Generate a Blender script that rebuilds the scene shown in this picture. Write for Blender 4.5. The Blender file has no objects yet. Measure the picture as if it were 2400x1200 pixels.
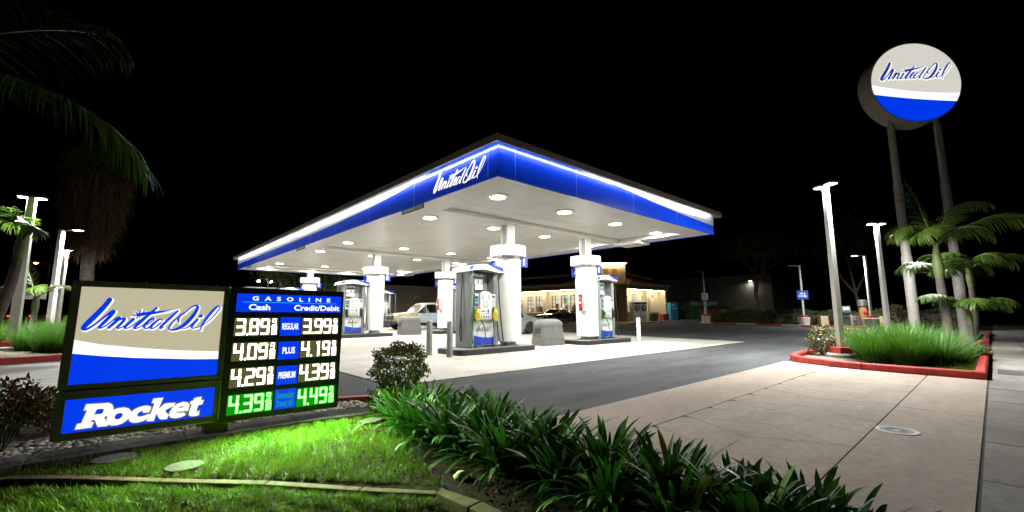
import bpy, math, random
import numpy as np
from mathutils import Vector, Matrix, Euler
random.seed(7)
RNG = np.random.default_rng(7)
sc = bpy.context.scene
COL = sc.collection

# ------------------------------------------------------------------ camera
cam_d = bpy.data.cameras.new('camera')
cam = bpy.data.objects.new('camera', cam_d)
COL.objects.link(cam)
cam_d.sensor_width = 36.0
cam_d.lens = 15.33
cam_d.clip_start = 0.05
cam_d.clip_end = 3000
EYE = 1.25
_th, _pit, _roll = math.radians(42.38), math.atan(133.4 / 1022.0), math.radians(-0.29)
_F = Vector((math.sin(_th), math.cos(_th), 0)); _R = Vector((math.cos(_th), -math.sin(_th), 0)); _U = Vector((0, 0, 1))
_Fp = _F * math.cos(_pit) + _U * math.sin(_pit)
_Up = -_F * math.sin(_pit) + _U * math.cos(_pit)
_Rr = _R * math.cos(_roll) + _Up * math.sin(_roll)
_Ur = -_R * math.sin(_roll) + _Up * math.cos(_roll)
mw = Matrix((( _Rr.x, _Ur.x, -_Fp.x, 0), (_Rr.y, _Ur.y, -_Fp.y, 0), (_Rr.z, _Ur.z, -_Fp.z, EYE), (0, 0, 0, 1)))
cam.matrix_world = mw
sc.camera = cam

# ------------------------------------------------------------------ world, exposure
world = bpy.data.worlds.new('World')
sc.world = world
world.use_nodes = True
wn = world.node_tree.nodes
sky = wn.new('ShaderNodeTexSky')
sky.sky_type = 'NISHITA'
sky.sun_disc = False
sky.sun_elevation = math.radians(-4)
sky.sun_rotation = math.radians(250)
bg = wn['Background']
bg.inputs['Strength'].default_value = 0.004
world.node_tree.links.new(sky.outputs[0], bg.inputs[0])
sc.view_settings.view_transform = 'Standard'
sc.view_settings.look = 'None'
sc.view_settings.gamma = 1.0
sc.view_settings.exposure = 0.0
sc.view_settings.use_curve_mapping = False
sc.render.engine = 'CYCLES'
cy = sc.cycles
cy.use_denoising = True
cy.use_light_tree = True
cy.max_bounces = 6
cy.diffuse_bounces = 3
cy.glossy_bounces = 3
cy.transmission_bounces = 4
cy.transparent_max_bounces = 6
cy.sample_clamp_indirect = 4.0
cy.caustics_reflective = False
cy.caustics_refractive = False

# light levels, tuned together
P_CANOPY = 162.0        # each canopy lamp, W
P_HEAD = 800.0         # each pole-lamp head, W
L_DIGIT = 5.0          # LED digits as seen
P_LED_WHITE = 105.0      # light each white price row throws, W
P_LED_GREEN = 225.0     # light each green price throws, W
L_STRIP = 62.0         # LED strip under the canopy coping
L_SOFFIT = 75.0         # strip light under the store eaves

def G(x, y):
    return 0.0097 * (min(max(y, -9.0), 53.0) - 4.4)

# ------------------------------------------------------------------ materials
M = {}
def _nt(name):
    m = bpy.data.materials.new(name); m.use_nodes = True
    M[name] = m
    nt = m.node_tree
    return m, nt, nt.nodes['Principled BSDF']

def pm(name, col, rough=0.5, metal=0.0, var=0.10, vs=3.0, bump=0.0, bs=40.0, spec=0.5, stain=0.0, ss=0.6, island=0.0, trans=0.0, coat=0.0, streak=None, spots=0.0):
    """principled material with procedural colour grain, optional stains and fine relief"""
    m, nt, p = _nt(name)
    N, L = nt.nodes, nt.links
    p.inputs['Roughness'].default_value = rough
    p.inputs['Metallic'].default_value = metal
    p.inputs['Specular IOR Level'].default_value = spec
    if coat: p.inputs['Coat Weight'].default_value = coat; p.inputs['Coat Roughness'].default_value = 0.08
    tc = N.new('ShaderNodeTexCoord')
    nz = N.new('ShaderNodeTexNoise'); nz.inputs['Scale'].default_value = vs; nz.inputs['Detail'].default_value = 6; nz.inputs['Roughness'].default_value = 0.6
    L.new(tc.outputs['Object'], nz.inputs['Vector'])
    cr = N.new('ShaderNodeValToRGB')
    lo = [max(0, c * (1 - var)) for c in col]; hi = [min(1, c * (1 + var)) for c in col]
    cr.color_ramp.elements[0].position = 0.3; cr.color_ramp.elements[0].color = (*lo, 1)
    cr.color_ramp.elements[1].position = 0.7; cr.color_ramp.elements[1].color = (*hi, 1)
    L.new(nz.outputs['Fac'], cr.inputs['Fac'])
    out = cr.outputs['Color']
    if stain > 0:
        n2 = N.new('ShaderNodeTexNoise'); n2.inputs['Scale'].default_value = ss; n2.inputs['Detail'].default_value = 8; n2.inputs['Roughness'].default_value = 0.65
        if streak:
            mp = N.new('ShaderNodeMapping'); mp.inputs['Scale'].default_value = streak; L.new(tc.outputs['Object'], mp.inputs['Vector']); L.new(mp.outputs[0], n2.inputs['Vector'])
        else: L.new(tc.outputs['Object'], n2.inputs['Vector'])
        r2 = N.new('ShaderNodeValToRGB')
        r2.color_ramp.elements[0].position = 0.35; r2.color_ramp.elements[0].color = (1 - stain,) * 3 + (1,)
        r2.color_ramp.elements[1].position = 0.62; r2.color_ramp.elements[1].color = (1, 1, 1, 1)
        L.new(n2.outputs['Fac'], r2.inputs['Fac'])
        mx = N.new('ShaderNodeMix'); mx.data_type = 'RGBA'; mx.blend_type = 'MULTIPLY'; mx.inputs['Factor'].default_value = 1
        L.new(out, mx.inputs[6]); L.new(r2.outputs['Color'], mx.inputs[7]); out = mx.outputs[2]
    if spots > 0:
        n4 = N.new('ShaderNodeTexNoise'); n4.inputs['Scale'].default_value = 1.7; n4.inputs['Detail'].default_value = 3; n4.inputs['Roughness'].default_value = 0.7
        L.new(tc.outputs['Object'], n4.inputs['Vector'])
        r4 = N.new('ShaderNodeValToRGB'); r4.color_ramp.elements[0].position = 0.60; r4.color_ramp.elements[0].color = (1, 1, 1, 1); r4.color_ramp.elements[1].position = 0.70; r4.color_ramp.elements[1].color = (1 - spots,) * 3 + (1,)
        L.new(n4.outputs['Fac'], r4.inputs['Fac'])
        m4 = N.new('ShaderNodeMix'); m4.data_type = 'RGBA'; m4.blend_type = 'MULTIPLY'; m4.inputs['Factor'].default_value = 1
        L.new(out, m4.inputs[6]); L.new(r4.outputs['Color'], m4.inputs[7]); out = m4.outputs[2]
        n5 = N.new('ShaderNodeTexNoise'); n5.inputs['Scale'].default_value = 9.0; n5.inputs['Detail'].default_value = 1
        L.new(tc.outputs['Object'], n5.inputs['Vector'])
        r5 = N.new('ShaderNodeValToRGB'); r5.color_ramp.elements[0].position = 0.70; r5.color_ramp.elements[0].color = (1, 1, 1, 1); r5.color_ramp.elements[1].position = 0.73; r5.color_ramp.elements[1].color = (1 - spots,) * 3 + (1,)
        L.new(n5.outputs['Fac'], r5.inputs['Fac'])
        m5 = N.new('ShaderNodeMix'); m5.data_type = 'RGBA'; m5.blend_type = 'MULTIPLY'; m5.inputs['Factor'].default_value = 1
        L.new(out, m5.inputs[6]); L.new(r5.outputs['Color'], m5.inputs[7]); out = m5.outputs[2]
    if island > 0:
        gi = N.new('ShaderNodeNewGeometry')
        hs = N.new('ShaderNodeHueSaturation')
        mr = N.new('ShaderNodeMapRange'); mr.inputs['To Min'].default_value = 1 - island; mr.inputs['To Max'].default_value = 1 + island
        L.new(gi.outputs['Random Per Island'], mr.inputs['Value']); L.new(mr.outputs[0], hs.inputs['Value'])
        m2 = N.new('ShaderNodeMapRange'); m2.inputs['To Min'].default_value = 0.5 - island * 0.05; m2.inputs['To Max'].default_value = 0.5 + island * 0.04
        L.new(gi.outputs['Random Per Island'], m2.inputs['Value']); L.new(m2.outputs[0], hs.inputs['Hue'])
        L.new(out, hs.inputs['Color']); out = hs.outputs['Color']
    L.new(out, p.inputs['Base Color'])
    if bump > 0:
        n3 = N.new('ShaderNodeTexNoise'); n3.inputs['Scale'].default_value = bs; n3.inputs['Detail'].default_value = 5
        L.new(tc.outputs['Object'], n3.inputs['Vector'])
        b = N.new('ShaderNodeBump'); b.inputs['Strength'].default_value = bump; b.inputs['Distance'].default_value = 0.02
        L.new(n3.outputs['Fac'], b.inputs['Height']); L.new(b.outputs[0], p.inputs['Normal'])
    if trans > 0:
        t = N.new('ShaderNodeBsdfTranslucent'); L.new(out, t.inputs['Color'])
        mxs = N.new('ShaderNodeMixShader'); mxs.inputs[0].default_value = trans
        o = N['Material Output']
        L.new(p.outputs[0], mxs.inputs[1]); L.new(t.outputs[0], mxs.inputs[2]); L.new(mxs.outputs[0], o.inputs['Surface'])
    return m

def em(name, col, strength=1.0, rough=0.4):
    """backlit plastic, lamp or glowing panel: a lit face with a weak gloss"""
    m, nt, p = _nt(name)
    p.inputs['Base Color'].default_value = (*[c * 0.3 for c in col], 1)
    p.inputs['Roughness'].default_value = rough
    p.inputs['Emission Color'].default_value = (*col, 1)
    p.inputs['Emission Strength'].default_value = strength
    return m

def glass(name, tint=(0.9, 0.95, 0.93), rough=0.03):
    m, nt, p = _nt(name)
    N, L = nt.nodes, nt.links
    g = N.new('ShaderNodeBsdfGlossy'); g.inputs['Roughness'].default_value = rough
    t = N.new('ShaderNodeBsdfTransparent'); t.inputs['Color'].default_value = (*tint, 1)
    fr = N.new('ShaderNodeFresnel'); fr.inputs['IOR'].default_value = 1.5
    mx = N.new('ShaderNodeMixShader')
    gm = N.new('ShaderNodeNewGeometry'); mt = N.new('ShaderNodeMath'); mt.operation = 'MULTIPLY'; iv = N.new('ShaderNodeMath'); iv.operation = 'SUBTRACT'; iv.inputs[0].default_value = 1.0
    L.new(gm.outputs['Backfacing'], iv.inputs[1]); L.new(fr.outputs[0], mt.inputs[0]); L.new(iv.outputs[0], mt.inputs[1])
    L.new(mt.outputs[0], mx.inputs[0]); L.new(t.outputs[0], mx.inputs[1]); L.new(g.outputs[0], mx.inputs[2])
    L.new(mx.outputs[0], N['Material Output'].inputs['Surface'])
    return m

pm('asphalt', (0.082, 0.085, 0.090), 0.85, var=0.25, vs=60, bump=0.6, bs=220, stain=0.5, ss=0.9, spec=0.3, streak=(0.35, 1.3, 1), spots=0.3)
pm('pad_concrete', (0.50, 0.475, 0.42), 0.75, var=0.08, vs=9, bump=0.15, bs=120, stain=0.30, ss=0.7, spec=0.3, streak=(0.35, 1.6, 1), spots=0.35)
pm('tan_concrete', (0.43, 0.35, 0.285), 0.85, var=0.12, vs=14, bump=0.35, bs=260, stain=0.22, ss=0.8, spec=0.25, streak=(0.5, 1.5, 1), spots=0.12)
pm('grey_concrete', (0.30, 0.285, 0.255), 0.85, var=0.15, vs=16, bump=0.4, bs=160, stain=0.35, ss=1.1, spec=0.25)
pm('walk_concrete', (0.30, 0.28, 0.25), 0.9, var=0.18, vs=20, bump=0.5, bs=180, stain=0.35, ss=0.9, spec=0.25)
pm('curb_tan', (0.26, 0.215, 0.13), 0.85, var=0.2, vs=14, bump=0.5, bs=120, stain=0.4, ss=2.2, spec=0.2)
pm('cracked_concrete', (0.20, 0.195, 0.175), 0.9, var=0.25, vs=12, bump=0.9, bs=40, stain=0.5, ss=3.0, spec=0.2)
pm('red_paint', (0.50, 0.028, 0.018), 0.6, var=0.18, vs=10, bump=0.25, bs=90, stain=0.35, ss=2.5)
pm('blue_curb_paint', (0.02, 0.08, 0.45), 0.6, var=0.18, vs=10, stain=0.3, ss=2)
pm('yellow_curb_paint', (0.45, 0.33, 0.05), 0.6, var=0.18, vs=10, stain=0.3, ss=2)
pm('white_curb', (0.48, 0.46, 0.42), 0.7, var=0.15, vs=10, stain=0.3, ss=2)
pm('soil', (0.050, 0.036, 0.022), 0.95, var=0.5, vs=22, bump=1.0, bs=35, stain=0.4, ss=3, spec=0.1)
pm('planter_soil', (0.14, 0.12, 0.09), 0.95, var=0.4, vs=22, bump=1.0, bs=35, spec=0.1)
pm('sod', (0.035, 0.040, 0.012), 0.95, var=0.5, vs=30, bump=1.0, bs=50, spec=0.1)
pm('stone', (0.58, 0.55, 0.47), 0.8, var=0.3, vs=30, island=0.45, spec=0.3)
pm('dry_blade', (0.12, 0.105, 0.025), 0.7, var=0.4, vs=3.2, island=0.5, trans=0.2, spec=0.2)
pm('grass_blade', (0.105, 0.19, 0.006), 0.55, var=0.45, vs=3.2, island=0.5, trans=0.35, spec=0.3)
pm('tuft_blade', (0.058, 0.155, 0.012), 0.45, var=0.35, vs=2.0, island=0.45, trans=0.35, spec=0.4)
pm('strap_leaf', (0.036, 0.13, 0.012), 0.5, var=0.3, vs=3.0, island=0.3, trans=0.18, spec=0.3)
pm('palm_leaf', (0.060, 0.112, 0.012), 0.45, var=0.3, vs=1.0, island=0.35, trans=0.22, spec=0.35)
pm('dry_frond', (0.11, 0.075, 0.04), 0.9, var=0.4, vs=3.0, island=0.5, trans=0.1, spec=0.1)
pm('palm_trunk', (0.11, 0.093, 0.077), 0.85, var=0.25, vs=6, bump=0.7, bs=30, spec=0.2)
pm('palm_shaft', (0.12, 0.16, 0.05), 0.5, var=0.25, vs=4, spec=0.4)
pm('bark', (0.13, 0.10, 0.075), 0.9, var=0.3, vs=8, bump=0.8, bs=25, spec=0.1)
pm('red_leaf', (0.12, 0.048, 0.020), 0.45, var=0.4, vs=5, island=0.5, trans=0.25, spec=0.4)
pm('lime_leaf', (0.13, 0.18, 0.02), 0.45, var=0.4, vs=5, island=0.4, trans=0.25, spec=0.4)
pm('shrub_leaf', (0.055, 0.095, 0.022), 0.5, var=0.4, vs=4, island=0.5, trans=0.2, spec=0.4)
pm('cream_leaf', (0.34, 0.27, 0.17), 0.5, var=0.3, vs=4, island=0.3, trans=0.2, spec=0.3)
pm('hedge_leaf', (0.040, 0.075, 0.018), 0.55, var=0.4, vs=2, island=0.5, trans=0.15, spec=0.3)
pm('tree_leaf', (0.045, 0.075, 0.022), 0.6, var=0.4, vs=1, island=0.5, trans=0.15, spec=0.3)
pm('white_metal', (0.80, 0.80, 0.77), 0.42, var=0.03, vs=3, stain=0.05, ss=1.0)
pm('soffit_paint', (0.80, 0.79, 0.74), 0.30, var=0.04, vs=2, stain=0.08, ss=0.5)
pm('coping_metal', (0.26, 0.245, 0.21), 0.55, var=0.12, vs=3)
pm('fascia_blue', (0.0005, 0.046, 0.68), 0.20, var=0.05, vs=1.5, spec=0.5)
pm('fascia_white', (0.52, 0.53, 0.55), 0.35, var=0.03, vs=1.5, coat=0.2)
pm('fascia_pale', (0.28, 0.33, 0.42), 0.35, var=0.04, vs=1.5, coat=0.2)
pm('sign_blue', (0.006, 0.035, 0.42), 0.45, var=0.05)
pm('pale_panel', (0.75, 0.76, 0.74), 0.4, var=0.03)
pm('pump_grey', (0.27, 0.30, 0.285), 0.38, var=0.05, vs=4, metal=0.2, stain=0.12, ss=1.5)
pm('pump_white', (0.60, 0.61, 0.585), 0.35, var=0.04, vs=6)
pm('pump_light', (0.42, 0.435, 0.42), 0.4, var=0.05, vs=6)
pm('print_black', (0.02, 0.02, 0.025), 0.5, var=0.1)
pm('print_navy', (0.01, 0.03, 0.20), 0.5, var=0.1)
pm('print_red', (0.55, 0.03, 0.02), 0.5, var=0.1)
pm('print_teal', (0.01, 0.09, 0.10), 0.5, var=0.1)
pm('print_white', (0.85, 0.86, 0.85), 0.5, var=0.03)
pm('print_grey', (0.35, 0.36, 0.36), 0.5, var=0.1)
pm('rubber', (0.018, 0.018, 0.018), 0.55, var=0.2)
pm('green_hose', (0.010, 0.13, 0.035), 0.40, var=0.15)
pm('green_grip', (0.02, 0.35, 0.06), 0.45, var=0.15)
pm('yellow_bag', (0.62, 0.50, 0.03), 0.45, var=0.15, vs=20, bump=0.8, bs=50)
pm('yellow_button', (0.70, 0.52, 0.06), 0.4, var=0.1)
pm('orange_tag', (0.75, 0.12, 0.02), 0.5, var=0.1)
pm('island_black', (0.020, 0.020, 0.022), 0.42, var=0.3, vs=6, stain=0.3, ss=2)
pm('island_top', (0.16, 0.16, 0.155), 0.7, var=0.15, vs=8, bump=0.3, bs=80)
pm('galv', (0.35, 0.36, 0.36), 0.45, metal=0.6, var=0.15, vs=6)
pm('bollard_grey', (0.25, 0.275, 0.26), 0.5, var=0.10, vs=6, stain=0.30, ss=2.6)
pm('bollard_white', (0.72, 0.73, 0.70), 0.5, var=0.06, vs=6, stain=0.15, ss=2.6)
pm('bin_grey', (0.105, 0.108, 0.10), 0.6, var=0.10, vs=10, bump=0.15, bs=150)
pm('bin_dark', (0.03, 0.03, 0.03), 0.8, var=0.1)
pm('lamp_pole', (0.52, 0.50, 0.46), 0.55, var=0.08, vs=5, stain=0.15, ss=2)
pm('lamp_head', (0.25, 0.25, 0.25), 0.5, metal=0.4, var=0.1)
pm('sign_pole', (0.42, 0.39, 0.35), 0.6, var=0.10, vs=6, bump=0.1, bs=60, stain=0.12, ss=1.5)
pm('drum_side', (0.36, 0.335, 0.29), 0.6, var=0.10, vs=4, stain=0.15, ss=1.5)
pm('cabinet_bronze', (0.16, 0.142, 0.10), 0.45, var=0.15, vs=8, metal=0.2, bump=0.08, bs=200)
pm('cabinet_black', (0.012, 0.012, 0.011), 0.45, var=0.2, vs=8)
pm('trim_silver', (0.55, 0.57, 0.58), 0.3, metal=0.8, var=0.1)
pm('stucco_tan', (0.56, 0.43, 0.29), 0.9, var=0.08, vs=6, bump=0.5, bs=90, spec=0.2)
pm('stucco_brown', (0.20, 0.125, 0.075), 0.9, var=0.10, vs=6, bump=0.5, bs=90, spec=0.2)
pm('stucco_cream', (0.56, 0.50, 0.40), 0.9, var=0.06, vs=6, bump=0.4, bs=90, spec=0.2)
pm('stucco_white', (0.62, 0.61, 0.57), 0.9, var=0.05, vs=6, bump=0.4, bs=90, spec=0.2)
pm('stucco_pink', (0.36, 0.24, 0.18), 0.9, var=0.08, vs=6, bump=0.4, bs=90, spec=0.2)
pm('fascia_brown', (0.22, 0.13, 0.06), 0.7, var=0.1, vs=6)
pm('gutter', (0.42, 0.39, 0.33), 0.5, var=0.06)
pm('roof_tile', (0.24, 0.075, 0.032), 0.8, var=0.3, vs=2.5, stain=0.3, ss=3, spec=0.2)
pm('amber_panel', (0.36, 0.20, 0.035), 0.5, var=0.12)
pm('window_wood', (0.20, 0.095, 0.05), 0.6, var=0.15, vs=10)
pm('wall_block', (0.34, 0.30, 0.26), 0.95, var=0.10, vs=3, bump=0.4, bs=40, stain=0.2, ss=0.5, spec=0.1)
pm('warehouse_wall', (0.30, 0.29, 0.25), 0.95, var=0.12, vs=1.5, stain=0.3, ss=0.4, spec=0.1)
pm('dark_wall', (0.16, 0.15, 0.14), 0.95, var=0.2, vs=1.5, spec=0.1)
pm('car_black', (0.010, 0.010, 0.013), 0.18, var=0.1, coat=1.0)
pm('car_silver', (0.42, 0.45, 0.44), 0.3, var=0.05, metal=0.3, coat=0.6)
pm('truck_gold', (0.38, 0.32, 0.17), 0.4, var=0.15, vs=2, stain=0.2, ss=2)
pm('truck_white', (0.62, 0.60, 0.54), 0.4, var=0.10, vs=2, stain=0.15, ss=2)
pm('truck_blue', (0.33, 0.40, 0.45), 0.4, var=0.08, vs=3)
pm('tyre', (0.016, 0.016, 0.016), 0.8, var=0.2)
pm('rim_metal', (0.40, 0.40, 0.40), 0.35, metal=0.7, var=0.1)
pm('car_plastic', (0.03, 0.03, 0.032), 0.55, var=0.1)
pm('car_glass', (0.020, 0.024, 0.024), 0.06, var=0.05, spec=0.8)
pm('wind_glass', (0.16, 0.17, 0.13), 0.12, var=0.15, vs=3, spec=0.8)
pm('tail_red', (0.45, 0.02, 0.02), 0.2, var=0.1)
pm('lens_clear', (0.55, 0.55, 0.52), 0.15, var=0.1)
pm('skin', (0.34, 0.19, 0.12), 0.5, var=0.08)
pm('hair', (0.02, 0.015, 0.01), 0.6, var=0.2)
pm('shirt_dark', (0.035, 0.045, 0.05), 0.85, var=0.2)
pm('fire_red', (0.55, 0.015, 0.012), 0.35, var=0.1)
pm('tag_green', (0.10, 0.45, 0.05), 0.5, var=0.1)
pm('transformer_green', (0.018, 0.11, 0.030), 0.5, var=0.12, stain=0.2, ss=2)
pm('vend_blue', (0.03, 0.28, 0.58), 0.35, var=0.10, vs=2)
pm('vend_dark', (0.01, 0.08, 0.24), 0.3, var=0.3, vs=3)
pm('wood_red', (0.25, 0.05, 0.025), 0.6, var=0.2)
pm('drum_white', (0.58, 0.56, 0.50), 0.8, var=0.08, vs=6, bump=0.3, bs=60, stain=0.2, ss=3)
pm('teal_bench', (0.05, 0.30, 0.32), 0.6, var=0.1)
pm('steel', (0.50, 0.50, 0.48), 0.28, metal=0.85, var=0.1)
pm('machine_orange', (0.42, 0.20, 0.09), 0.5, var=0.1)
pm('banner_green', (0.015, 0.030, 0.022), 0.7, var=0.2)
pm('valve_cover', (0.085, 0.088, 0.07), 0.85, var=0.25, vs=15, bump=0.7, bs=60)
pm('manhole_grey', (0.42, 0.41, 0.39), 0.8, var=0.15, vs=15)
pm('leaf_litter', (0.20, 0.14, 0.08), 0.9, var=0.3)
pm('store_shelf', (0.30, 0.28, 0.26), 0.7, var=0.2)
for nm, c in dict(goods_red=(0.50, 0.06, 0.04), goods_teal=(0.08, 0.40, 0.40), goods_blue=(0.05, 0.12, 0.45), goods_orange=(0.65, 0.25, 0.05), goods_dark=(0.05, 0.045, 0.05), goods_white=(0.75, 0.75, 0.72)).items():
    pm(nm, c, 0.6, var=0.15)
em('face_beige', (0.545, 0.495, 0.335), 0.95)
em('face_beige_pole', (0.66, 0.64, 0.575), 1.0)
em('face_white', (1.0, 1.0, 0.97), 1.15)
em('face_blue', (0.0, 0.040, 0.83), 1.0)
em('face_logo_blue', (0.0, 0.040, 0.80), 1.0)
em('face_logo_navy', (0.015, 0.035, 0.33), 1.0)
em('outline_grey', (0.16, 0.17, 0.13), 1.0)
em('outline_white', (1.0, 0.99, 0.92), 1.1)
em('line_teal', (0.02, 0.50, 0.60), 1.0)
em('print_green_lit', (0.0, 0.36, 0.04), 1.0)
em('led_white', (1.0, 0.96, 0.82), L_DIGIT)
em('led_green', (0.10, 1.0, 0.08), L_DIGIT * 1.8)
em('led_dot_white', (1.0, 0.80, 0.35), 0.35)
em('led_dot_green', (0.0, 1.0, 0.03), 0.5)
em('led_back_white', (0.075, 0.066, 0.024), 1.0)  # backing panel glows faintly to imitate the halo round the digits
em('led_back_green', (0.0, 0.24, 0.004), 1.0)  # same painted halo behind the green digits
em('strip_led', (0.93, 0.95, 1.0), L_STRIP)
em('lamp_lens', (1.0, 0.98, 0.93), 14.0)
em('lamp_lens_cool', (0.96, 1.0, 0.98), 18.0)
em('glow_letter', (1.0, 1.0, 0.98), 0.95)  # fascia name letters emit an even white
pm('seam_trim', (0.22, 0.34, 0.75), 0.4, var=0.05)
em('soffit_strip', (1.0, 0.80, 0.48), L_SOFFIT)
em('store_light', (1.0, 0.95, 0.85), 6.0)
em('store_back_glow', (1.0, 0.93, 0.82), 0.55)  # back wall glows by itself, the room's brightness put into its colour
em('screen_blue', (0.25, 0.55, 0.75), 0.9)
em('screen_white', (0.8, 0.85, 0.9), 0.9)
em('tail_lit', (1.0, 0.05, 0.02), 4.0)
em('far_lamp', (1.0, 0.55, 0.18), 12.0)
em('far_lamp_white', (1.0, 1.0, 0.95), 20.0)
em('poster_lit', (0.55, 0.60, 0.62), 0.6)
em('yellow_lit', (0.75, 0.52, 0.02), 0.8)
glass('clear_glass')

# ------------------------------------------------------------------ mesh builder
class MB:
    def __init__(self): self.v = []; self.f = []; self.mi = []
    def add(self, vs, fs, mi=0, mat=None):
        o = len(self.v)
        for p in vs:
            p = Vector(p)
            if mat is not None: p = mat @ p
            self.v.append((p.x, p.y, p.z))
        for f in fs: self.f.append([o + i for i in f]); self.mi.append(mi)
        return self
    def box(self, x0, x1, y0, y1, z0, z1, mi=0, mat=None, taper=None):
        vs = [(x0, y0, z0), (x1, y0, z0), (x1, y1, z0), (x0, y1, z0), (x0, y0, z1), (x1, y0, z1), (x1, y1, z1), (x0, y1, z1)]
        if taper:
            tx, ty = taper; cx, cyy = (x0 + x1) / 2, (y0 + y1) / 2
            vs = vs[:4] + [(cx + (a - cx) * tx, cyy + (b - cyy) * ty, c) for a, b, c in vs[4:]]
        return self.add(vs, [(0, 3, 2, 1), (4, 5, 6, 7), (0, 1, 5, 4), (1, 2, 6, 5), (2, 3, 7, 6), (3, 0, 4, 7)], mi, mat)
    def tube(self, path, r, n=8, mi=0, caps=True, mat=None, sq=False):
        pts = [Vector(p) for p in path]
        rs = r if isinstance(r, (list, tuple)) else [r] * len(pts)
        vs = []; fs = []; ref = None
        for i, p in enumerate(pts):
            if i == 0: t = pts[1] - pts[0]
            elif i == len(pts) - 1: t = pts[-1] - pts[-2]
            else: t = (pts[i + 1] - p).normalized() + (p - pts[i - 1]).normalized()
            t.normalize()
            if ref is None:
                ref = Vector((1, 0, 0)) if abs(t.x) < 0.9 else Vector((0, 1, 0))
            a = ref - t * ref.dot(t)
            if a.length < 1e-4: a = Vector((0, 0, 1)) - t * t.z
            a.normalize(); ref = a; b = t.cross(a)
            for k in range(n):
                g = 2 * math.pi * (k + (0.5 if sq else 0)) / n
                vs.append(p + (a * math.cos(g) + b * math.sin(g)) * rs[i])
        for i in range(len(pts) - 1):
            for k in range(n):
                k2 = (k + 1) % n
                fs.append((i * n + k, i * n + k2, (i + 1) * n + k2, (i + 1) * n + k))
        if caps:
            fs.append(tuple(reversed(range(n)))); fs.append(tuple((len(pts) - 1) * n + k for k in range(n)))
        return self.add(vs, fs, mi, mat)
    def lathe(self, prof, n=24, c=(0, 0, 0), mi=0, mat=None, caps=True, a0=0.0, a1=2 * math.pi):
        full = abs(a1 - a0 - 2 * math.pi) < 1e-6
        m = n if full else n + 1
        vs = []; fs = []
        for r, z in prof:
            for k in range(m):
                g = a0 + (a1 - a0) * k / n
                vs.append((c[0] + r * math.cos(g), c[1] + r * math.sin(g), c[2] + z))
        for i in range(len(prof) - 1):
            for k in range(n):
                k2 = (k + 1) % m
                fs.append((i * m + k, i * m + k2, (i + 1) * m + k2, (i + 1) * m + k))
        if caps and full:
            if prof[0][0] > 1e-5: fs.append(tuple(reversed(range(n))))
            if prof[-1][0] > 1e-5: fs.append(tuple((len(prof) - 1) * m + k for k in range(n)))
        return self.add(vs, fs, mi, mat)
    def prism(self, poly, z0, z1, mi=0, mat=None):
        n = len(poly)
        if sum(poly[i][0] * poly[(i + 1) % n][1] - poly[(i + 1) % n][0] * poly[i][1] for i in range(n)) < 0: poly = poly[::-1]
        f0 = (lambda p: z0(*p)) if callable(z0) else (lambda p: z0)
        f1 = (lambda p: z1(*p)) if callable(z1) else (lambda p: z1)
        vs = [(p[0], p[1], f0(p)) for p in poly] + [(p[0], p[1], f1(p)) for p in poly]
        fs = [tuple(reversed(range(n))), tuple(range(n, 2 * n))] + [(i, (i + 1) % n, n + (i + 1) % n, n + i) for i in range(n)]
        return self.add(vs, fs, mi, mat)
    def xz(self, poly, y0, y1, mi=0, mat=None):
        """polygon given in x,z, thickened from y0 (front) to y1"""
        n = len(poly)
        if sum(poly[i][0] * poly[(i + 1) % n][1] - poly[(i + 1) % n][0] * poly[i][1] for i in range(n)) < 0: poly = poly[::-1]
        vs = [(p[0], y0, p[1]) for p in poly] + [(p[0], y1, p[1]) for p in poly]
        fs = [tuple(range(n)), tuple(reversed(range(n, 2 * n)))] + [((i + 1) % n, i, n + i, n + (i + 1) % n) for i in range(n)]
        return self.add(vs, fs, mi, mat)
    def build(self, name, mats, parent=None, smooth=None, bevel=0.0, bseg=2, loc=None, rotz=0.0):
        me = bpy.data.meshes.new(name)
        me.from_pydata(self.v, [], self.f)
        if isinstance(mats, str): mats = [mats]
        for m in mats: me.materials.append(M[m])
        if len(mats) > 1: me.polygons.foreach_set('material_index', self.mi)
        if smooth is not None:
            me.polygons.foreach_set('use_smooth', [True] * len(me.polygons))
            me.set_sharp_from_angle(angle=math.radians(smooth))
        me.update()
        return link(name, me, parent, loc, rotz, bevel, bseg)

def link(name, me, parent=None, loc=None, rotz=0.0, bevel=0.0, bseg=2):
    o = bpy.data.objects.new(name, me)
    COL.objects.link(o)
    if parent is not None: o.parent = parent
    if loc is not None: o.location = loc
    if rotz: o.rotation_euler = (0, 0, rotz)
    if bevel > 0:
        b = o.modifiers.new('bevel', 'BEVEL'); b.width = bevel; b.segments = bseg; b.limit_method = 'ANGLE'; b.angle_limit = math.radians(40)
    return o

def tag(o, label=None, cat=None, group=None, kind=None):
    if label: o['label'] = label
    if cat: o['category'] = cat
    if group: o['group'] = group
    if kind: o['kind'] = kind
    return o

def thing(name, label, cat, loc=(0, 0, 0), rotz=0.0, group=None):
    o = bpy.data.objects.new(name, None)
    o.empty_display_size = 0.2
    COL.objects.link(o)
    o.location = loc; o.rotation_euler = (0, 0, rotz)
    return tag(o, label, cat, group)

def copy_tree(o, loc=None, rotz=None, label=None, group=None, parent=None):
    c = o.copy(); COL.objects.link(c)
    if parent is not None: c.parent = parent
    if loc is not None: c.location = loc
    if rotz is not None: c.rotation_euler = (0, 0, rotz)
    if label: c['label'] = label
    if group: c['group'] = group
    for ch in list(o.children): copy_tree(ch, parent=c)
    return c

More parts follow.
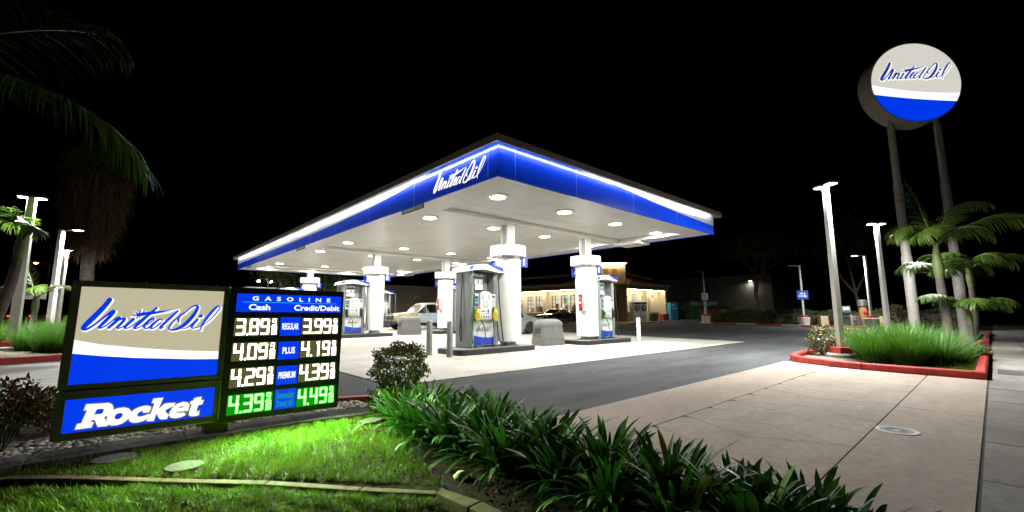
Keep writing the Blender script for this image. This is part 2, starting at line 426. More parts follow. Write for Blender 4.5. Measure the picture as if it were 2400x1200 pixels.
def np_mesh(name, V, F, mats, parent=None, kind=None, mi=None, smooth=False, loc=None):
    """V (N,3) floats, F (M,k) ints -> object"""
    me = bpy.data.meshes.new(name)
    V = np.ascontiguousarray(V, np.float32); F = np.ascontiguousarray(F, np.int32)
    n, k = F.shape
    me.vertices.add(len(V)); me.vertices.foreach_set('co', V.ravel())
    me.loops.add(n * k); me.loops.foreach_set('vertex_index', F.ravel())
    me.polygons.add(n)
    me.polygons.foreach_set('loop_start', np.arange(0, n * k, k, dtype=np.int32))
    if isinstance(mats, str): mats = [mats]
    for m in mats: me.materials.append(M[m])
    if mi is not None: me.polygons.foreach_set('material_index', np.ascontiguousarray(mi, np.int32))
    if smooth: me.polygons.foreach_set('use_smooth', np.ones(n, bool))
    me.update(calc_edges=True)
    o = link(name, me, parent, loc)
    if kind: o['kind'] = kind
    return o

def ribbons(base, az, el, bend, length, width, segs=3, tip=0.0, wprof=None, roll=None):
    """curved ribbon blades; all arguments per blade -> V, F (quads)"""
    n = len(base)
    pos = base.copy(); V = np.zeros((n, segs + 1, 2, 3)); e = el.copy()
    side = np.stack([-np.sin(az), np.cos(az), np.zeros(n)], 1)
    if roll is not None:
        side = side * np.cos(roll)[:, None] + np.array([0, 0, 1.0]) * np.sin(roll)[:, None]
    for i in range(segs + 1):
        t = i / segs
        w = (wprof(t) if wprof else (1 - t) + tip * t)
        V[:, i, 0] = pos - side * (width * w * 0.5)[:, None]
        V[:, i, 1] = pos + side * (width * w * 0.5)[:, None]
        d = np.stack([np.cos(e) * np.cos(az), np.cos(e) * np.sin(az), np.sin(e)], 1)
        pos = pos + d * (length / segs)[:, None]
        e = e - bend / segs
    idx = np.arange(n)[:, None] * (2 * (segs + 1))
    F = []
    for i in range(segs):
        a = idx[:, 0] + 2 * i
        F.append(np.stack([a, a + 1, a + 3, a + 2], 1))
    return V.reshape(-1, 3), np.concatenate(F)

def leaf_cloud(P, size, rng, up=0.3, aspect=0.45):
    """small folded diamond leaves at the points P -> V, F"""
    n = len(P)
    d = rng.normal(size=(n, 3)); d[:, 2] += up; d /= np.linalg.norm(d, axis=1)[:, None]
    s = np.cross(d, rng.normal(size=(n, 3))); s /= np.linalg.norm(s, axis=1)[:, None] + 1e-9
    L = (size * rng.uniform(0.6, 1.3, n))[:, None]
    V = np.stack([P, P + d * L * 0.5 + s * L * aspect * 0.5, P + d * L, P + d * L * 0.5 - s * L * aspect * 0.5], 1)
    F = np.arange(4 * n).reshape(n, 4)
    return V.reshape(-1, 3), F

def merge(parts):
    Vs = []; Fs = []; Ms = []; o = 0
    for k, (V, F) in enumerate(parts):
        Vs.append(V); Fs.append(F + o); Ms.append(np.full(len(F), k)); o += len(V)
    return np.concatenate(Vs), np.concatenate(Fs), np.concatenate(Ms)

# ------------------------------------------------------------------ lettering
_glyphs = {}
def glyphs(body, bold=0.0, shear=0.0, spacing=1.0):
    key = (body, bold, shear, spacing)
    if key in _glyphs: return _glyphs[key]
    cu = bpy.data.curves.new('lettering', 'FONT')
    cu.body = body; cu.size = 1.0; cu.offset = bold; cu.shear = shear; cu.space_character = spacing; cu.resolution_u = 3
    ob = bpy.data.objects.new('lettering', cu); COL.objects.link(ob)
    dg = bpy.context.evaluated_depsgraph_get()
    me = ob.evaluated_get(dg).to_mesh()
    V = np.array([v.co[:] for v in me.vertices]); F = [list(p.vertices) for p in me.polygons]
    ob.evaluated_get(dg).to_mesh_clear()
    bpy.data.objects.remove(ob); bpy.data.curves.remove(cu)
    lo = V.min(0); hi = V.max(0)
    V = (V - lo) / (hi - lo + 1e-9)
    _glyphs[key] = (V[:, :2], F, (hi - lo)[:2])
    return _glyphs[key]

def text(mb, body, x0, x1, z0, z1, y, mi=0, bold=0.02, shear=0.0, spacing=1.0, keep=False):
    """flat lettering in the x,z plane facing -y, fitted to the box"""
    V, F, sz = glyphs(body, bold, shear, spacing)
    if keep:
        w = (z1 - z0) * sz[0] / sz[1]
        if w < x1 - x0: c = (x0 + x1) / 2; x0, x1 = c - w / 2, c + w / 2
    mb.add([(x0 + a * (x1 - x0), y, z0 + b * (z1 - z0)) for a, b in V], F, mi)

def shape(mb, outer, holes=(), off=0.0, y=0.0, mi=0):
    """filled outline with holes in the x,z plane"""
    cu = bpy.data.curves.new('outline', 'CURVE'); cu.dimensions = '2D'; cu.fill_mode = 'FRONT'; cu.offset = off
    for pts in [outer] + list(holes):
        sp = cu.splines.new('POLY'); sp.points.add(len(pts) - 1); sp.use_cyclic_u = True
        for p, q in zip(sp.points, pts): p.co = (q[0], q[1], 0, 1)
    ob = bpy.data.objects.new('outline', cu); COL.objects.link(ob)
    dg = bpy.context.evaluated_depsgraph_get(); me = ob.evaluated_get(dg).to_mesh()
    V = [(v.co.x, y, v.co.y) for v in me.vertices]; F = [list(p.vertices) for p in me.polygons]
    ob.evaluated_get(dg).to_mesh_clear(); bpy.data.objects.remove(ob); bpy.data.curves.remove(cu)
    mb.add(V, F, mi)

def spline(pts, k=5):
    P = np.array(pts, float)
    if len(P) == 2: return P
    out = []
    for i in range(len(P) - 1):
        p0 = P[max(i - 1, 0)]; p1 = P[i]; p2 = P[i + 1]; p3 = P[min(i + 2, len(P) - 1)]
        for t in np.linspace(0, 1, k, endpoint=False):
            out.append(0.5 * ((2 * p1) + (p2 - p0) * t + (2 * p0 - 5 * p1 + 4 * p2 - p3) * t * t + (3 * p1 - p0 - 3 * p2 + p3) * t ** 3))
    out.append(P[-1])
    return np.array(out)

LOGO = [
[(148,292,45),(113,221,50),(62,139,54),(20,75,52),(0,39,42),(5,25,29),(24,28,24),(57,54,21),(97,97,19),(141,151,21),(170,181,28),(186,184,36),(156,127,36),(121,73,32),(101,40,23),(119,38,16),(149,60,15),(186,102,15),(220,129,23)],
[(228,127,32),(205,89,32),(164,37,28)],
[(172,48,13),(213,95,16),(253,121,24),(266,114,28),(247,76,28),(223,39,24),(237,33,15),(268,51,13),(298,83,13),(328,118,24)],
[(329,113,28),(299,75,28),(274,39,23),(288,31,15),(320,47,13),(364,87,13),(409,136,21)],
[(488,222,24),(446,169,28),(392,100,29),(349,46,28),(340,31,21),(357,29,15),(387,45,13),(410,61,13)],
[(408,53,13),(444,72,13),(473,102,13),(476,118,19),(460,117,28),(428,82,29),(412,48,28),(420,30,18),(442,31,15),(474,59,13),(493,81,13)],
[(545,106,18),(533,114,15),(511,106,21),(476,69,29),(461,40,29),(469,27,19),(496,38,13),(533,77,13)],
[(653,195,24),(611,141,29),(564,80,29),(532,35,26),(540,26,15),(557,37,13)],
[(709,176,21),(684,157,23),(666,127,24),(667,98,21),(671,81,13)],
[(709,175,15),(759,232,18),(791,251,21),(811,241,29),(801,193,37),(767,126,42),(718,60,42),(667,21,32),(621,10,21),(600,23,19),(607,56,19),(635,101,18),(684,150,15)],
[(698,19,6),(741,30,15),(777,62,18),(821,109,26)],
[(819,109,26),(793,69,28),(779,39,24),(788,25,16),(818,31,13),(867,52,11),(920,100,11),(968,164,11),(1000,221,13),(999,242,16),(979,246,23),(942,200,32),(896,125,31),(866,64,24),(857,30,18),(860,0,8)],
[(841,142,36),(849,148,36)],
[(364,156,37),(431,171,36),(505,184,21),(658,216,2)],
[(360,146,16),(456,165,18),(515,177,11),(591,190,2)],
[(364,156,24),(303,142,2)],
[(364,156,24),(322,193,2)],
[(365,154,21),(376,216,2)],
[(364,156,21),(409,190,2)],
[(363,156,21),(344,109,2)],
[(364,154,19),(376,118,2)],
]
ROCKET = {
'R':[(56,235),(147,230),(219,228),(244,208),(256,174),(252,141),(231,117),(193,94),(212,60),(231,23),(226,8),(158,11),(130,80),(110,80),(102,60),(126,59),(113,12),(0,10),(11,60),(38,60),(69,180),(44,180)],
'Rh':[(136,180),(177,179),(188,168),(185,144),(171,128),(120,131)],
'o':[(230,128),(256,156),(297,169),(339,169),(373,154),(391,127),(393,103),(385,69),(366,38),(336,15),(295,5),(258,7),(231,23),(217,49),(217,82),(221,109)],
'oh':[(291,118),(317,121),(333,108),(333,88),(319,66),(296,58),(277,66),(272,87),(278,106)],
'c':[(398,119),(423,143),(460,159),(510,166),(545,152),(550,132),(538,95),(488,97),(491,119),(459,110),(444,91),(445,74),(457,61),(490,63),(534,78),(552,71),(537,38),(500,16),(456,6),(417,10),(389,31),(381,56),(384,90)],
'k':[(562,228),(640,229),(611,119),(660,167),(749,164),(737,124),(711,123),(665,93),(686,62),(703,48),(690,7),(649,8),(627,20),(607,63),(595,68),(583,3),(525,8),(556,92),(574,182),(551,187)],
'e':[(743,126),(763,149),(816,167),(854,155),(875,126),(867,67),(763,68),(770,56),(819,52),(831,56),(848,26),(816,9),(768,2),(725,14),(705,41),(708,76),(724,107)],
'eh':[(769,107),(795,121),(820,119),(827,106)],
't':[(914,195),(978,201),(971,164),(1000,163),(987,118),(952,115),(941,49),(951,44),(969,56),(967,7),(929,0),(887,9),(876,29),(880,65),(894,123),(877,144),(882,164),(904,167)],
}

def script_logo(mb, x0, z0, sx, sz, y, grow=0.0, dx=0.0, dz=0.0, mi=0, k=4, wmul=1.0):
    """brush lettering of the station's name; sx, sz stretch the normalised strokes"""
    for si, st in enumerate(LOGO):
        P = spline(st, k); n = len(P)
        yy = y - 0.00025 * si
        X = P[:, 0] / 1000.0; Z = P[:, 1] / 1000.0; W = np.maximum(P[:, 2] * wmul, 1.5) / 1000.0 + grow
        T = np.gradient(np.stack([X, Z], 1), axis=0); T /= np.linalg.norm(T, axis=1)[:, None] + 1e-9
        Nn = np.stack([-T[:, 1], T[:, 0]], 1)
        A = np.stack([X, Z], 1) + Nn * W[:, None] / 2; B = np.stack([X, Z], 1) - Nn * W[:, None] / 2
        vs = []; fs = []
        f = lambda p: (x0 + (p[0] + dx) * sx, yy, z0 + (p[1] + dz) * sz)
        for i in range(n): vs += [f(A[i]), f(B[i])]
        for i in range(n - 1): fs.append((2 * i, 2 * i + 1, 2 * i + 3, 2 * i + 2))
        for e, sgn in ((0, -1), (n - 1, 1)):
            c = np.array([X[e], Z[e]]); r = W[e] / 2; th = math.atan2(T[e, 1] * sgn, T[e, 0] * sgn)
            o = len(vs)
            ring = [f(c + r * np.array([math.cos(th + g), math.sin(th + g)])) for g in np.linspace(-math.pi / 2, math.pi / 2, 7)]
            vs += ring; fs.append(tuple(range(o, o + 7)))
        mb.add(vs, fs, mi)

def clip_poly(poly, a, b, c):
    """keep the part of a convex polygon where a*x+b*y<=c"""
    out = []
    for i in range(len(poly)):
        p, q = poly[i], poly[(i + 1) % len(poly)]
        dp, dq = a * p[0] + b * p[1] - c, a * q[0] + b * q[1] - c
        if dp <= 0: out.append(p)
        if dp * dq < 0:
            t = dp / (dp - dq); out.append((p[0] + (q[0] - p[0]) * t, p[1] + (q[1] - p[1]) * t))
    return out

def inset_poly(poly, d):
    out = []; n = len(poly)
    if sum(poly[i][0] * poly[(i + 1) % n][1] - poly[(i + 1) % n][0] * poly[i][1] for i in range(n)) < 0: poly = poly[::-1]
    res = poly
    for i in range(n):
        p, q = poly[i], poly[(i + 1) % n]
        ex, ey = q[0] - p[0], q[1] - p[1]; L = math.hypot(ex, ey)
        if L < 1e-6: continue
        a, b = ey / L, -ex / L
        res = clip_poly(res, a, b, a * p[0] + b * p[1] - d)
        if len(res) < 3: return []
    return res

def area_lamp(name, power, loc, parent=None, size=0.4, col=(1, 0.97, 0.9), shape='DISK', rot=(0, 0, 0), sy=None, spread=math.pi):
    ld = bpy.data.lights.new(name, 'AREA'); ld.energy = power; ld.color = col; ld.shape = shape; ld.size = size; ld.spread = spread
    if sy: ld.size_y = sy
    o = bpy.data.objects.new(name, ld); COL.objects.link(o)
    o.location = loc; o.rotation_euler = rot
    if parent is not None: o.parent = parent
    return o

# ================================================================== THE SETTING
def sheet(name, poly, dz, mat, th=0.03, parent=None):
    mb = MB(); mb.prism(poly, lambda x, y: G(x, y) + dz - th, lambda x, y: G(x, y) + dz)
    return mb.build(name, mat, parent)

g = MB()
ys = [-600, -9, 4.4, 30, 53, 1500]
vs = []
for y in ys:
    for x in (-1500, 1500): vs.append((x, y, G(0, y)))
g.add(vs, [(2 * i, 2 * i + 1, 2 * i + 3, 2 * i + 2) for i in range(len(ys) - 1)])
ground = tag(g.build('ground', 'asphalt'), kind='structure')

def slabs(root, name, xs, ys, dz, mat, gap=0.012, th=0.03, jit=0.0):
    for i in range(len(xs) - 1):
        for j in range(len(ys) - 1):
            h = dz + random.uniform(-jit, jit)
            sheet(name, [(xs[i] + gap / 2, ys[j] + gap / 2), (xs[i + 1] - gap / 2, ys[j] + gap / 2), (xs[i + 1] - gap / 2, ys[j + 1] - gap / 2), (xs[i] + gap / 2, ys[j + 1] - gap / 2)], h, mat, th, root)

# concrete forecourt under the canopy, poured in slabs
pad = tag(sheet('forecourt', [(3.62, 6.98), (19.2, 6.98), (19.2, 36.5), (3.62, 36.5)], 0.004, 'asphalt', 0.004), kind='structure')
slabs(pad, 'concrete_slab', [3.62, 7.5, 11.4, 15.3, 19.2], [6.98, 9.9, 12.9, 16.4, 19.8, 23.2, 26.6, 30, 33.3, 36.5], 0.014, 'pad_concrete', 0.010, 0.02, 0.001)
# concrete driveway at the left
ldrive = tag(sheet('left_driveway', [(-9, 7.6), (0.5, 7.6), (0.5, 15.3), (-9, 15.3)], 0.004, 'asphalt', 0.004), kind='structure')
slabs(ldrive, 'concrete_slab', [-9, -5.4, -2.2, 0.5], [7.6, 11.0, 15.3], 0.014, 'pad_concrete', 0.014, 0.02)

# tan driveway apron: a scored diamond field between two plain bands
AX0, AX1 = 2.9, 12.2
apron = tag(sheet('driveway_apron', [(AX0, 0.203), (12.22, 0.203), (12.22, 2.0), (12.5, 3.3), (12.75, 3.72), (AX0, 3.72)], 0.003, 'cracked_concrete', 0.003), kind='structure')
for p in ([(AX0, 0.206), (7.9, 0.206), (7.9, 1.015), (AX0, 1.015)], [(7.9, 0.206), (12.2, 0.206), (12.2, 1.015), (7.9, 1.015)],
          [(AX0, 2.68), (8.2, 2.68), (8.2, 3.70), (AX0, 3.70)], [(8.2, 2.68), (12.33, 2.68), (12.7, 3.70), (8.2, 3.70)]):
    sheet('apron_slab', inset_poly(p, 0.005), 0.013, 'tan_concrete', 0.012, apron)
SP = 0.70; sl = 0.80 / 1.66
for i in range(-2, 16):
    for j in range(-2, 20):
        # cell of the diamond lattice between two families of diagonal scores
        poly = [(AX0, 1.02), (12.2, 1.02), (12.2, 2.675), (AX0, 2.675)]
        a0 = 3.2 + i * SP; b0 = 2.4 + j * SP
        poly = clip_poly(poly, -1, -sl, -(a0 + sl * 1.02)); poly = clip_poly(poly, 1, sl, a0 + SP + sl * 1.02) if len(poly) > 2 else []
        poly = clip_poly(poly, -1, sl, -(b0 - sl * 1.02)) if len(poly) > 2 else []
        poly = clip_poly(poly, 1, -sl, b0 + SP - sl * 1.02) if len(poly) > 2 else []
        if len(poly) < 3: continue
        poly = inset_poly(poly, 0.003)
        if len(poly) < 3: continue
        ar = abs(sum(poly[k][0] * poly[(k + 1) % len(poly)][1] - poly[(k + 1) % len(poly)][0] * poly[k][1] for k in range(len(poly)))) / 2
        if ar < 0.004: continue
        sheet('paving_panel', poly, 0.013 + random.uniform(-0.0008, 0.0008), 'tan_concrete', 0.012, apron)

# public walk along the street and the street kerb
walk = tag(sheet('sidewalk', [(-12, -1.75), (60, -1.75), (60, 0.20), (-12, 0.20)], 0.003, 'asphalt', 0.003), kind='structure')
slabs(walk, 'walk_slab', [2.2, 3.6, 5.0, 6.45, 7.9, 9.35, 10.8, 12.25, 14.0, 16.0, 18.0, 20.0, 23.0, 26.0, 30.0, 40.0, 60.0], [-1.74, -0.55, 0.195], 0.016, 'walk_concrete', 0.018, 0.014, 0.002)

def sweep(mb, path, w, h, closed=False, mi=0, dz=0.0):
    """kerb of rectangular section with eased top edges along a ground path"""
    P = [Vector((p[0], p[1])) for p in path]; n = len(P)
    prof = [(-w / 2, -0.1), (-w / 2, h - 0.02), (-w / 2 + 0.02, h), (w / 2 - 0.02, h), (w / 2, h - 0.02), (w / 2, -0.1)]
    k = len(prof); vs = []; fs = []
    for i, p in enumerate(P):
        if closed: a, b = P[i - 1], P[(i + 1) % n]
        else: a, b = P[max(i - 1, 0)], P[min(i + 1, n - 1)]
        d0 = (p - a).normalized() if (p - a).length > 1e-6 else (b - p).normalized()
        d1 = (b - p).normalized() if (b - p).length > 1e-6 else d0
        t = (d0 + d1).normalized(); nn = Vector((-t.y, t.x)); m = 1 / max(0.5, nn.dot(Vector((-d0.y, d0.x))))
        for o, z in prof: q = p + nn * o * m; vs.append((q.x, q.y, G(q.x, q.y) + dz + z))
    for i in range(n if closed else n - 1):
        j = (i + 1) % n
        for q in range(k - 1): fs.append((i * k + q, j * k + q, j * k + q + 1, i * k + q + 1))
    if not closed: fs.append(tuple(range(k))); fs.append(tuple(reversed(range((n - 1) * k, n * k))))
    mb.add(vs, fs, mi)

def arc(cx, cy_, r, a0, a1, n=8):
    return [(cx + r * math.cos(math.radians(a0 + (a1 - a0) * i / n)), cy_ + r * math.sin(math.radians(a0 + (a1 - a0) * i / n))) for i in range(n + 1)]

# right planter: red kerb in cast lengths, soil inside
kerb_r = tag(sheet('planter_soil', [(12.2, 0.35), (19.4, 0.35), (19.4, 3.6), (13.2, 3.6), (12.6, 3.2), (12.25, 2.2)], 0.06, 'planter_soil', 0.06), kind='structure')
rk = tag(thing('red_kerb', None, None), kind='structure')
for seg in ([(12.17, 0.22), (12.17, 1.6), (12.2, 2.05)], [(12.203, 2.06), (12.32, 2.6), (12.55, 3.1), (12.85, 3.45), (13.3, 3.66), (13.9, 3.74)], [(13.91, 3.74), (19.5, 3.74)], [(12.25, 0.29), (15.8, 0.29)], [(15.81, 0.29), (19.42, 0.29)], [(19.5, 0.21), (19.5, 3.66)]):
    mb = MB(); sweep(mb, seg, 0.15, 0.155); mb.build('kerb_length', 'red_paint', rk)
# second planter with the pole sign, further along the walk
tag(sheet('far_planter_soil', [(25.0, 0.6), (36, 0.6), (36, 3.6), (25, 3.6)], 0.07, 'planter_soil', 0.05), kind='structure')
rk2 = tag(thing('red_kerb', None, None), kind='structure')
for seg in ([(24.9, 0.25), (24.9, 3.7)], [(24.98, 0.32), (36, 0.32)]):
    mb = MB(); sweep(mb, seg, 0.15, 0.16); mb.build('kerb_length', 'red_paint', rk2)
# left planter
tag(sheet('left_planter_soil', [(-14, 16.1), (-1.0, 16.5), (0.2, 17.6), (0.4, 36), (-14, 36)], 0.06, 'planter_soil', 0.05), kind='structure')
rk3 = tag(thing('red_kerb', None, None), kind='structure')
for seg in ([(-9, 15.2), (-4.0, 15.35), (-2.3, 15.65)], [(-2.29, 15.655), (-1.2, 16.05), (-0.5, 16.3), (0.1, 16.9), (0.35, 17.8)], [(0.352, 17.81), (0.45, 24), (0.45, 36)]):
    mb = MB(); sweep(mb, seg, 0.16, 0.15); mb.build('kerb_length', 'red_paint', rk3)

# back kerb of the lot: blue at the shop, then red and white lengths
lk = tag(thing('lot_kerb', None, None), kind='structure')
LOT = [((33.3, 21.6), (33.6, 22.6), (36.5, 23.0), 'yellow_curb_paint'), ((36.51, 23.0), (39.6, 23.15), 'blue_curb_paint'), ((39.61, 23.15), (42.4, 23.0), 'blue_curb_paint'), ((42.405, 22.99), (43.3, 21.6), (43.7, 20.0), 'blue_curb_paint'),
       ((43.69, 19.98), (43.15, 18.4), 'white_curb'), ((43.14, 18.38), (42.1, 15.9), 'red_paint'), ((42.09, 15.88), (41.3, 14.0), 'white_curb'), ((41.29, 13.98), (40.55, 11.8), 'red_paint'), ((40.54, 11.78), (40.15, 10.3), 'white_curb'), ((40.14, 10.28), (40.0, 8.6), (40.2, 6.8), 'red_paint'), ((40.2, 6.78), (40.4, 3.8), 'red_paint'), ((33.29, 21.58), (33.2, 30), 'yellow_curb_paint'), ((33.2, 30.02), (33.2, 44), 'yellow_curb_paint')]
for s in LOT:
    mb = MB(); sweep(mb, s[:-1], 0.16, 0.14); mb.build('kerb_length', s[-1], lk)
tag(sheet('shop_walk', [(33.28, 21.7), (33.7, 22.65), (42.4, 23.05), (46.8, 23.05), (50, 26), (50, 46), (33.28, 46)], 0.13, 'grey_concrete', 0.1), kind='structure')
tag(sheet('hedge_bed', [(40.1, 3.8), (40.2, 10.3), (43.75, 20.0), (43.0, 22.3), (46.8, 23.04), (75, 30), (75, 3.8)], 0.11, 'planter_soil', 0.1), kind='structure')

# lawn, planting bed, gravel strip behind the sign
tag(sheet('lawn_ground', [(-3.0, 5.28), (2.4, 5.28), (2.45, 4.6), (2.2, 3.9), (1.95, 3.2), (1.85, 2.72), (0.9, 3.75), (-0.5, 5.05), (-3, 5.15)], 0.03, 'sod', 0.06), kind='structure')
tag(sheet('lower_lawn_ground', [(-3.0, 5.02), (-0.55, 5.0), (0.85, 3.62), (1.66, 2.7), (1.7, 2.4), (1.6, -0.2), (-4, -0.2)], 0.022, 'sod', 0.06), kind='structure')
tag(sheet('planting_bed', [(2.45, 6.2), (3.5, 5.9), (3.75, 4.8), (3.55, 3.85), (3.15, 3.0), (3.0, 2.0), (3.05, 0.2), (1.65, -0.2), (1.84, 2.4), (1.96, 2.74), (2.05, 3.2), (2.3, 3.9), (2.5, 4.6)], 0.026, 'soil', 0.06), kind='structure')
tag(sheet('gravel_bed', [(-2.2, 5.62), (2.5, 5.55), (2.75, 6.05), (1.2, 6.7), (-2.2, 6.9)], 0.022, 'soil', 0.06), kind='structure')
tag(sheet('left_bed', [(-4.5, 5.6), (-0.45, 5.62), (-0.2, 6.9), (1.3, 6.75), (0.5, 7.55), (-4.5, 7.6)], 0.018, 'soil', 0.06), kind='structure')
bk = tag(thing('pale_kerb', None, None), kind='structure')
for seg in ([(-4.5, 7.62), (0.4, 7.62), (1.0, 7.2)], [(1.01, 7.19), (1.9, 6.5), (2.35, 6.18)], [(2.36, 6.17), (3.0, 5.95), (3.6, 5.95)]):
    mb = MB(); sweep(mb, seg, 0.14, 0.10); mb.build('kerb_length', 'red_paint' if seg[0][0] > 0.9 else 'curb_tan', bk)
# broad weathered border under the sign and the narrow mowing strip
bd = tag(thing('concrete_border', None, None), kind='structure')
for p in ([(-3, 5.22), (-0.42, 5.28), (-0.40, 5.64), (-3, 5.58)], [(-0.415, 5.28), (0.62, 5.27), (0.63, 5.66), (-0.395, 5.645)], [(0.625, 5.27), (1.62, 5.245), (1.63, 5.645), (0.635, 5.66)], [(1.625, 5.245), (2.42, 5.10), (2.5, 5.44), (1.635, 5.645)]):
    o = sheet('border_piece', p, 0.075, 'cracked_concrete', 0.1, bd)
    b = o.modifiers.new('bevel', 'BEVEL'); b.width = 0.012; b.segments = 2
ms = tag(thing('mowing_strip', None, None), kind='structure')
T = [(-1.6, 5.13), (-0.42, 5.10), (-0.05, 4.76), (0.40, 4.27), (0.96, 3.70), (1.42, 3.13), (1.78, 2.72)]
Bm = [(-1.6, 5.06), (-0.49, 5.045), (-0.11, 4.715), (0.345, 4.22), (0.905, 3.645), (1.37, 3.08), (1.73, 2.675)]
for i in range(len(T) - 1):
    s = 0.006
    f = lambda a, b, t: (a[0] + (b[0] - a[0]) * t, a[1] + (b[1] - a[1]) * t)
    o = sheet('strip_piece', [f(T[i], T[i + 1], s), f(T[i], T[i + 1], 1 - s), f(Bm[i], Bm[i + 1], 1 - s), f(Bm[i], Bm[i + 1], s)], 0.05, 'curb_tan', 0.1, ms)
    b = o.modifiers.new('bevel', 'BEVEL'); b.width = 0.008; b.segments = 2
for p in ([(1.79, 2.70), (1.86, 2.35), (1.74, 2.33), (1.715, 2.645)], [(1.862, 2.34), (1.88, 1.6), (1.77, 1.6), (1.745, 2.32)]):
    o = sheet('strip_piece', p, 0.072, 'curb_tan', 0.1, ms)
    b = o.modifiers.new('bevel', 'BEVEL'); b.width = 0.008; b.segments = 2

# river stones in the strip behind the sign
def stones(n):
    t = (1 + 5 ** 0.5) / 2
    iv = np.array([(-1, t, 0), (1, t, 0), (-1, -t, 0), (1, -t, 0), (0, -1, t), (0, 1, t), (0, -1, -t), (0, 1, -t), (t, 0, -1), (t, 0, 1), (-t, 0, -1), (-t, 0, 1)], float); iv /= np.linalg.norm(iv[0])
    it = np.array([(0, 11, 5), (0, 5, 1), (0, 1, 7), (0, 7, 10), (0, 10, 11), (1, 5, 9), (5, 11, 4), (11, 10, 2), (10, 7, 6), (7, 1, 8), (3, 9, 4), (3, 4, 2), (3, 2, 6), (3, 6, 8), (3, 8, 9), (4, 9, 5), (2, 4, 11), (6, 2, 10), (8, 6, 7), (9, 8, 1)])
    Vs = []; Fs = []
    for i in range(n):
        x = RNG.uniform(-1.6, 2.6); y = RNG.uniform(5.66, 6.55 if x > 0.3 else 6.3)
        if x > 1.6 and y > 5.6 + (2.75 - x) * 0.75: y = 5.6 + RNG.uniform(0, 0.5)
        s = RNG.uniform(0.014, 0.038); sc_ = np.array([s * RNG.uniform(1.0, 1.7), s * RNG.uniform(0.8, 1.2), s * RNG.uniform(0.5, 0.8)])
        a = RNG.uniform(0, 6.28); R = np.array([[math.cos(a), -math.sin(a), 0], [math.sin(a), math.cos(a), 0], [0, 0, 1]])
        V = (iv * RNG.uniform(0.8, 1.2, (12, 1)) * sc_) @ R.T + np.array([x, y, G(x, y) + 0.03 + RNG.uniform(0, 0.02)])
        Vs.append(V); Fs.append(it + 12 * i)
    return np.concatenate(Vs), np.concatenate(Fs)
V, F = stones(3800)
o = np_mesh('river_stones', V, F, 'stone', kind='stuff', smooth=True)

# ================================================================== CANOPY
X0, X1, Y0, Y1, ZC = 5.783, 16.27, 6.76, 32.46, 4.12
can = thing('station_canopy', 'long white petrol station canopy with blue and white fascia and lit soffit', 'canopy', ((X0 + X1) / 2, (Y0 + Y1) / 2, 0))
cx_, cy_ = (X0 + X1) / 2, (Y0 + Y1) / 2
T_can = Matrix.Translation((-cx_, -cy_, 0))
def cpart(name, mb, mat, **k):
    mb.v = [(x - cx_, y - cy_, z) for x, y, z in mb.v]
    return mb.build(name, mat, can, **k)
COLX = [9.45, 13.52]; COLY = [10.55, 20.27, 29.99]
BW = 0.85
# deck above
mb = MB(); mb.box(X0 + 0.06, X1 - 0.06, Y0 + 0.06, Y1 - 0.06, 4.36, 4.72); cpart('roof_deck', mb, 'white_metal')
# soffit planks
y = Y0 + BW; n = int((Y1 - Y0 - 2 * BW) / 0.40); w = (Y1 - Y0 - 2 * BW) / n
for i in range(n):
    mb = MB(); mb.box(X0 + BW, X1 - BW, y + 0.006, y + w - 0.006, 4.285 + random.uniform(-0.003, 0.003), 4.34); cpart('soffit_plank', mb, 'soffit_paint'); y += w
# edge band
for b in ((X0 + 0.02, X0 + BW - 0.003, Y0 + 0.02, Y1 - 0.02), (X1 - BW + 0.003, X1 - 0.02, Y0 + 0.02, Y1 - 0.02), (X0 + BW + 0.002, X1 - BW - 0.002, Y0 + 0.02, Y0 + BW - 0.003), (X0 + BW + 0.002, X1 - BW - 0.002, Y1 - BW + 0.003, Y1 - 0.02)):
    mb = MB(); mb.box(b[0], b[1], b[2], b[3], ZC, 4.355); cpart('edge_band', mb, 'soffit_paint', bevel=0.006)
for yb in COLY:
    mb = MB(); mb.box(X0 + BW, X1 - BW, yb - 0.24, yb + 0.24, ZC + 0.012, 4.283); cpart('beam_cover', mb, 'soffit_paint', bevel=0.008)
# fascia panels
LY = [6.76, 7.06, 10.2, 13.04, 15.8, 18.54, 21.3, 24.1, 26.9, 29.7, 32.46]
for a, b in zip(LY[:-1], LY[1:]):
    mb = MB(); mb.box(X0 - 0.03, X0 + 0.015, a + 0.003, b - 0.003, ZC - 0.02, 4.84); cpart('fascia_panel', mb, 'fascia_blue')
    mb = MB(); mb.box(X1 - 0.015, X1 + 0.03, a + 0.003, b - 0.003, ZC - 0.02, 4.84); cpart('fascia_panel', mb, 'fascia_blue')
RX = [5.753, 6.25, 8.34, 10.91, 13.5, 16.30]
for a, b in zip(RX[:-1], RX[1:]):
    mb = MB(); mb.box(a + 0.003, b - 0.003, Y0 - 0.03, Y0 + 0.015, ZC - 0.02, 4.84); cpart('fascia_panel', mb, 'fascia_blue')
    mb = MB(); mb.box(a + 0.003, b - 0.003, Y1 - 0.015, Y1 + 0.03, ZC - 0.02, 4.84); cpart('fascia_panel', mb, 'fascia_blue')
def yz_plate(name, pts, x, mat, th=0.004):
    mb = MB(); n = len(pts)
    if sum(pts[i][0] * pts[(i + 1) % n][1] - pts[(i + 1) % n][0] * pts[i][1] for i in range(n)) < 0: pts = pts[::-1]
    mb.add([(x, a, b) for a, b in pts] + [(x - th, a, b) for a, b in pts], [tuple(range(n)), tuple(reversed(range(n, 2 * n)))] + [(i, n + i, n + (i + 1) % n, (i + 1) % n) for i in range(n)])
    return cpart(name, mb, mat)
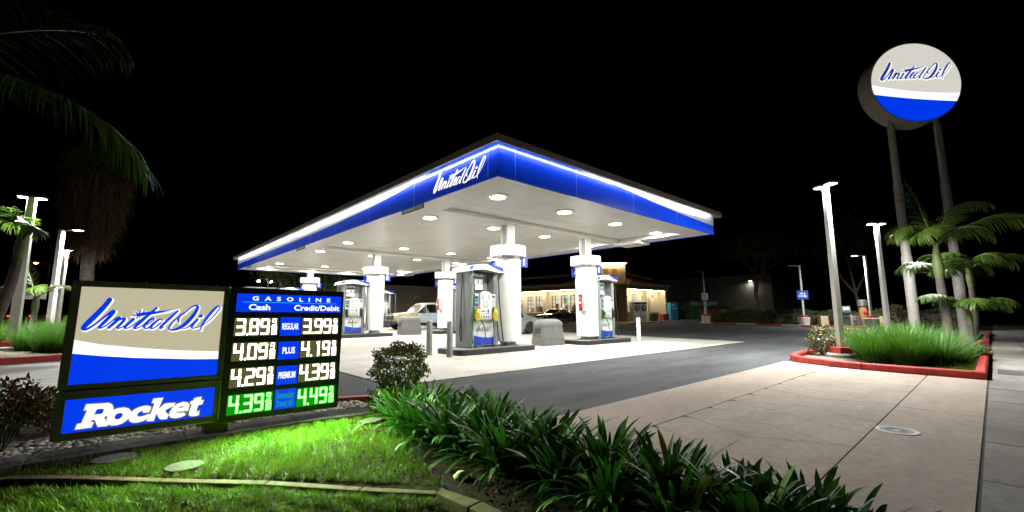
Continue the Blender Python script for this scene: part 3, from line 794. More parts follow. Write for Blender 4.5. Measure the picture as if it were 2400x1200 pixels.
yz_plate('white_stripe', [(9.4, 4.838), (10.2, 4.74), (11.07, 4.659), (12.0, 4.60), (13.07, 4.547), (15.5, 4.485), (18.6, 4.447), (25, 4.43), (32.44, 4.43), (32.44, 4.838)], X0 - 0.032, 'fascia_white')
yz_plate('pale_stripe', [(12.2, 4.592), (13.07, 4.549), (15.5, 4.487), (18.6, 4.449), (25, 4.432), (32.43, 4.432), (32.43, 4.60), (25, 4.555), (18.6, 4.525)], X0 - 0.037, 'fascia_pale')
mb = MB(); mb.xz([(8.3, 4.838), (9.7, 4.775), (10.95, 4.692), (12.3, 4.585), (13.52, 4.51), (15, 4.455), (16.29, 4.418), (16.29, 4.838)], Y0 - 0.036, Y0 - 0.032); cpart('white_stripe', mb, 'fascia_white')
mb = MB(); mb.xz([(12.5, 4.575), (13.52, 4.512), (15, 4.457), (16.285, 4.42), (16.285, 4.61), (14.6, 4.56)], Y0 - 0.041, Y0 - 0.037); cpart('pale_stripe', mb, 'fascia_pale')
for s in LY[1:-1]:
    mb = MB(); mb.box(X0 - 0.0315, X0 - 0.010, s - 0.004, s + 0.004, ZC - 0.018, 4.84); cpart('seam_strip', mb, 'seam_trim')
for s in RX[1:-1]:
    mb = MB(); mb.box(s - 0.004, s + 0.004, Y0 - 0.0315, Y0 - 0.010, ZC - 0.018, 4.84); cpart('seam_strip', mb, 'seam_trim')
# coping with its overhang
for b in ((X0 - 0.27, X0 - 0.022, Y0 - 0.27, Y1 + 0.27), (X1 + 0.022, X1 + 0.27, Y0 - 0.27, Y1 + 0.27), (X0 - 0.02, X1 + 0.02, Y0 - 0.27, Y0 - 0.02), (X0 - 0.02, X1 + 0.02, Y1 + 0.02, Y1 + 0.27)):
    mb = MB(); mb.box(b[0], b[1], b[2], b[3], 4.845, 4.862); cpart('coping', mb, 'coping_metal')
for b in ((X0 - 0.272, X0 - 0.257, Y0 - 0.272, Y1 + 0.272), (X1 + 0.257, X1 + 0.272, Y0 - 0.272, Y1 + 0.272), (X0 - 0.256, X1 + 0.256, Y0 - 0.272, Y0 - 0.257), (X0 - 0.256, X1 + 0.256, Y1 + 0.257, Y1 + 0.272)):
    mb = MB(); mb.box(b[0], b[1], b[2], b[3], 4.755, 4.91); cpart('coping_edge', mb, 'coping_metal')
# LED strip modules under the overhang
def leds(pts, along):
    mb = MB()
    for p in pts:
        if along == 'y': mb.box(p[0] - 0.014, p[0] + 0.014, p[1] - 0.095, p[1] + 0.095, 4.832, 4.843)
        else: mb.box(p[0] - 0.095, p[0] + 0.095, p[1] - 0.014, p[1] + 0.014, 4.832, 4.843)
    return tag(cpart('led_strip', mb, 'strip_led'), kind='stuff')
leds([(X0 - 0.17, Y0 - 0.12 + 0.225 * i) for i in range(115)], 'y')
leds([(X0 + 0.02 + 0.225 * i, Y0 - 0.17) for i in range(46)], 'x')
# the station's name on the left fascia, and drip boxes under the right edge
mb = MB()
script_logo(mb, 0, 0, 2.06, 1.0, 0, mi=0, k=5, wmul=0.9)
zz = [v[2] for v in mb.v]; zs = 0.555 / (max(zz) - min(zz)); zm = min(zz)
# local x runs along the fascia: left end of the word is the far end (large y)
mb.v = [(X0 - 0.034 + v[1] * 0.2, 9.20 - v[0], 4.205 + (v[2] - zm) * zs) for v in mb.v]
cpart('fascia_lettering', mb, 'glow_letter')
for yb in (9.85, 28.9):
    mb = MB(); mb.box(X1 - 0.95, X1 - 0.1, yb - 0.55, yb + 0.55, 4.0, ZC - 0.002); cpart('drip_box', mb, 'soffit_paint', bevel=0.01)

# clearance plates under the left fascia
def clearance(y0, y1, label):
    t = thing('clearance_sign', label, 'sign', (X0 - 0.02, (y0 + y1) / 2, 4.045))
    L = y1 - y0
    mb = MB(); mb.box(-0.01, 0.01, -L / 2, L / 2, -0.078, 0.052); mb.build('plate', 'print_teal', t)
    mb = MB(); text(mb, "CLEARANCE 13'-06\"", -L / 2 + 0.05, L / 2 - 0.05, -0.045, 0.025, 0, bold=0.012)
    mb.v = [(-0.0125, -v[0], v[2]) for v in mb.v]; mb.build('lettering', 'print_white', t)
    return t
clearance(9.70, 10.86, 'dark teal clearance plate nearest the canopy corner, under the blue fascia')
clearance(19.18, 20.28, 'middle one of the three dark clearance plates under the canopy edge')
clearance(28.75, 29.75, 'small clearance plate at the far left end of the canopy')

# canopy lamps
lamp = thing('canopy_light', 'round white LED lamp lit in the canopy soffit', 'ceiling light', (0, 0, 4.28), group='LED lamps set in the canopy soffit')
mb = MB(); mb.lathe([(0.30, 0.0), (0.30, -0.02), (0.27, -0.035), (0.0, -0.035)], 28); mb.build('housing', 'white_metal', lamp, smooth=40)
for s in (-1, 1):
    mb = MB(); mb.lathe([(0.205, 0.0), (0.20, -0.012), (0.0, -0.014)], 14, a0=math.radians(8 if s > 0 else 188), a1=math.radians(172 if s > 0 else 352), caps=False, c=(0, 0, -0.036)); mb.build('lens', 'lamp_lens', lamp)
mb = MB(); mb.box(-0.22, 0.22, -0.025, 0.025, -0.056, -0.036); mb.build('divider', 'white_metal', lamp)
area_lamp('lamp_light', P_CANOPY, (0, 0, -0.065), lamp, 0.38, (1.0, 0.98, 0.93))
first = True
for ri, yy in enumerate((8.434, 11.75, 18.268, 21.643, 28.534, 31.3)):
    for i in range(4):
        x = 7.205 + 2.641 * i
        lb = 'white canopy lamp, %s from the lettered fascia in the %s row' % (('first', 'second', 'third', 'fourth')[i], ('front', 'second', 'third', 'fourth', 'fifth', 'rear')[ri])
        if first: lamp.location = (x, yy, 4.28); lamp['label'] = lb; first = False
        else: copy_tree(lamp, (x, yy, 4.28), label=lb)

# ------------------------------------------------------------------ columns
def number_flag(parent, num, x, y, z):
    mb = MB(); mb.box(x - 0.16, x + 0.16, y - 0.012, y + 0.012, z - 0.165, z + 0.165)
    f = mb.build('number_flag', 'sign_blue', parent)
    mb = MB(); text(mb, str(num), x - 0.085, x + 0.085, z - 0.11, z + 0.11, y - 0.0145, bold=0.05, keep=True); mb.build('numeral', 'print_white', f)
def column(x, y, nr, nl, label):
    g0 = G(x, y) + 0.17
    t = thing('canopy_column', label, 'column', (x, y, g0), group='white canopy columns')
    top = ZC + 0.010 - g0
    mb = MB()
    for s in (-1, 1): mb.box(-0.16, 0.16, s * 0.15 - 0.012, s * 0.15 + 0.012, 0.0, top)
    mb.box(-0.012, 0.012, -0.136, 0.136, 0.0, top); mb.build('steel_post', 'white_metal', t)
    mb = MB(); mb.box(-0.24, 0.24, -0.22, 0.22, 0.0, 0.03); mb.box(-0.19, 0.19, -0.17, 0.17, 0.031, 0.16); mb.build('base_plate', 'galv', t, bevel=0.004)
    mb = MB(); mb.lathe([(0.40, 0.14), (0.415, 0.14), (0.415, 2.735), (0.40, 2.735), (0.40, 0.14)], 48, caps=False); mb.build('cladding', 'white_metal', t, smooth=40)
    mb = MB(); mb.box(-0.36, 0.36, -0.30, 0.30, 2.70, 2.712); mb.build('cladding_cap', 'white_metal', t)
    mb = MB(); mb.lathe([(0.545, 2.83), (0.585, 2.83), (0.585, 3.17), (0.545, 3.17), (0.545, 2.83)], 48, caps=False); mb.build('collar_ring', 'white_metal', t, smooth=40)
    mb = MB()
    for k in range(4):
        R = Matrix.Rotation(k * math.pi / 2 + 0.4, 4, 'Z'); mb.box(0.15, 0.545, -0.02, 0.02, 2.95, 3.05, mat=R)
    mb.build('collar_bracket', 'white_metal', t)
    number_flag(t, nr, 0.47, -0.26, 2.68)
    number_flag(t, nl, -0.30, 0.32, 2.55)
    return t
ci = 1
rows = ('front', 'middle', 'back')
for j in range(3):
    for i in range(2):
        column(COLX[i], COLY[j], ci, ci + 1, ['white round column with blue number %d flag beside the %s' % (ci, w) for w in ('nearest pump with yellow nozzle bags', 'red fire extinguisher box on its near side', 'pump at the left, behind the price sign', 'parked pickup', 'far left end of the price sign', 'farthest pump, mostly behind column 5')][ci // 2])
        ci += 2

# ------------------------------------------------------------------ pump islands
def island(x0, x1, y0, y1, label, mirror=False):
    cx, cyy = (x0 + x1) / 2, (y0 + y1) / 2
    t = thing('pump_island', label, 'pump island', (cx, cyy, G(cx, cyy)), group='raised pump islands')
    a, b = (x1 - x0) / 2, (y1 - y0) / 2
    r = 0.22
    pts = []
    for sx, sy, a0 in ((1, 1, 0), (-1, 1, 90), (-1, -1, 180), (1, -1, 270)):
        pts += arc(sx * (a - r), sy * (b - r), r, a0, a0 + 90, 4)
    mb = MB(); mb.prism(pts, -0.05, 0.150); mb.build('island_wall', 'island_black', t)
    mb = MB(); mb.prism([(p[0] * 0.985, p[1] * 0.97) for p in pts], 0.1505, 0.170); mb.build('island_slab', 'island_top', t, bevel=0.006)
    return t
IS = []
for j, yy in enumerate(COLY):
    IS.append(island(COLX[0] - 2.25, COLX[0] + 0.82, yy - 0.52, yy + 0.78, 'black edged pump island under %s' % ('columns number 1, nearest the camera', 'column number 5, right of the price sign', 'the back left column')[j]))
    IS.append(island(COLX[1] - 0.78, COLX[1] + 2.30, yy - 0.52, yy + 0.78, 'black edged pump island under %s' % ('column number 3, at the right edge of the canopy', 'column number 7, beside the pickup', 'the back right column')[j]))

# ------------------------------------------------------------------ fuel dispensers
def dispenser(label):
    t = thing('fuel_dispenser', label, 'fuel pump', group='fuel dispensers on the islands')
    mb = MB(); mb.box(-0.54, 0.54, 0.03, 0.72, 0.0, 0.06); mb.build('plinth', 'rubber', t)
    for s in (-1, 1):
        pts = [(s * 0.385, 0.0), (s * 0.47, -0.045), (s * 0.545, 0.0), (s * 0.555, 0.06), (s * 0.555, 0.70), (s * 0.385, 0.75)]
        mb = MB(); mb.prism(pts, 0.02, 2.28); mb.build('side_pylon', 'pump_grey', t, bevel=0.008)
    mb = MB(); mb.box(-0.383, 0.383, 0.32, 0.74, 0.06, 2.27); mb.build('back_panel', 'pump_grey', t)
    mb = MB(); mb.box(-0.383, 0.383, 0.02, 0.318, 0.065, 0.775); lp = mb.build('lower_panel', 'pump_white', t, bevel=0.006)
    mb = MB(); mb.xz([(-0.381, 0.075), (0.381, 0.075), (0.381, 0.30), (0.2, 0.285), (0.0, 0.295), (-0.2, 0.325), (-0.381, 0.37)], 0.0155, 0.0195); mb.build('blue_wave', 'sign_blue', lp)
    mb = MB(); script_logo(mb, -0.25, 0.46, 0.52, 0.70, 0.017, k=3, wmul=0.75); mb.build('name_lettering', 'print_black', lp)
    mb = MB(); text(mb, 'GASOLINE', -0.13, 0.16, 0.425, 0.445, 0.0172, bold=0.0, spacing=2.2); mb.build('small_lettering', 'print_grey', lp)
    # control head
    mb = MB(); mb.xz([(-0.41, 0.79), (0.41, 0.79), (0.43, 0.90), (0.43, 1.60), (-0.43, 1.60), (-0.43, 0.90)], -0.05, 0.318); ch = mb.build('control_head', 'pump_light', t, bevel=0.015)
    arch = [(0.22, 0.83), (0.22, 1.58)] + [(0.22 * math.cos(math.radians(a)), 1.58 + 0.10 * math.sin(math.radians(a))) for a in range(15, 180, 15)] + [(-0.22, 1.58), (-0.22, 0.83)]
    mb = MB(); mb.xz(arch, -0.085, -0.051); bz = mb.build('bezel', 'pump_white', ch, bevel=0.01)
    for (nm, a, b, c, d, m, yy) in (('screen_surround', -0.17, 0.17, 1.42, 1.58, 'print_grey', -0.088), ('display', -0.07, 0.08, 1.44, 1.56, 'screen_white', -0.092), ('keypad', -0.10, 0.10, 1.18, 1.38, 'print_grey', -0.088), ('keypad_label', -0.035, 0.035, 1.25, 1.34, 'print_white', -0.091),
                                    ('card_slot', -0.17, -0.02, 1.06, 1.09, 'print_black', -0.088), ('receipt_slot', 0.06, 0.12, 1.03, 1.13, 'print_black', -0.088), ('grade_strip', -0.18, -0.08, 0.86, 1.01, 'green_grip', -0.088), ('grade_strip', -0.07, 0.18, 0.86, 1.01, 'sign_blue', -0.088)):
        mb = MB(); mb.box(a, b, yy, yy + 0.006, c, d); mb.build(nm, m, ch)
    for k, bx in enumerate((-0.13, -0.03, 0.05, 0.13)):
        mb = MB(); mb.box(bx - 0.03, bx + 0.03, -0.100, -0.089, 0.865, 0.915); mb.build('grade_button', 'yellow_button', ch, bevel=0.004)
        mb = MB(); mb.box(bx - 0.024, bx + 0.024, -0.093, -0.0885, 0.935, 0.995); mb.build('price_window', 'print_white', ch)
    mb = MB()
    for k, (z, m) in enumerate(((1.44, 0), (1.33, 0), (1.22, 0))): mb.box(-0.39, -0.26, -0.056, -0.051, z, z + 0.09)
    mb.build('notice', 'print_navy', ch)
    mb = MB(); mb.box(-0.385, -0.265, -0.057, -0.051, 1.335, 1.375); mb.build('green_label', 'tag_green', ch)
    mb = MB(); mb.box(0.28, 0.38, -0.056, -0.051, 1.49, 1.55); mb.box(0.28, 0.38, -0.056, -0.051, 1.14, 1.20); mb.build('notice', 'print_black', ch)
    # nozzles at either side
    for s in (-1, 1):
        mb = MB(); mb.box(s * 0.345 - 0.07, s * 0.345 + 0.07, -0.062, -0.051, 0.80, 1.14); nb = mb.build('nozzle_boot', 'rubber', ch)
        mb = MB(); mb.tube([(s * 0.345, -0.07, 1.10), (s * 0.345, -0.12, 1.06), (s * 0.35, -0.13, 0.98), (s * 0.355, -0.11, 0.88)], [0.022, 0.034, 0.030, 0.02], 8); mb.tube([(s * 0.345, -0.11, 1.05), (s * 0.345, -0.18, 1.0), (s * 0.35, -0.16, 0.93)], 0.011, 6)
        mb.build('nozzle', 'rubber', ch, smooth=50)
    # advert frame in the recess
    mb = MB(); mb.box(-0.36, 0.13, 0.20, 0.319, 1.70, 2.10); fr = mb.build('advert_frame', 'print_black', t)
    mb = MB(); mb.box(-0.335, 0.105, 0.192, 0.199, 1.73, 2.07); mb.build('advert_sheet', 'pale_panel', fr)
    mb = MB(); text(mb, '2', -0.14, -0.03, 1.90, 2.01, 0.190, bold=0.04); text(mb, '$', -0.015, 0.025, 1.92, 1.99, 0.190, bold=0.03); text(mb, '4', 0.03, 0.10, 1.88, 2.01, 0.190, bold=0.04)
    mb.box(-0.31, -0.25, 0.188, 0.191, 1.86, 1.92); mb.box(-0.23, -0.17, 0.188, 0.191, 1.86, 1.90); mb.build('advert_print', 'print_navy', fr)
    mb = MB(); mb.box(-0.36, 0.13, 0.20, 0.319, 2.115, 2.245); ic = mb.build('icon_strip', 'print_navy', t)
    for a, b in ((-0.34, -0.22), (-0.18, -0.06), (-0.02, 0.11)):
        mb = MB(); mb.box(a, b, 0.194, 0.199, 2.135, 2.225); q = mb.build('icon_panel', 'pale_panel', ic)
        mb = MB(); mb.box(a + 0.03, b - 0.03, 0.190, 0.1935, 2.15, 2.19); mb.build('icon', 'print_red' if a > -0.1 else 'print_black', ic)
    mb = MB(); mb.box(0.17, 0.36, 0.305, 0.3195, 1.72, 2.22); rn = mb.build('notice_board', 'pump_light', t)
    mb = MB()
    for k in range(7): mb.box(0.19, 0.19 + random.uniform(0.08, 0.15), 0.301, 0.3045, 2.18 - 0.055 * k, 2.20 - 0.055 * k)
    mb.build('notice_print', 'print_grey', rn)
    # curved cap with a blue corner
    up = [(-0.64, 2.30), (-0.60, 2.40), (-0.40, 2.465), (-0.15, 2.50), (0.15, 2.50), (0.40, 2.475), (0.64, 2.42)]
    lo = [(0.66, 2.285), (0.5, 2.265), (0.2, 2.30), (-0.1, 2.335), (-0.4, 2.31), (-0.66, 2.255)]
    mb = MB(); mb.xz(up + lo, -0.14, 0.84); cp = mb.build('top_cap', 'pump_white', t, smooth=30)
    mb = MB(); mb.xz([(0.02, 2.501), (0.15, 2.501), (0.40, 2.476), (0.641, 2.421), (0.661, 2.30), (0.45, 2.35), (0.2, 2.43)], -0.146, -0.141); mb.build('blue_corner', 'sign_blue', cp)
    mb = MB(); mb.xz([(-0.661, 2.30), (-0.641, 2.395), (-0.5, 2.43), (-0.55, 2.33)], -0.146, -0.141); mb.build('blue_corner', 'sign_blue', cp)
    # hoses
    h = [(-0.44, 0.05, 2.26), (-0.45, -0.07, 2.05), (-0.46, -0.12, 1.5), (-0.53, -0.16, 0.8), (-0.60, -0.19, 0.35), (-0.52, -0.21, 0.10), (-0.30, -0.21, 0.04), (-0.12, -0.19, 0.18), (-0.09, -0.15, 0.55), (-0.20, -0.12, 0.80), (-0.33, -0.12, 0.90)]
    mb = MB(); mb.tube([tuple(p) for p in spline(h, 4)], 0.016, 7); mb.build('hose', 'green_hose', t, smooth=60)
    h = [(0.47, 0.05, 2.26), (0.50, -0.08, 2.0), (0.52, -0.12, 1.3), (0.60, -0.14, 0.5), (0.63, -0.15, 0.2), (0.54, -0.16, 0.10), (0.45, -0.15, 0.3), (0.42, -0.13, 0.7), (0.36, -0.12, 0.90)]
    mb = MB(); mb.tube([tuple(p) for p in spline(h, 4)], 0.017, 7); mb.build('hose', 'rubber', t, smooth=60)
    h = [(-0.58, 0.35, 2.20), (-0.61, 0.34, 1.4), (-0.62, 0.34, 1.0), (-0.68, 0.30, 0.5), (-0.66, 0.28, 0.24), (-0.60, 0.32, 0.28), (-0.575, 0.4, 0.9)]
    mb = MB(); mb.tube([tuple(p) for p in spline(h, 4)], 0.017, 7); mb.build('hose', 'rubber', t, smooth=60)
    return t
PUMPS = [(8.36, COLY[0] - 0.12, 'nearest fuel pump, grey and white, with yellow bags tied over its nozzles'), (14.55, COLY[0] - 0.16, 'fuel pump right of column number 3, with green nozzle and white bollard'),
         (8.36, COLY[1] - 0.12, 'fuel pump just right of the price sign, left of column number 5'), (14.62, COLY[1] - 0.12, 'fuel pump right of column number 7, half hidden by the nearest pump'),
         (8.36, COLY[2] - 0.12, 'back row fuel pump hidden behind the price sign'), (14.62, COLY[2] - 0.12, 'back row fuel pump between column number 5 and the pickup grille')]
d0 = dispenser(PUMPS[0][2])
d0.location = (PUMPS[0][0], PUMPS[0][1], G(0, PUMPS[0][1]) + 0.17)
for x, y, lb in PUMPS[1:]:
    copy_tree(d0, (x, y, G(0, y) + 0.17), label=lb)
# yellow bags on the nearest pump's nozzles
for s, lb in ((-1, 'yellow plastic bag over the left nozzle of the nearest pump'), (1, 'yellow plastic bag over the right nozzle of the nearest pump')):
    bx, by, bz_ = PUMPS[0][0] + s * 0.345, PUMPS[0][1] - 0.12, G(0, PUMPS[0][1]) + 0.17
    b = thing('nozzle_bag', lb, 'bag', (bx, by, bz_ + 0.95), group='yellow bags on the nozzles')
    mb = MB()
    vs = []; rings = [(0.045, 0.20), (0.085, 0.13), (0.10, 0.0), (0.095, -0.10), (0.07, -0.16), (0.02, -0.18)]
    for r, z in rings:
        for k in range(12):
            a = k / 12 * 2 * math.pi; q = r * (1 + 0.14 * math.sin(3 * a + z * 20) + random.uniform(-0.06, 0.06)); vs.append((q * math.cos(a), 0.55 * q * math.sin(a) - 0.01, z))
    fs = [(i * 12 + k, i * 12 + (k + 1) % 12, (i + 1) * 12 + (k + 1) % 12, (i + 1) * 12 + k) for i in range(5) for k in range(12)]
    mb.add(vs, fs); mb.build('bag_film', 'yellow_bag', b, smooth=60)
    mb = MB()
    for k in range(4): mb.box(-0.05, 0.045 - 0.01 * (k % 2), -0.068, -0.064, 0.045 - 0.035 * k, 0.06 - 0.035 * k)
    mb.build('bag_print', 'print_black', b)
    if s < 0:
        mb = MB(); mb.box(-0.03, 0.05, -0.03, 0.03, 0.19, 0.25); mb.build('tie_tag', 'orange_tag', b)
mb = MB(); mb.tube([(0, 0, 0.06), (0.0, -0.03, 0.02), (0.0, -0.02, -0.06)], [0.03, 0.045, 0.03], 8)
o = mb.build('nozzle_guard', 'green_grip', None, smooth=50, loc=(PUMPS[1][0] - 0.30, PUMPS[1][1] - 0.14, G(0, PUMPS[1][1]) + 0.17 + 0.98)); tag(o, 'bright green nozzle guard on the pump right of column number 3', 'nozzle guard')

# ------------------------------------------------------------------ bollards, bins, extinguishers
def bollard(x, y, mat, label, h=0.98, r=0.085):
    t = thing('bollard', label, 'bollard', (x, y, G(x, y)), group='steel bollards at the pump islands')
    mb = MB(); mb.lathe([(r, -0.02), (r, h - 0.03), (r - 0.01, h - 0.01), (r - 0.03, h), (0, h)], 24); mb.build('pipe', mat, t, smooth=50)
    mb = MB(); mb.lathe([(r + 0.012, 0), (r + 0.012, 0.025), (r + 0.001, 0.03)], 24, caps=False); mb.build('foot_seal', 'island_top', t, smooth=50)
    return t
bollard(6.78, 10.95, 'bollard_grey', 'grey scuffed bollard left of the nearest pump island, the farther of two')
bollard(6.90, 10.10, 'bollard_grey', 'grey scuffed bollard before the nearest pump island, the nearer of two')
bollard(16.28, 10.05, 'bollard_white', 'pale bollard right of the pump with the green nozzle')
bollard(16.3, 19.8, 'bollard_white', 'pale bollard behind the nearest pump, at the second row')

def waste_bin(x, y, label):
    t = thing('waste_bin', label, 'bin', (x, y, G(x, y) + 0.014), rotz=math.radians(-6), group='grey moulded bins between the pumps')
    def body(z0, z1, k0, k1, name, mat, top=False):
        mb = MB(); vs = []; a, b, r = 0.56, 0.36, 0.12
        base = []
        for sx, sy, a0 in ((1, 1, 0), (-1, 1, 90), (-1, -1, 180), (1, -1, 270)): base += arc(sx * (a - r), sy * (b - r), r, a0, a0 + 90, 4)
        n = len(base)
        lv = [(z0, k0), (z1, k1)] if not top else [(z0, k0), (z0 + 0.10, k0 * 0.97), (z0 + 0.16, k0 * 0.88), (z1, k1)]
        for z, k in lv: vs += [(p[0] * k, p[1] * k, z) for p in base]
        fs = [(i * n + k, i * n + (k + 1) % n, (i + 1) * n + (k + 1) % n, (i + 1) * n + k) for i in range(len(lv) - 1) for k in range(n)]
        fs += [tuple(reversed(range(n))), tuple((len(lv) - 1) * n + k for k in range(n))]
        mb.add(vs, fs); return mb.build(name, mat, t, smooth=35)
    body(0.0, 0.22, 1.0, 0.985, 'base_skirt', 'bin_grey'); body(0.226, 0.70, 0.975, 0.86, 'bin_body', 'bin_grey'); body(0.706, 0.94, 0.90, 0.52, 'lid', 'bin_grey', True)
    xa, xb = -0.526, -0.494
    mb = MB(); mb.add([(xa, -0.2, 0.40), (xa, 0.2, 0.40), (xb, 0.17, 0.64), (xb, -0.17, 0.64), (-0.45, -0.2, 0.40), (-0.45, 0.2, 0.40), (-0.45, 0.17, 0.64), (-0.45, -0.17, 0.64)], [(3, 2, 1, 0), (4, 5, 6, 7), (0, 1, 5, 4), (1, 2, 6, 5), (2, 3, 7, 6), (3, 0, 4, 7)]); mb.build('opening', 'bin_dark', t)
    mb = MB(); mb.box(-0.57, -0.50, -0.22, 0.22, 0.36, 0.395); mb.build('tray_lip', 'bin_grey', t, bevel=0.01)
    for sx in (-0.06, 0.30):
        mb = MB(); mb.add([(sx - 0.004, -0.3615, 0.02), (sx + 0.004, -0.3615, 0.02), (sx + 0.004, -0.318, 0.69), (sx - 0.004, -0.318, 0.69), (sx - 0.004, -0.30, 0.02), (sx + 0.004, -0.30, 0.02), (sx + 0.004, -0.30, 0.69), (sx - 0.004, -0.30, 0.69)], [(0, 1, 2, 3), (7, 6, 5, 4), (0, 4, 5, 1), (3, 2, 6, 7), (0, 3, 7, 4), (1, 5, 6, 2)]); mb.build('panel_seam', 'bin_dark', t)
    mb = MB(); mb.box(-0.12, 0.12, -0.10, 0.10, 0.94, 0.952); mb.build('lid_label', 'shrub_leaf', t)
    return t
waste_bin(11.95, 11.15, 'grey moulded waste bin between column number 1 and column number 3')
waste_bin(11.45, 20.45, 'grey moulded waste bin in front of the parked pickup')

def extinguisher(x, y, z, label):
    t = thing('fire_extinguisher_box', label, 'extinguisher box', (x, y, z), math.radians(-72))
    mb = MB(); mb.box(-0.12, 0.14, -0.14, 0.10, -0.32, 0.33); 
    bx = mb.build('case', 'pump_light', t, bevel=0.012)
    mb = MB(); mb.box(-0.095, 0.03, -0.146, -0.141, -0.29, 0.29); mb.build('case_window', 'print_black', t)
    mb = MB(); mb.lathe([(0.045, -0.12), (0.05, -0.10), (0.05, 0.10), (0.03, 0.16), (0.015, 0.2)], 14, c=(-0.03, -0.149, 0.02)); mb.build('extinguisher', 'fire_red', t, smooth=50)
    mb = MB(); mb.box(-0.07, 0.01, -0.206, -0.201, -0.24, -0.05); mb.build('red_label', 'fire_red', t)
    mb = MB(); mb.box(-0.07, 0.01, -0.206, -0.201, -0.03, 0.03); mb.build('white_label', 'print_white', t)
    mb = MB(); mb.box(-0.075, -0.04, -0.207, -0.2, 0.12, 0.22); mb.build('green_tag', 'tag_green', t)
extinguisher(COLX[1] - 0.44, COLY[0] - 0.14, 1.62, 'grey fire extinguisher box with red labels on column number 3')
extinguisher(COLX[1] - 0.44, COLY[1] - 0.14, 1.72, 'fire extinguisher box on column number 7, by the pickup door')

# ================================================================== PRICE SIGN
def px_(x): return x - 0.87
sgn = thing('monument_sign', 'low station sign with name panel, lettered lower panel and lit fuel prices', 'price sign', (0.87, 5.30, 0.02))
sgn.rotation_euler = (0, 0.0133, 0)
def frame_box(name, x0, x1, z0, z1, fx0, fx1, fz0, fz1, mat, y0=0.0, y1=0.26):
    mb = MB()
    mb.box(x0, x1, y0, y1, fz1, z1); mb.box(x0, x1, y0, y1, z0, fz0)
    mb.box(x0, fx0, y0, y1, fz0 + 0.0005, fz1 - 0.0005); mb.box(fx1, x1, y0, y1, fz0 + 0.0005, fz1 - 0.0005)
    mb.box(fx0 + 0.0005, fx1 - 0.0005, y1 - 0.03, y1 - 0.002, fz0, fz1)
    return mb.build(name, mat, sgn, bevel=0.003)
dzr = 0.0133
L0, L1 = px_(-0.29), px_(0.862)
up_ = frame_box('upper_cabinet', L0, L1, 0.592, 1.515, px_(-0.228), px_(0.822), 0.632, 1.462, 'cabinet_bronze')
lowc = frame_box('lower_cabinet', L0, L1, 0.185, 0.578, px_(-0.228), px_(0.820), 0.238, 0.510, 'cabinet_bronze')
# upper face: beige field, white sweep, blue field
FX0, FX1 = px_(-0.227), px_(0.821)
mid1 = [(-0.227, 1.040), (-0.058, 0.994), (0.192, 0.951), (0.49, 0.910), (0.821, 0.880)]
mid2 = [(-0.227, 0.926), (-0.05, 0.894), (0.175, 0.862), (0.618, 0.818), (0.821, 0.806)]
lz = lambda x, z: z + dzr * (x - 0.87) - 0.02
m1 = [(px_(x), lz(x, z)) for x, z in mid1]; m2 = [(px_(x), lz(x, z)) for x, z in mid2]
mb = MB(); mb.xz(m1 + [(FX1, 1.4615), (FX0, 1.4615)], 0.012, 0.03); mb.build('beige_field', 'face_beige', up_)
mb = MB(); mb.xz(m2 + m1[::-1], 0.011, 0.03); mb.build('white_sweep', 'face_white', up_)
mb = MB(); mb.xz(m2 + [(FX1, 0.6325), (FX0, 0.6325)], 0.012, 0.03); mb.build('blue_field', 'face_blue', up_)
lx0, lzz, lw = px_(-0.182), lz(0.3, 1.097), 0.976
mb = MB(); script_logo(mb, lx0, lzz, lw, lw, 0.0105, grow=0.012, dx=0.007, dz=-0.007, k=5, wmul=0.8); mb.build('lettering_outline', 'outline_white', up_)
mb = MB(); script_logo(mb, lx0, lzz, lw, lw, 0.0045, k=6, wmul=0.8); mb.build('name_lettering', 'face_logo_blue', up_)
# lower face
mb = MB(); mb.box(FX0, px_(0.8195), 0.012, 0.03, 0.2385, 0.5095); mb.build('blue_field', 'face_blue', lowc)
rx0, rz0, rw = px_(-0.148), lz(0.3, 0.2805), 0.885
def rpt(k): return [(rx0 + a / 1000 * rw, rz0 + b / 1000 * rw) for a, b in ROCKET[k]]
mo = MB(); mi_ = MB()
for q, (k, h) in enumerate((('R', 'Rh'), ('o', 'oh'), ('c', None), ('k', None), ('e', 'eh'), ('t', None))):
    hs = [rpt(h)] if h else []
    shape(mo, rpt(k), [], off=0.0065, y=0.011 - 0.0004 * q)
    shape(mi_, rpt(k), hs, off=0.0, y=0.0075 - 0.0004 * q)
mo.build('lettering_outline', 'outline_grey', lowc); mi_.build('panel_lettering', 'outline_white', lowc)
mh = MB()
for q, h in enumerate(('Rh', 'oh', 'eh')): shape(mh, rpt(h), [], off=-0.004, y=0.0082 - 0.0002 * q)
mh.build('lettering_counter', 'face_blue', lowc)
# price cabinet
mb = MB(); mb.box(px_(0.878), px_(2.046), -0.012, 0.25, 0.165, 1.510); pc = mb.build('price_cabinet', 'cabinet_black', sgn, bevel=0.004)
mb = MB(); mb.box(px_(0.866), px_(0.8765), 0.01, 0.24, 0.19, 1.505); mb.build('joint_strip', 'trim_silver', sgn)
mb = MB(); mb.box(L0 + 0.02, L1 - 0.03, -0.004, 0.02, 0.176, 0.184); mb.build('drip_edge', 'trim_silver', sgn)
for x, z in ((-0.26, 0.585), (0.84, 0.585), (0.2, 1.5195), (0.75, 1.5195)):
    mb = MB(); mb.box(px_(x) - 0.008, px_(x) + 0.008, -0.006, 0.01, z - 0.006, z + 0.004); mb.build('latch', 'trim_silver', sgn)
yb = -0.014
mb = MB(); mb.box(px_(0.934), px_(2.016), yb - 0.004, yb, 1.257, 1.448); hd = mb.build('header_panel', 'face_blue', pc)
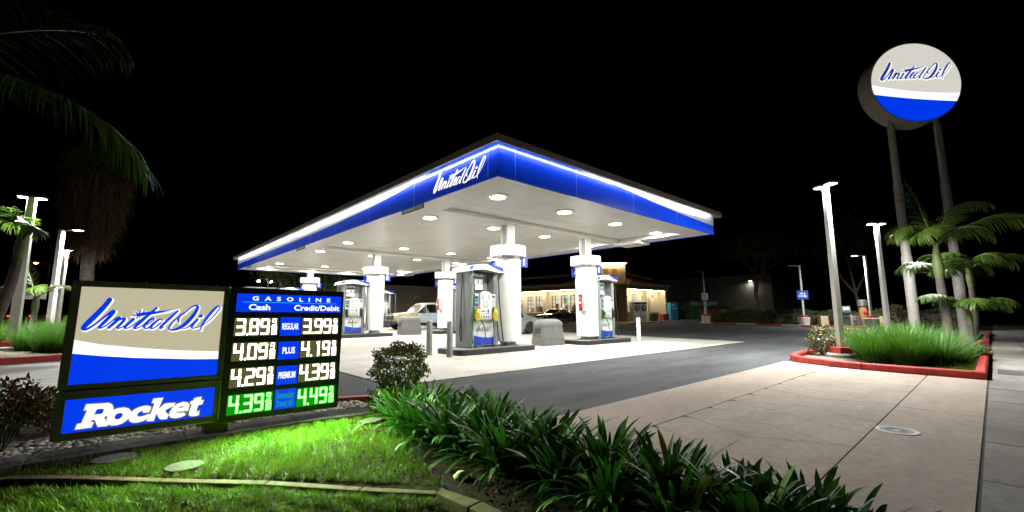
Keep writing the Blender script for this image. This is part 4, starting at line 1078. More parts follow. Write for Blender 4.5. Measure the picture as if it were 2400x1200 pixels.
mb = MB(); text(mb, 'GASOLINE', px_(1.075), px_(1.886), 1.378, 1.424, yb - 0.0055, bold=0.03, spacing=2.3); mb.build('header_lettering', 'face_white', hd); mb = MB(); text(mb, 'Cash', px_(1.048), px_(1.252), 1.276, 1.340, yb - 0.0055, bold=0.03); mb.build('header_lettering', 'face_white', hd); mb = MB(); text(mb, 'Credit/Debit', px_(1.493), px_(1.998), 1.276, 1.340, yb - 0.0055, bold=0.03); mb.build('header_lettering', 'face_white', hd)
mb = MB(); mb.box(px_(0.99), px_(1.962), yb - 0.0052, yb - 0.0042, 1.358, 1.364); mb.build('underline', 'line_teal', hd)
SEG = {'0': 'abcdef', '1': 'bc', '2': 'abged', '3': 'abgcd', '4': 'fgbc', '5': 'afgcd', '6': 'afgedc', '7': 'abc', '8': 'abcdefg', '9': 'abcdfg'}
def digit(mb, ch, x0, x1, z0, z1, y, t, d=0.0012):
    m_ = t * 0.12; x0 += m_; x1 -= m_; z0 += m_; z1 -= m_
    zm = (z0 + z1) / 2; c = t * 0.35
    B = {'a': (x0 + c, x1 - c, z1 - t, z1), 'd': (x0 + c, x1 - c, z0, z0 + t), 'g': (x0 + c, x1 - c, zm - t / 2, zm + t / 2), 'f': (x0, x0 + t, zm, z1 - c), 'b': (x1 - t, x1, zm + (0 if ch in '49' else c * 0.6), z1 - c), 'e': (x0, x0 + t, z0 + c, zm), 'c': (x1 - t, x1, z0 + c, zm - (0 if ch in '49' else c * 0.6))}
    if ch == '1':
        xm = x1 - t * 1.25
        mb.box(xm - t / 2, xm + t / 2, y - d, y, z0, z1); mb.box(xm - t * 1.2, xm - t / 2, y - d, y, z1 - t * 1.3, z1 - t * 0.35); return
    if ch == '4': B['b'] = (x1 - t * 1.25, x1 - t * 0.25, z0, z1); B['f'] = (x0, x0 + t, zm - t / 2, z1); B['g'] = (x0, x1, zm - t / 2, zm + t / 2); B.pop('c')
    for s in SEG[ch]:
        if s not in B: continue
        i = 'abcdefg'.index(s); a = B[s]; mb.box(a[0], a[1], y - d - 0.0001 * i, y, a[2], a[3])
def price(mb, val, x, z0, z1, y):
    h = z1 - z0
    ch = val.replace('.', '')
    digit(mb, ch[0], x, x + 0.095, z0, z1, y, 0.021); mb.box(x + 0.103, x + 0.120, y - 0.0012, y, z0, z0 + 0.020)
    digit(mb, ch[1], x + 0.126, x + 0.217, z0, z1, y, 0.021); digit(mb, ch[2], x + 0.227, x + 0.318, z0, z1, y, 0.021)
    digit(mb, '9', x + 0.340, x + 0.383, z1 - h * 0.44, z1, y, 0.011); mb.box(x + 0.332, x + 0.391, y - 0.0012, y, z0 + h * 0.47, z0 + h * 0.53)
    mb.box(x + 0.341, x + 0.350, y - 0.0012, y, z0, z0 + h * 0.42); digit(mb, '0', x + 0.356, x + 0.391, z0, z0 + h * 0.42, y, 0.010)
rowz = [(1.016, 1.188), (0.762, 0.932), (0.497, 0.676), (0.232, 0.411)]
vals = [('3.89', '3.99'), ('4.09', '4.19'), ('4.29', '4.39'), ('4.39', '4.49')]
for r in range(4):
    col = 'white' if r < 3 else 'green'
    for c, xx in enumerate((0.943, 1.598)):
        z0, z1 = rowz[r]
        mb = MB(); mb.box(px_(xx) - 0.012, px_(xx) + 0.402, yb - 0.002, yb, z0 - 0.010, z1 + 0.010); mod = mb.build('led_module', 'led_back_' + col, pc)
        ld = bpy.data.lights.new('led_light', 'SPOT'); ld.energy = P_LED_WHITE if r < 3 else P_LED_GREEN; ld.color = (1.0, 0.95, 0.72) if r < 3 else (0.10, 1.0, 0.0); ld.spot_size = math.radians(165); ld.spot_blend = 0.9; ld.shadow_soft_size = 0.0
        lo_ = bpy.data.objects.new('led_light', ld); COL.objects.link(lo_); lo_.parent = mod; lo_.location = (px_(xx) + 0.19, yb - 0.02, (z0 + z1) / 2); lo_.rotation_euler = (math.radians(-78 if r < 3 else -100), 0, 0)
        mb = MB(); price(mb, vals[r][c], px_(xx), z0, z1, yb - 0.0025); mb.build('price_digits', 'led_' + col, mod)
        mb = MB()
        for i in range(24):
            for j in range(11):
                X = px_(xx) - 0.004 + i * 0.0168; Z = z0 + 0.002 + (z1 - z0 - 0.004) * j / 10
                mb.add([(X - 0.0025, yb - 0.0022, Z - 0.0025), (X + 0.0025, yb - 0.0022, Z - 0.0025), (X + 0.0025, yb - 0.0022, Z + 0.0025), (X - 0.0025, yb - 0.0022, Z + 0.0025)], [(0, 1, 2, 3)])
        tag(mb.build('led_dots', 'led_dot_' + col, mod), kind='stuff')
labs = [(('REGULAR',), 1.002, 1.204), (('PLUS',), 0.745, 0.938), (('PREMIUM',), 0.480, 0.676), (('Renewable', 'Diesel #2'), 0.224, 0.429)]
for r, (words, z0, z1) in enumerate(labs):
    mb = MB(); mb.box(px_(1.364), px_(1.576), yb - 0.004, yb, z0, z1); lp = mb.build('grade_panel', 'face_blue', pc)
    mb = MB()
    if len(words) == 1: w2 = 0.085 if r != 1 else 0.064; text(mb, words[0], px_(1.470) - w2, px_(1.470) + w2, (z0 + z1) / 2 - 0.036, (z0 + z1) / 2 + 0.036, yb - 0.0055, bold=0.03)
    else:
        text(mb, words[0], px_(1.385), px_(1.552), 0.332, 0.405, yb - 0.0055, bold=0.01); text(mb, words[1], px_(1.385), px_(1.552), 0.243, 0.315, yb - 0.0055, bold=0.01)
    mb.build('grade_lettering', 'face_white' if r < 3 else 'print_green_lit', lp)
mb = MB(); mb.box(-0.075, 0.075, 0.07, 0.19, -0.1, 0.30); mb.box(-0.10, 0.10, 0.05, 0.21, 0.02, 0.12); mb.box(-0.16, 0.16, 0.09, 0.17, 0.13, 0.184); mb.build('post', 'cabinet_bronze', sgn)

# ================================================================== LAMP POLES
def lamp_head(parent, x0, x1, y, z, on=True, col='lamp_lens_cool', pw=1.0):
    """flat LED head running along local x"""
    mb = MB(); mb.box(x0, x1, y - 0.13, y + 0.13, z - 0.03, z + 0.04, taper=(0.9, 0.7)); h = mb.build('lamp_head', 'lamp_head', parent, bevel=0.01)
    mb = MB(); mb.box(x0 + 0.03, x1 - 0.03, y - 0.10, y + 0.10, z - 0.048, z - 0.0305); mb.build('lens', col if on else 'print_grey', h)
    if on: area_lamp('lamp_light', P_HEAD * pw, ((x0 + x1) / 2, y, z - 0.055), parent, abs(x1 - x0) * 0.8, (0.97, 1.0, 0.96), 'RECTANGLE', sy=0.18)
def lamp_pole(x, y, label, kind='twin', h=4.75, rotz=0.0, base='red', on=True, w=0.075, pw=1.0):
    t = thing('lamp_pole', label, 'lamp post', (x, y, G(x, y)), rotz, 'lamp posts round the station')
    z0 = 0.30
    mb = MB(); mb.box(-w, w, -w, w, z0, h, taper=(0.82, 0.82)); mb.build('pole', 'lamp_pole', t, bevel=0.008)
    if base == 'red':
        mb = MB(); mb.lathe([(0.36, -0.05), (0.36, 0.13), (0.33, 0.16), (0, 0.16)], 26); mb.build('footing', 'grey_concrete', t, smooth=40)
        mb = MB(); mb.box(-0.19, 0.19, -0.19, 0.19, 0.161, 0.32); mb.build('base_cover', 'red_paint', t, bevel=0.01)
    elif base == 'drum':
        mb = MB(); mb.lathe([(0.36, 0), (0.44, 0.72), (0.42, 0.74), (0, 0.74)], 26); mb.build('footing', 'drum_white', t, smooth=40)
        mb = MB(); mb.box(-0.22, 0.22, -0.22, 0.22, 0.742, 0.90); mb.build('base_cover', 'red_paint', t, bevel=0.01)
    if kind == 'twin':
        lamp_head(t, -0.33, -0.06, 0.0, h + 0.02, on, pw=pw); lamp_head(t, 0.06, 0.33, 0.0, h + 0.02, on, pw=pw)
        mb = MB(); mb.box(-0.10, 0.10, -0.05, 0.05, h - 0.02, h + 0.05); mb.build('bracket', 'lamp_head', t)
    else:
        mb = MB(); mb.tube([(0.0, 0, h - 0.06), (0.57, 0, h - 0.02)], 0.03, 8); mb.build('arm', 'lamp_pole', t)
        lamp_head(t, 0.55, 0.90, 0.0, h - 0.02, on, pw=pw)
    return t
RZ = math.radians(-42)
lamp_pole(14.44, 2.84, 'pale square lamp post with two lit heads on a red base at the kerb corner', 'twin', 4.75, math.radians(52))
lamp_pole(22.46, 2.86, 'pale twin headed lamp post behind the ornamental grass, left of the pole sign', 'twin', 4.75, RZ, pw=0.38)
lamp_pole(39.4, 5.85, 'lit single arm lamp post on a concrete drum, beside the air and vacuum machines', 'single', 5.2, math.radians(138), 'drum')
o = lamp_pole(40.9, 10.3, 'unlit single arm lamp post carrying the blue air and water plate', 'single', 4.9, math.radians(138), 'drum', on=False)
mb = MB(); mb.box(-0.42, 0.42, -0.14, -0.11, 2.15, 2.85); mb_air = thing('air_water_sign', 'dark blue plate reading AIR & WATER on the unlit lamp post', 'sign', (40.9, 10.3, G(0, 10.3)), math.radians(-50))
mb.build('plate', 'sign_blue', mb_air)
mb = MB(); text(mb, 'AIR &', -0.22, 0.22, 2.54, 2.68, -0.1435, bold=0.04); text(mb, 'WATER', -0.33, 0.33, 2.33, 2.48, -0.1435, bold=0.04); tag(mb.build('lettering', 'print_white', mb_air), kind='stuff')
o = lamp_pole(43.1, 19.1, 'unlit lamp post holding two notices, at the blue kerb', 'single', 5.1, math.radians(138), 'drum', on=False)
par = thing('parking_sign', 'white notice above a blue disabled parking plate on the unlit lamp post', 'sign', (43.1, 19.1, G(0, 19.1)), math.radians(-55))
mb = MB(); mb.box(-0.30, 0.30, -0.14, -0.12, 2.30, 2.95); q = mb.build('white_plate', 'print_white', par)
mb = MB()
for k in range(5): mb.box(-0.22, 0.2 - 0.05 * (k % 2), -0.1425, -0.1405, 2.78 - k * 0.09, 2.82 - k * 0.09)
mb.build('notice_print', 'print_grey', q)
mb = MB(); mb.box(-0.17, 0.17, -0.14, -0.12, 1.66, 2.28); q = mb.build('blue_plate', 'vend_blue', par)
mb = MB(); mb.lathe([(0.10, 0), (0.10, 0.004), (0.08, 0.004), (0.08, 0)], 14, c=(0, 0, 0), caps=False, mat=Matrix.Translation((0.0, -0.141, 1.90)) @ Matrix.Rotation(math.radians(90), 4, 'X')); mb.box(-0.06, -0.02, -0.143, -0.1405, 1.92, 2.15); mb.build('wheelchair_mark', 'print_white', q)
lamp_pole(-2.15, 20.2, 'tall white lamp post at the left edge with two lit heads over the palm', 'twin', 4.80, math.radians(-10), w=0.11)
lamp_pole(-1.95, 27.9, 'single arm lit lamp post in the left grass bed', 'single', 4.85, math.radians(-42), w=0.10)
lamp_pole(-2.3, 37.2, 'farthest twin headed lamp post on the left', 'twin', 4.8, math.radians(-42), w=0.09)
far = thing('street_light', 'distant orange street light far down the street at the left', 'street light', (-9.1, 116.6, 0.5))
mb = MB(); mb.tube([(0, 0, 0), (0, 0, 10), (-0.6, 0, 10.3), (-1.6, 0, 10.3)], 0.09, 8); mb.build('pole', 'lamp_pole', far)
mb = MB(); mb.lathe([(0.0, -0.22), (0.25, -0.12), (0.28, 0.05), (0, 0.12)], 12, c=(-1.8, 0, 10.2)); mb.build('lamp', 'far_lamp', far)

# ================================================================== POLE SIGN
a_s = math.radians(42)
ps = thing('pole_sign', 'tall round drum sign with white and blue lit face on two stepped poles', 'pole sign', (25.95, 1.37, G(0, 1.37)), math.radians(-48))
# local -y is the facing direction, local x runs to the right across the face
R_ = 1.90; zc_ = 11.49 - G(0, 1.37)
mb = MB(); mb.lathe([(R_ - 0.06, -0.005), (R_, 0.0), (R_, 0.85), (0, 0.85)], 72, mat=Matrix.Translation((0, 0, zc_)) @ Matrix.Rotation(math.radians(-90), 4, 'X'), caps=False); mb.build('drum', 'drum_side', ps, smooth=40)
def chord(zs_fn, n=30):
    return [(x, zs_fn(x)) for x in np.linspace(-1, 1, n)]
rf = R_ - 0.05
def curve_in(zl, zm_, zr):
    f = lambda u: zl + (zr - zl) * u + (zm_ - (zl + zr) / 2) * 4 * u * (1 - u)
    pts = []
    for x in np.linspace(-rf, rf, 160):
        z = f((x + rf) / (2 * rf))
        if x * x + z * z < rf * rf: pts.append((x, z))
    return pts
c1 = curve_in(-0.06, -0.46, -0.62); c2 = curve_in(-0.50, -0.82, -1.02)
def arc_pts(p, q, cw):
    a0, a1 = math.atan2(p[1], p[0]), math.atan2(q[1], q[0])
    if cw and a1 > a0: a1 -= 2 * math.pi
    if not cw and a1 < a0: a1 += 2 * math.pi
    return [(rf * math.cos(a0 + (a1 - a0) * k / 40), rf * math.sin(a0 + (a1 - a0) * k / 40)) for k in range(41)]
sh = lambda pts: [(x, z + zc_) for x, z in pts]
mb = MB(); mb.xz(sh(c1 + arc_pts(c1[-1], c1[0], False)), -0.016, -0.006); mb.build('white_field', 'face_beige_pole', ps)
mb = MB(); mb.xz(sh(c1 + arc_pts(c1[-1], c2[-1], True) + c2[::-1] + arc_pts(c2[0], c1[0], True)), -0.017, -0.006); mb.build('white_sweep', 'face_white', ps)
mb = MB(); mb.xz(sh(c2 + arc_pts(c2[-1], c2[0], True)), -0.016, -0.006); mb.build('blue_field', 'face_blue', ps)
mb = MB(); script_logo(mb, -1.44, zc_ + 0.08, 2.95, 2.95, -0.022, grow=0.018, dx=0.006, dz=-0.006, k=4); mb.build('lettering_outline', 'outline_white', ps)
mb = MB(); script_logo(mb, -1.44, zc_ + 0.08, 2.95, 2.95, -0.035, k=5, wmul=0.85); mb.build('name_lettering', 'face_logo_navy', ps)
for px in (-0.93, 1.02):
    mb = MB()
    prof = [(0.19, -0.1), (0.19, 3.62), (0.18, 3.66), (0.165, 3.66), (0.165, 6.87), (0.155, 6.90), (0.14, 6.90), (0.135, 9.6), (0.11, 9.62), (0.11, 10.3)]
    mb.lathe(prof, 24, c=(px, 0.45, 0)); mb.build('pole', 'sign_pole', ps, smooth=35)
mb = MB(); mb.tube([(0.80, 0.25, 9.7), (0.78, 0.2, 9.0), (0.82, 0.2, 8.0), (0.80, 0.22, 6.95)], 0.025, 6); mb.build('conduit', 'lamp_head', ps)

# ================================================================== SHOP
GS = 0.33
shop = thing('corner_shop', 'low tan corner shop with red tiled roof, square tower and lit windows', 'shop', (36, 26, 0))
sx_, sy_ = 36.0, 26.0
def spart(name, mb, mat, parent=None, **k):
    if parent is None: mb.v = [(x - sx_, y - sy_, z) for x, y, z in mb.v]; parent = shop
    else: mb.v = [(x - sx_, y - sy_, z) for x, y, z in mb.v]
    return mb.build(name, mat, parent, **k)
WX = 35.8; LE = 45.2
# left wing wall with window openings (built from pieces round the openings)
wins = [(36.61, 35.56), (35.28, 34.2), (32.77, 31.77), (31.46, 30.44), (30.15, 29.11)]
WZ0, WZ1 = 1.33, 3.10
edges = sorted([b for w in wins for b in w])
ycut = [27.6] + edges + [LE]
mb = MB()
for i in range(len(ycut) - 1):
    a, b = ycut[i], ycut[i + 1]
    isw = any(abs(w[1] - a) < 1e-6 and abs(w[0] - b) < 1e-6 for w in wins)
    if isw: mb.box(WX, WX + 0.25, a, b, 1.235, WZ0); mb.box(WX, WX + 0.25, a, b, WZ1, 3.6)
    else: mb.box(WX, WX + 0.25, a, b, 1.235, 3.6)
spart('upper_wall', mb, 'stucco_white')
mb = MB(); mb.box(WX - 0.02, WX + 0.25, 27.6, LE, 0.1, 1.10); spart('wainscot', mb, 'stucco_pink')
mb = MB(); mb.box(WX - 0.07, WX + 0.25, 27.6, LE, 1.10, 1.234); spart('wall_trim', mb, 'fascia_brown', bevel=0.01)
for yp in (33.45, 38.6, 43.0):
    mb = MB(); mb.box(WX - 0.45, WX - 0.001, yp - 0.25, yp + 0.25, 0.1, 3.598); spart('pilaster', mb, 'stucco_cream', bevel=0.02)
for (y1, y0) in wins:
    mb = MB()
    t = 0.045; zc0, zc1 = WZ0, WZ1
    for yv in (y0 + t / 2, (y0 + y1) / 2, y1 - t / 2): mb.box(WX + 0.05, WX + 0.12, yv - t / 2, yv + t / 2, zc0, zc1)
    for k in range(5):
        z = zc0 + (zc1 - zc0) * k / 4; z = min(max(z, zc0 + 0.022), zc1 - 0.022); mb.box(WX + 0.055, WX + 0.115, y0 + 0.001, y1 - 0.001, z - 0.022, z + 0.022)
    wf = spart('window', mb, 'window_wood')
    for a, b in ((y0 + t, (y0 + y1) / 2 - t / 2), ((y0 + y1) / 2 + t / 2, y1 - t)):
        for k in range(4):
            za, zb = zc0 + (zc1 - zc0) * k / 4 + 0.022, zc0 + (zc1 - zc0) * (k + 1) / 4 - 0.022
            mb = MB(); mb.box(WX + 0.08, WX + 0.09, a, b, za, zb); spart('pane', mb, 'clear_glass', wf)
# eave: soffit, brown fascia, gutter, tiles, parapet
mb = MB(); mb.box(34.72, WX, 27.4, LE + 0.3, 3.60, 3.66); spart('eave_soffit', mb, 'stucco_cream')
mb = MB(); mb.box(34.62, 34.718, 27.4, LE + 0.3, 3.57, 4.03); spart('eave_fascia', mb, 'fascia_brown')
mb = MB(); mb.box(34.48, 34.66, 27.4, LE + 0.35, 4.032, 4.24); spart('gutter', mb, 'gutter', bevel=0.03)
mb = MB(); mb.box(34.78, 34.86, 27.6, LE, 3.565, 3.598); spart('light_strip', mb, 'soffit_strip')
def tiles(p00, p10, p01, p11, n, name='tile_slope'):
    """barrel-tile slope: n rolls between the eave edge p00-p10 and the top edge p01-p11"""
    A, B, C_, D = [np.array(p, float) for p in (p00, p10, p01, p11)]
    nrm = np.cross(B - A, C_ - A); nrm /= np.linalg.norm(nrm); nrm *= 1 if nrm[2] > 0 else -1
    cols = n * 6; rows = 8; V = []
    for r in range(rows + 1):
        for rr in ((r, 0.0), (r, 0.05)):
            v = min(1, r / rows)
            for c in range(cols + 1):
                u = c / cols; p = A * (1 - u) * (1 - v) + B * u * (1 - v) + C_ * (1 - u) * v + D * u * v
                h = 0.07 * abs(math.sin(math.pi * u * n)) + (0.05 if rr[1] == 0 else 0.0)
                V.append(p + nrm * h)
    V = np.array(V) - np.array([sx_, sy_, 0]); w = cols + 1; F = []
    for r in range(2 * rows + 1):
        for c in range(cols): F.append((r * w + c, r * w + c + 1, (r + 1) * w + c + 1, (r + 1) * w + c))
    return np_mesh(name, V, np.array(F), 'roof_tile', shop, smooth=True, kind='stuff')
tiles((34.5, 27.3, 4.25), (34.5, LE + 0.3, 4.25), (36.6, 27.3, 5.05), (36.6, LE + 0.3, 5.05), 60)
mb = MB(); mb.box(36.6, 36.9, 27.4, LE + 0.2, 4.3, 5.30); spart('parapet', mb, 'dark_wall')
mb = MB(); mb.box(36.52, 36.98, 27.4, LE + 0.25, 5.302, 5.44); spart('parapet_cap', mb, 'gutter', bevel=0.015)
# right wing
WY = 25.45; RE = 46.0
mb = MB(); mb.box(38.0, RE - 0.5, WY, WY + 0.25, 1.235, 3.6); spart('upper_wall', mb, 'stucco_white')
mb = MB(); mb.box(38.0, RE - 0.5, WY - 0.02, WY + 0.25, 0.1, 1.10); spart('wainscot', mb, 'stucco_pink')
mb = MB(); mb.box(38.0, RE - 0.5, WY - 0.07, WY + 0.25, 1.10, 1.234); spart('wall_trim', mb, 'fascia_brown', bevel=0.01)
mb = MB(); mb.box(RE - 0.5, RE - 0.2, WY - 0.9, WY + 10, 0.1, 3.6); spart('end_wall', mb, 'stucco_cream')
mb = MB(); mb.box(42.5, 43.0, WY - 0.5, WY - 0.001, 0.1, 3.598); spart('pilaster', mb, 'stucco_cream', bevel=0.02)
mb = MB(); mb.box(38.0, RE, 24.52, WY + 0.2, 3.60, 3.66); spart('eave_soffit', mb, 'stucco_cream')
mb = MB(); mb.box(38.0, RE + 0.1, 24.42, 24.518, 3.57, 4.03); spart('eave_fascia', mb, 'fascia_brown')
mb = MB(); mb.box(38.0, RE + 0.2, 24.26, 24.44, 4.032, 4.24); spart('gutter', mb, 'gutter', bevel=0.03)
mb = MB(); mb.box(38.2, RE - 0.6, 24.58, 24.66, 3.565, 3.598); spart('light_strip', mb, 'soffit_strip')
tiles((38.0, 24.28, 4.25), (46.1, 24.28, 4.25), (38.0, 26.4, 5.40), (45.9, 24.7, 4.35), 27)
for a, b, z in ((38.0, 41.6, 5.62), (41.61, 43.3, 5.45), (43.31, 46.0, 5.22)):
    mb = MB(); mb.box(a, b, 26.4, 26.7, 3.7, z); spart('parapet', mb, 'gutter', bevel=0.01)
mb = MB(); mb.box(40.2, 41.15, WY + -0.03, WY - 0.002, 2.15, 3.12); w_ = spart('side_window', mb, 'window_wood')
for a in (40.25, 40.72):
    mb = MB(); mb.box(a, a + 0.38, WY - 0.045, WY - 0.032, 2.2, 3.07); spart('pane', mb, 'poster_lit', w_)
for a, z0, z1, m in ((44.2, 2.85, 3.15, 'print_red'), (44.2, 2.5, 2.8, 'print_white'), (42.05, 2.7, 2.95, 'stucco_pink')):
    mb = MB(); mb.box(a, a + 0.26, WY - 0.02, WY - 0.002, z0, z1); spart('wall_notice', mb, m)
mb = MB(); mb.box(38.7, 43.5, 26.8, 44, 3.4, 3.6); spart('roof_slab', mb, 'dark_wall')
# interior seen through the windows
mb = MB(); mb.box(40.2, 40.3, 27.4, 44, 0.3, 3.4); spart('back_wall', mb, 'store_back_glow')
mb = MB(); mb.box(WX + 0.26, 40.19, 27.4, 44, 3.42, 3.5); spart('ceiling', mb, 'stucco_white')
mb = MB(); mb.box(WX + 0.26, 40.19, 27.4, 44, 0.15, 0.25); spart('shop_floor', mb, 'grey_concrete')
for yy in (29.0, 32.0, 35.0, 38.0):
    mb = MB(); mb.box(37.2, 37.5, yy, yy + 1.2, 3.37, 3.415); spart('ceiling_light', mb, 'store_light')
    area_lamp('shop_light', 160, (37.35 - sx_, yy + 0.6 - sy_, 3.34), shop, 0.3, (1, 0.94, 0.84), 'RECTANGLE', sy=1.2)
rs = random.Random(3)
mats = ['goods_red', 'goods_teal', 'goods_blue', 'goods_orange', 'goods_dark', 'goods_white']
for sh_, (xx, y0, y1) in enumerate(((37.0, 28.6, 31.9), (37.4, 33.8, 37.2))):
    mb = MB()
    for z in (0.5, 0.95, 1.4, 1.8): mb.box(xx, xx + 0.4, y0, y1, z, z + 0.03)
    mb.box(xx + 0.18, xx + 0.21, y0, y1, 0.25, 1.95); shf = spart('shelf_unit', mb, 'store_shelf')
    for m in mats:
        mb = MB()
        for k in range(14):
            z = rs.choice((0.53, 0.98, 1.43, 1.83)); y = rs.uniform(y0, y1 - 0.2); mb.box(xx + 0.0, xx + 0.16, y, y + rs.uniform(0.08, 0.2), z, z + rs.uniform(0.15, 0.34))
        tag(spart('goods', mb, m, shf), kind='stuff')
for k, (y, z0, z1, m) in enumerate(((36.1, 1.35, 1.8, 'goods_orange'), (35.7, 1.36, 1.95, 'goods_dark'), (34.7, 1.36, 1.85, 'goods_dark'), (32.3, 1.36, 2.2, 'goods_dark'), (30.9, 1.5, 1.9, 'goods_red'), (31.2, 2.3, 2.8, 'goods_teal'), (29.7, 1.36, 1.8, 'goods_dark'), (29.5, 2.2, 2.6, 'goods_blue'), (30.7, 1.36, 1.7, 'goods_orange'), (31.1, 1.36, 1.65, 'goods_red'))):
    mb = MB(); mb.box(36.2, 36.5, y - 0.2, y + 0.2, z0, z1); spart('window_display', mb, m)
mb = MB(); mb.box(WX - 0.05, WX - 0.002, 37.35, 37.98, 1.75, 2.95); po = spart('wall_poster', mb, 'trim_silver')
mb = MB(); mb.box(WX - 0.056, WX - 0.051, 37.42, 37.91, 1.82, 2.88); spart('poster_sheet', mb, 'pale_panel', po)
mb = MB(); mb.box(WX - 0.060, WX - 0.0565, 37.50, 37.84, 2.55, 2.75); mb.box(WX - 0.060, WX - 0.0565, 37.6, 37.74, 2.3, 2.4); spart('poster_print', mb, 'print_navy', po)
mb = MB(); mb.box(WX - 0.060, WX - 0.0565, 37.52, 37.80, 1.9, 2.2); spart('poster_print', mb, 'goods_red', po)
# tower across the corner
Rt = Matrix.Translation((36.73, 26.0, 0)) @ Matrix.Rotation(math.radians(-42.4), 4, 'Z')
def tpart(name, mb, mat, parent=None, **k):
    mb.v = [tuple(Rt @ Vector(p)) for p in mb.v]; return spart(name, mb, mat, parent, **k)
TW = 1.85
mb = MB()
sl_ = [(-1.02, 0.52, 0.42), (-0.11, 0.52, 0.42), (0.76, 0.52, 0.42)]
xs_ = [-TW]
mb.box(-TW, TW, 0.06, 3.4, 4.10, 6.12)
za, zb = 4.30, 5.62
bounds = [-TW]
for c, wt, wb in sl_: bounds += [c - wt / 2, c + wt / 2]
bounds.append(TW)
for i in range(0, len(bounds), 2): mb.box(bounds[i], bounds[i + 1], 0, 0.059, za, zb)
mb.box(-TW, TW, 0, 0.059, zb, 6.12); mb.box(-TW, TW, 0, 0.059, 4.10, za)
tpart('tower_wall', mb, 'stucco_tan')
for c, wt, wb in sl_:
    mb = MB(); mb.xz([(c - wb / 2, za + 0.005), (c + wb / 2, za + 0.005), (c + wt / 2 - 0.01, zb - 0.005), (c - wt / 2 + 0.01, zb - 0.005)], 0.035, 0.058); tpart('tower_recess', mb, 'amber_panel')
mb = MB(); mb.box(-TW - 0.30, TW + 0.30, -0.32, 3.5, 6.16, 6.30); tpart('tower_cornice', mb, 'stucco_cream', bevel=0.03)
mb = MB(); mb.box(-TW, TW, -0.25, -0.19, 6.13, 6.158); tpart('light_strip', mb, 'soffit_strip')
mb = MB(); mb.add([(-TW - 0.35, -0.35, 6.31), (TW + 0.35, -0.35, 6.31), (TW + 0.35, 3.75, 6.31), (-TW - 0.35, 3.75, 6.31), (0, 1.7, 7.1)], [(0, 1, 4), (1, 2, 4), (2, 3, 4), (3, 0, 4), (3, 2, 1, 0)]); tpart('tower_roof', mb, 'roof_tile')
for s in (-1, 1):
    a, b = sorted((s * (TW - 0.75), s * (TW + 0.05)))
    mb = MB(); mb.box(a, b, -0.06, 1.2, 0.1, 4.06); tpart('tower_pier', mb, 'stucco_brown', bevel=0.02)
    for z in (1.25, 2.75, 4.0):
        mb = MB(); mb.box(a - 0.06, b + 0.06, -0.12, 1.25, z, z + 0.12); tpart('pier_band', mb, 'stucco_brown', bevel=0.02)
mb = MB(); mb.box(-1.09, 1.09, 0.0, 1.2, 3.0, 4.08); tpart('door_lintel', mb, 'stucco_brown')
mb = MB(); mb.box(-1.09, 1.09, 1.0, 1.08, 0.2, 2.99); dr = tpart('shop_door', mb, 'window_wood')
for s in (-1, 1):
    mb = MB(); mb.box(s * 0.55 - 0.4, s * 0.55 + 0.4, 0.985, 0.998, 0.5, 2.8); tpart('door_glass', mb, 'car_glass', dr)

# things standing along the shop front
def crate(name, label, cat, x, y, w, d, h, mat, rotz=0, group=None, extra=None):
    t = thing(name, label, cat, (x, y, G(x, y) + 0.13), rotz, group)
    mb = MB(); mb.box(-w / 2, w / 2, -d / 2, d / 2, 0, h); mb.build('body', mat, t, bevel=0.02)
    if extra: extra(t, w, d, h)
    return t
def ice(t, w, d, h):
    mb = MB(); mb.box(-w / 2 + 0.05, w / 2 - 0.05, -d / 2 - 0.03, -d / 2 - 0.002, 0.12, h - 0.22); q = mb.build('door', 'pale_panel', t, bevel=0.01)
    mb = MB(); mb.box(-w / 2 + 0.02, w / 2 - 0.02, -d / 2 - 0.02, -d / 2 - 0.002, h - 0.2, h - 0.03); mb.build('top_sign', 'sign_blue', t)
    mb = MB(); mb.lathe([(0.31, 0), (0.31, 0.004), (0, 0.004)], 20, mat=Matrix.Translation((0.03, -d / 2 - 0.032, h * 0.68)) @ Matrix.Rotation(math.radians(90), 4, 'X')); mb.build('round_badge', 'print_navy', q)
    mb = MB(); mb.box(-0.1, 0.2, -d / 2 - 0.040, -d / 2 - 0.037, h * 0.70, h * 0.76); mb.box(-0.02, 0.18, -d / 2 - 0.040, -d / 2 - 0.037, h * 0.60, h * 0.65)
    mb.build('badge_print', 'print_white', q)
    mb = MB()
    for k in range(6): mb.box(-w / 2 + 0.12, w / 2 - 0.12, -d / 2 - 0.034, -d / 2 - 0.031, 0.18 + 0.07 * k, 0.22 + 0.07 * k)
    mb.build('vent_slot', 'print_grey', q)
crate('ice_merchandiser', 'white ice chest with round blue badge, beside the brown tower pier', 'ice chest', 39.55, 24.75, 0.85, 0.6, 1.95, 'pump_light', math.radians(-18), 'ice chests', ice)
crate('ice_merchandiser', 'white ice chest with round blue badge, the right one of the pair', 'ice chest', 40.5, 24.55, 0.85, 0.6, 1.98, 'pump_light', math.radians(-18), 'ice chests', ice)
crate('storage_box', 'black plastic box on the ground right of the ice chests', 'box', 42.4, 24.3, 0.75, 0.5, 0.75, 'goods_dark', math.radians(-10))
def redslats(t, w, d, h):
    for k in range(4):
        mb = MB(); mb.box(-w / 2 + 0.03, w / 2 - 0.03, -d / 2 - 0.02, -d / 2 - 0.002, 0.05 + k * 0.17, 0.19 + k * 0.17); mb.build('slat', 'wood_red', t)
crate('wooden_box', 'reddish slatted wooden box left of the blue vending machine', 'box', 44.4, 24.2, 0.95, 0.55, 0.72, 'wood_red', math.radians(-10), None, redslats)
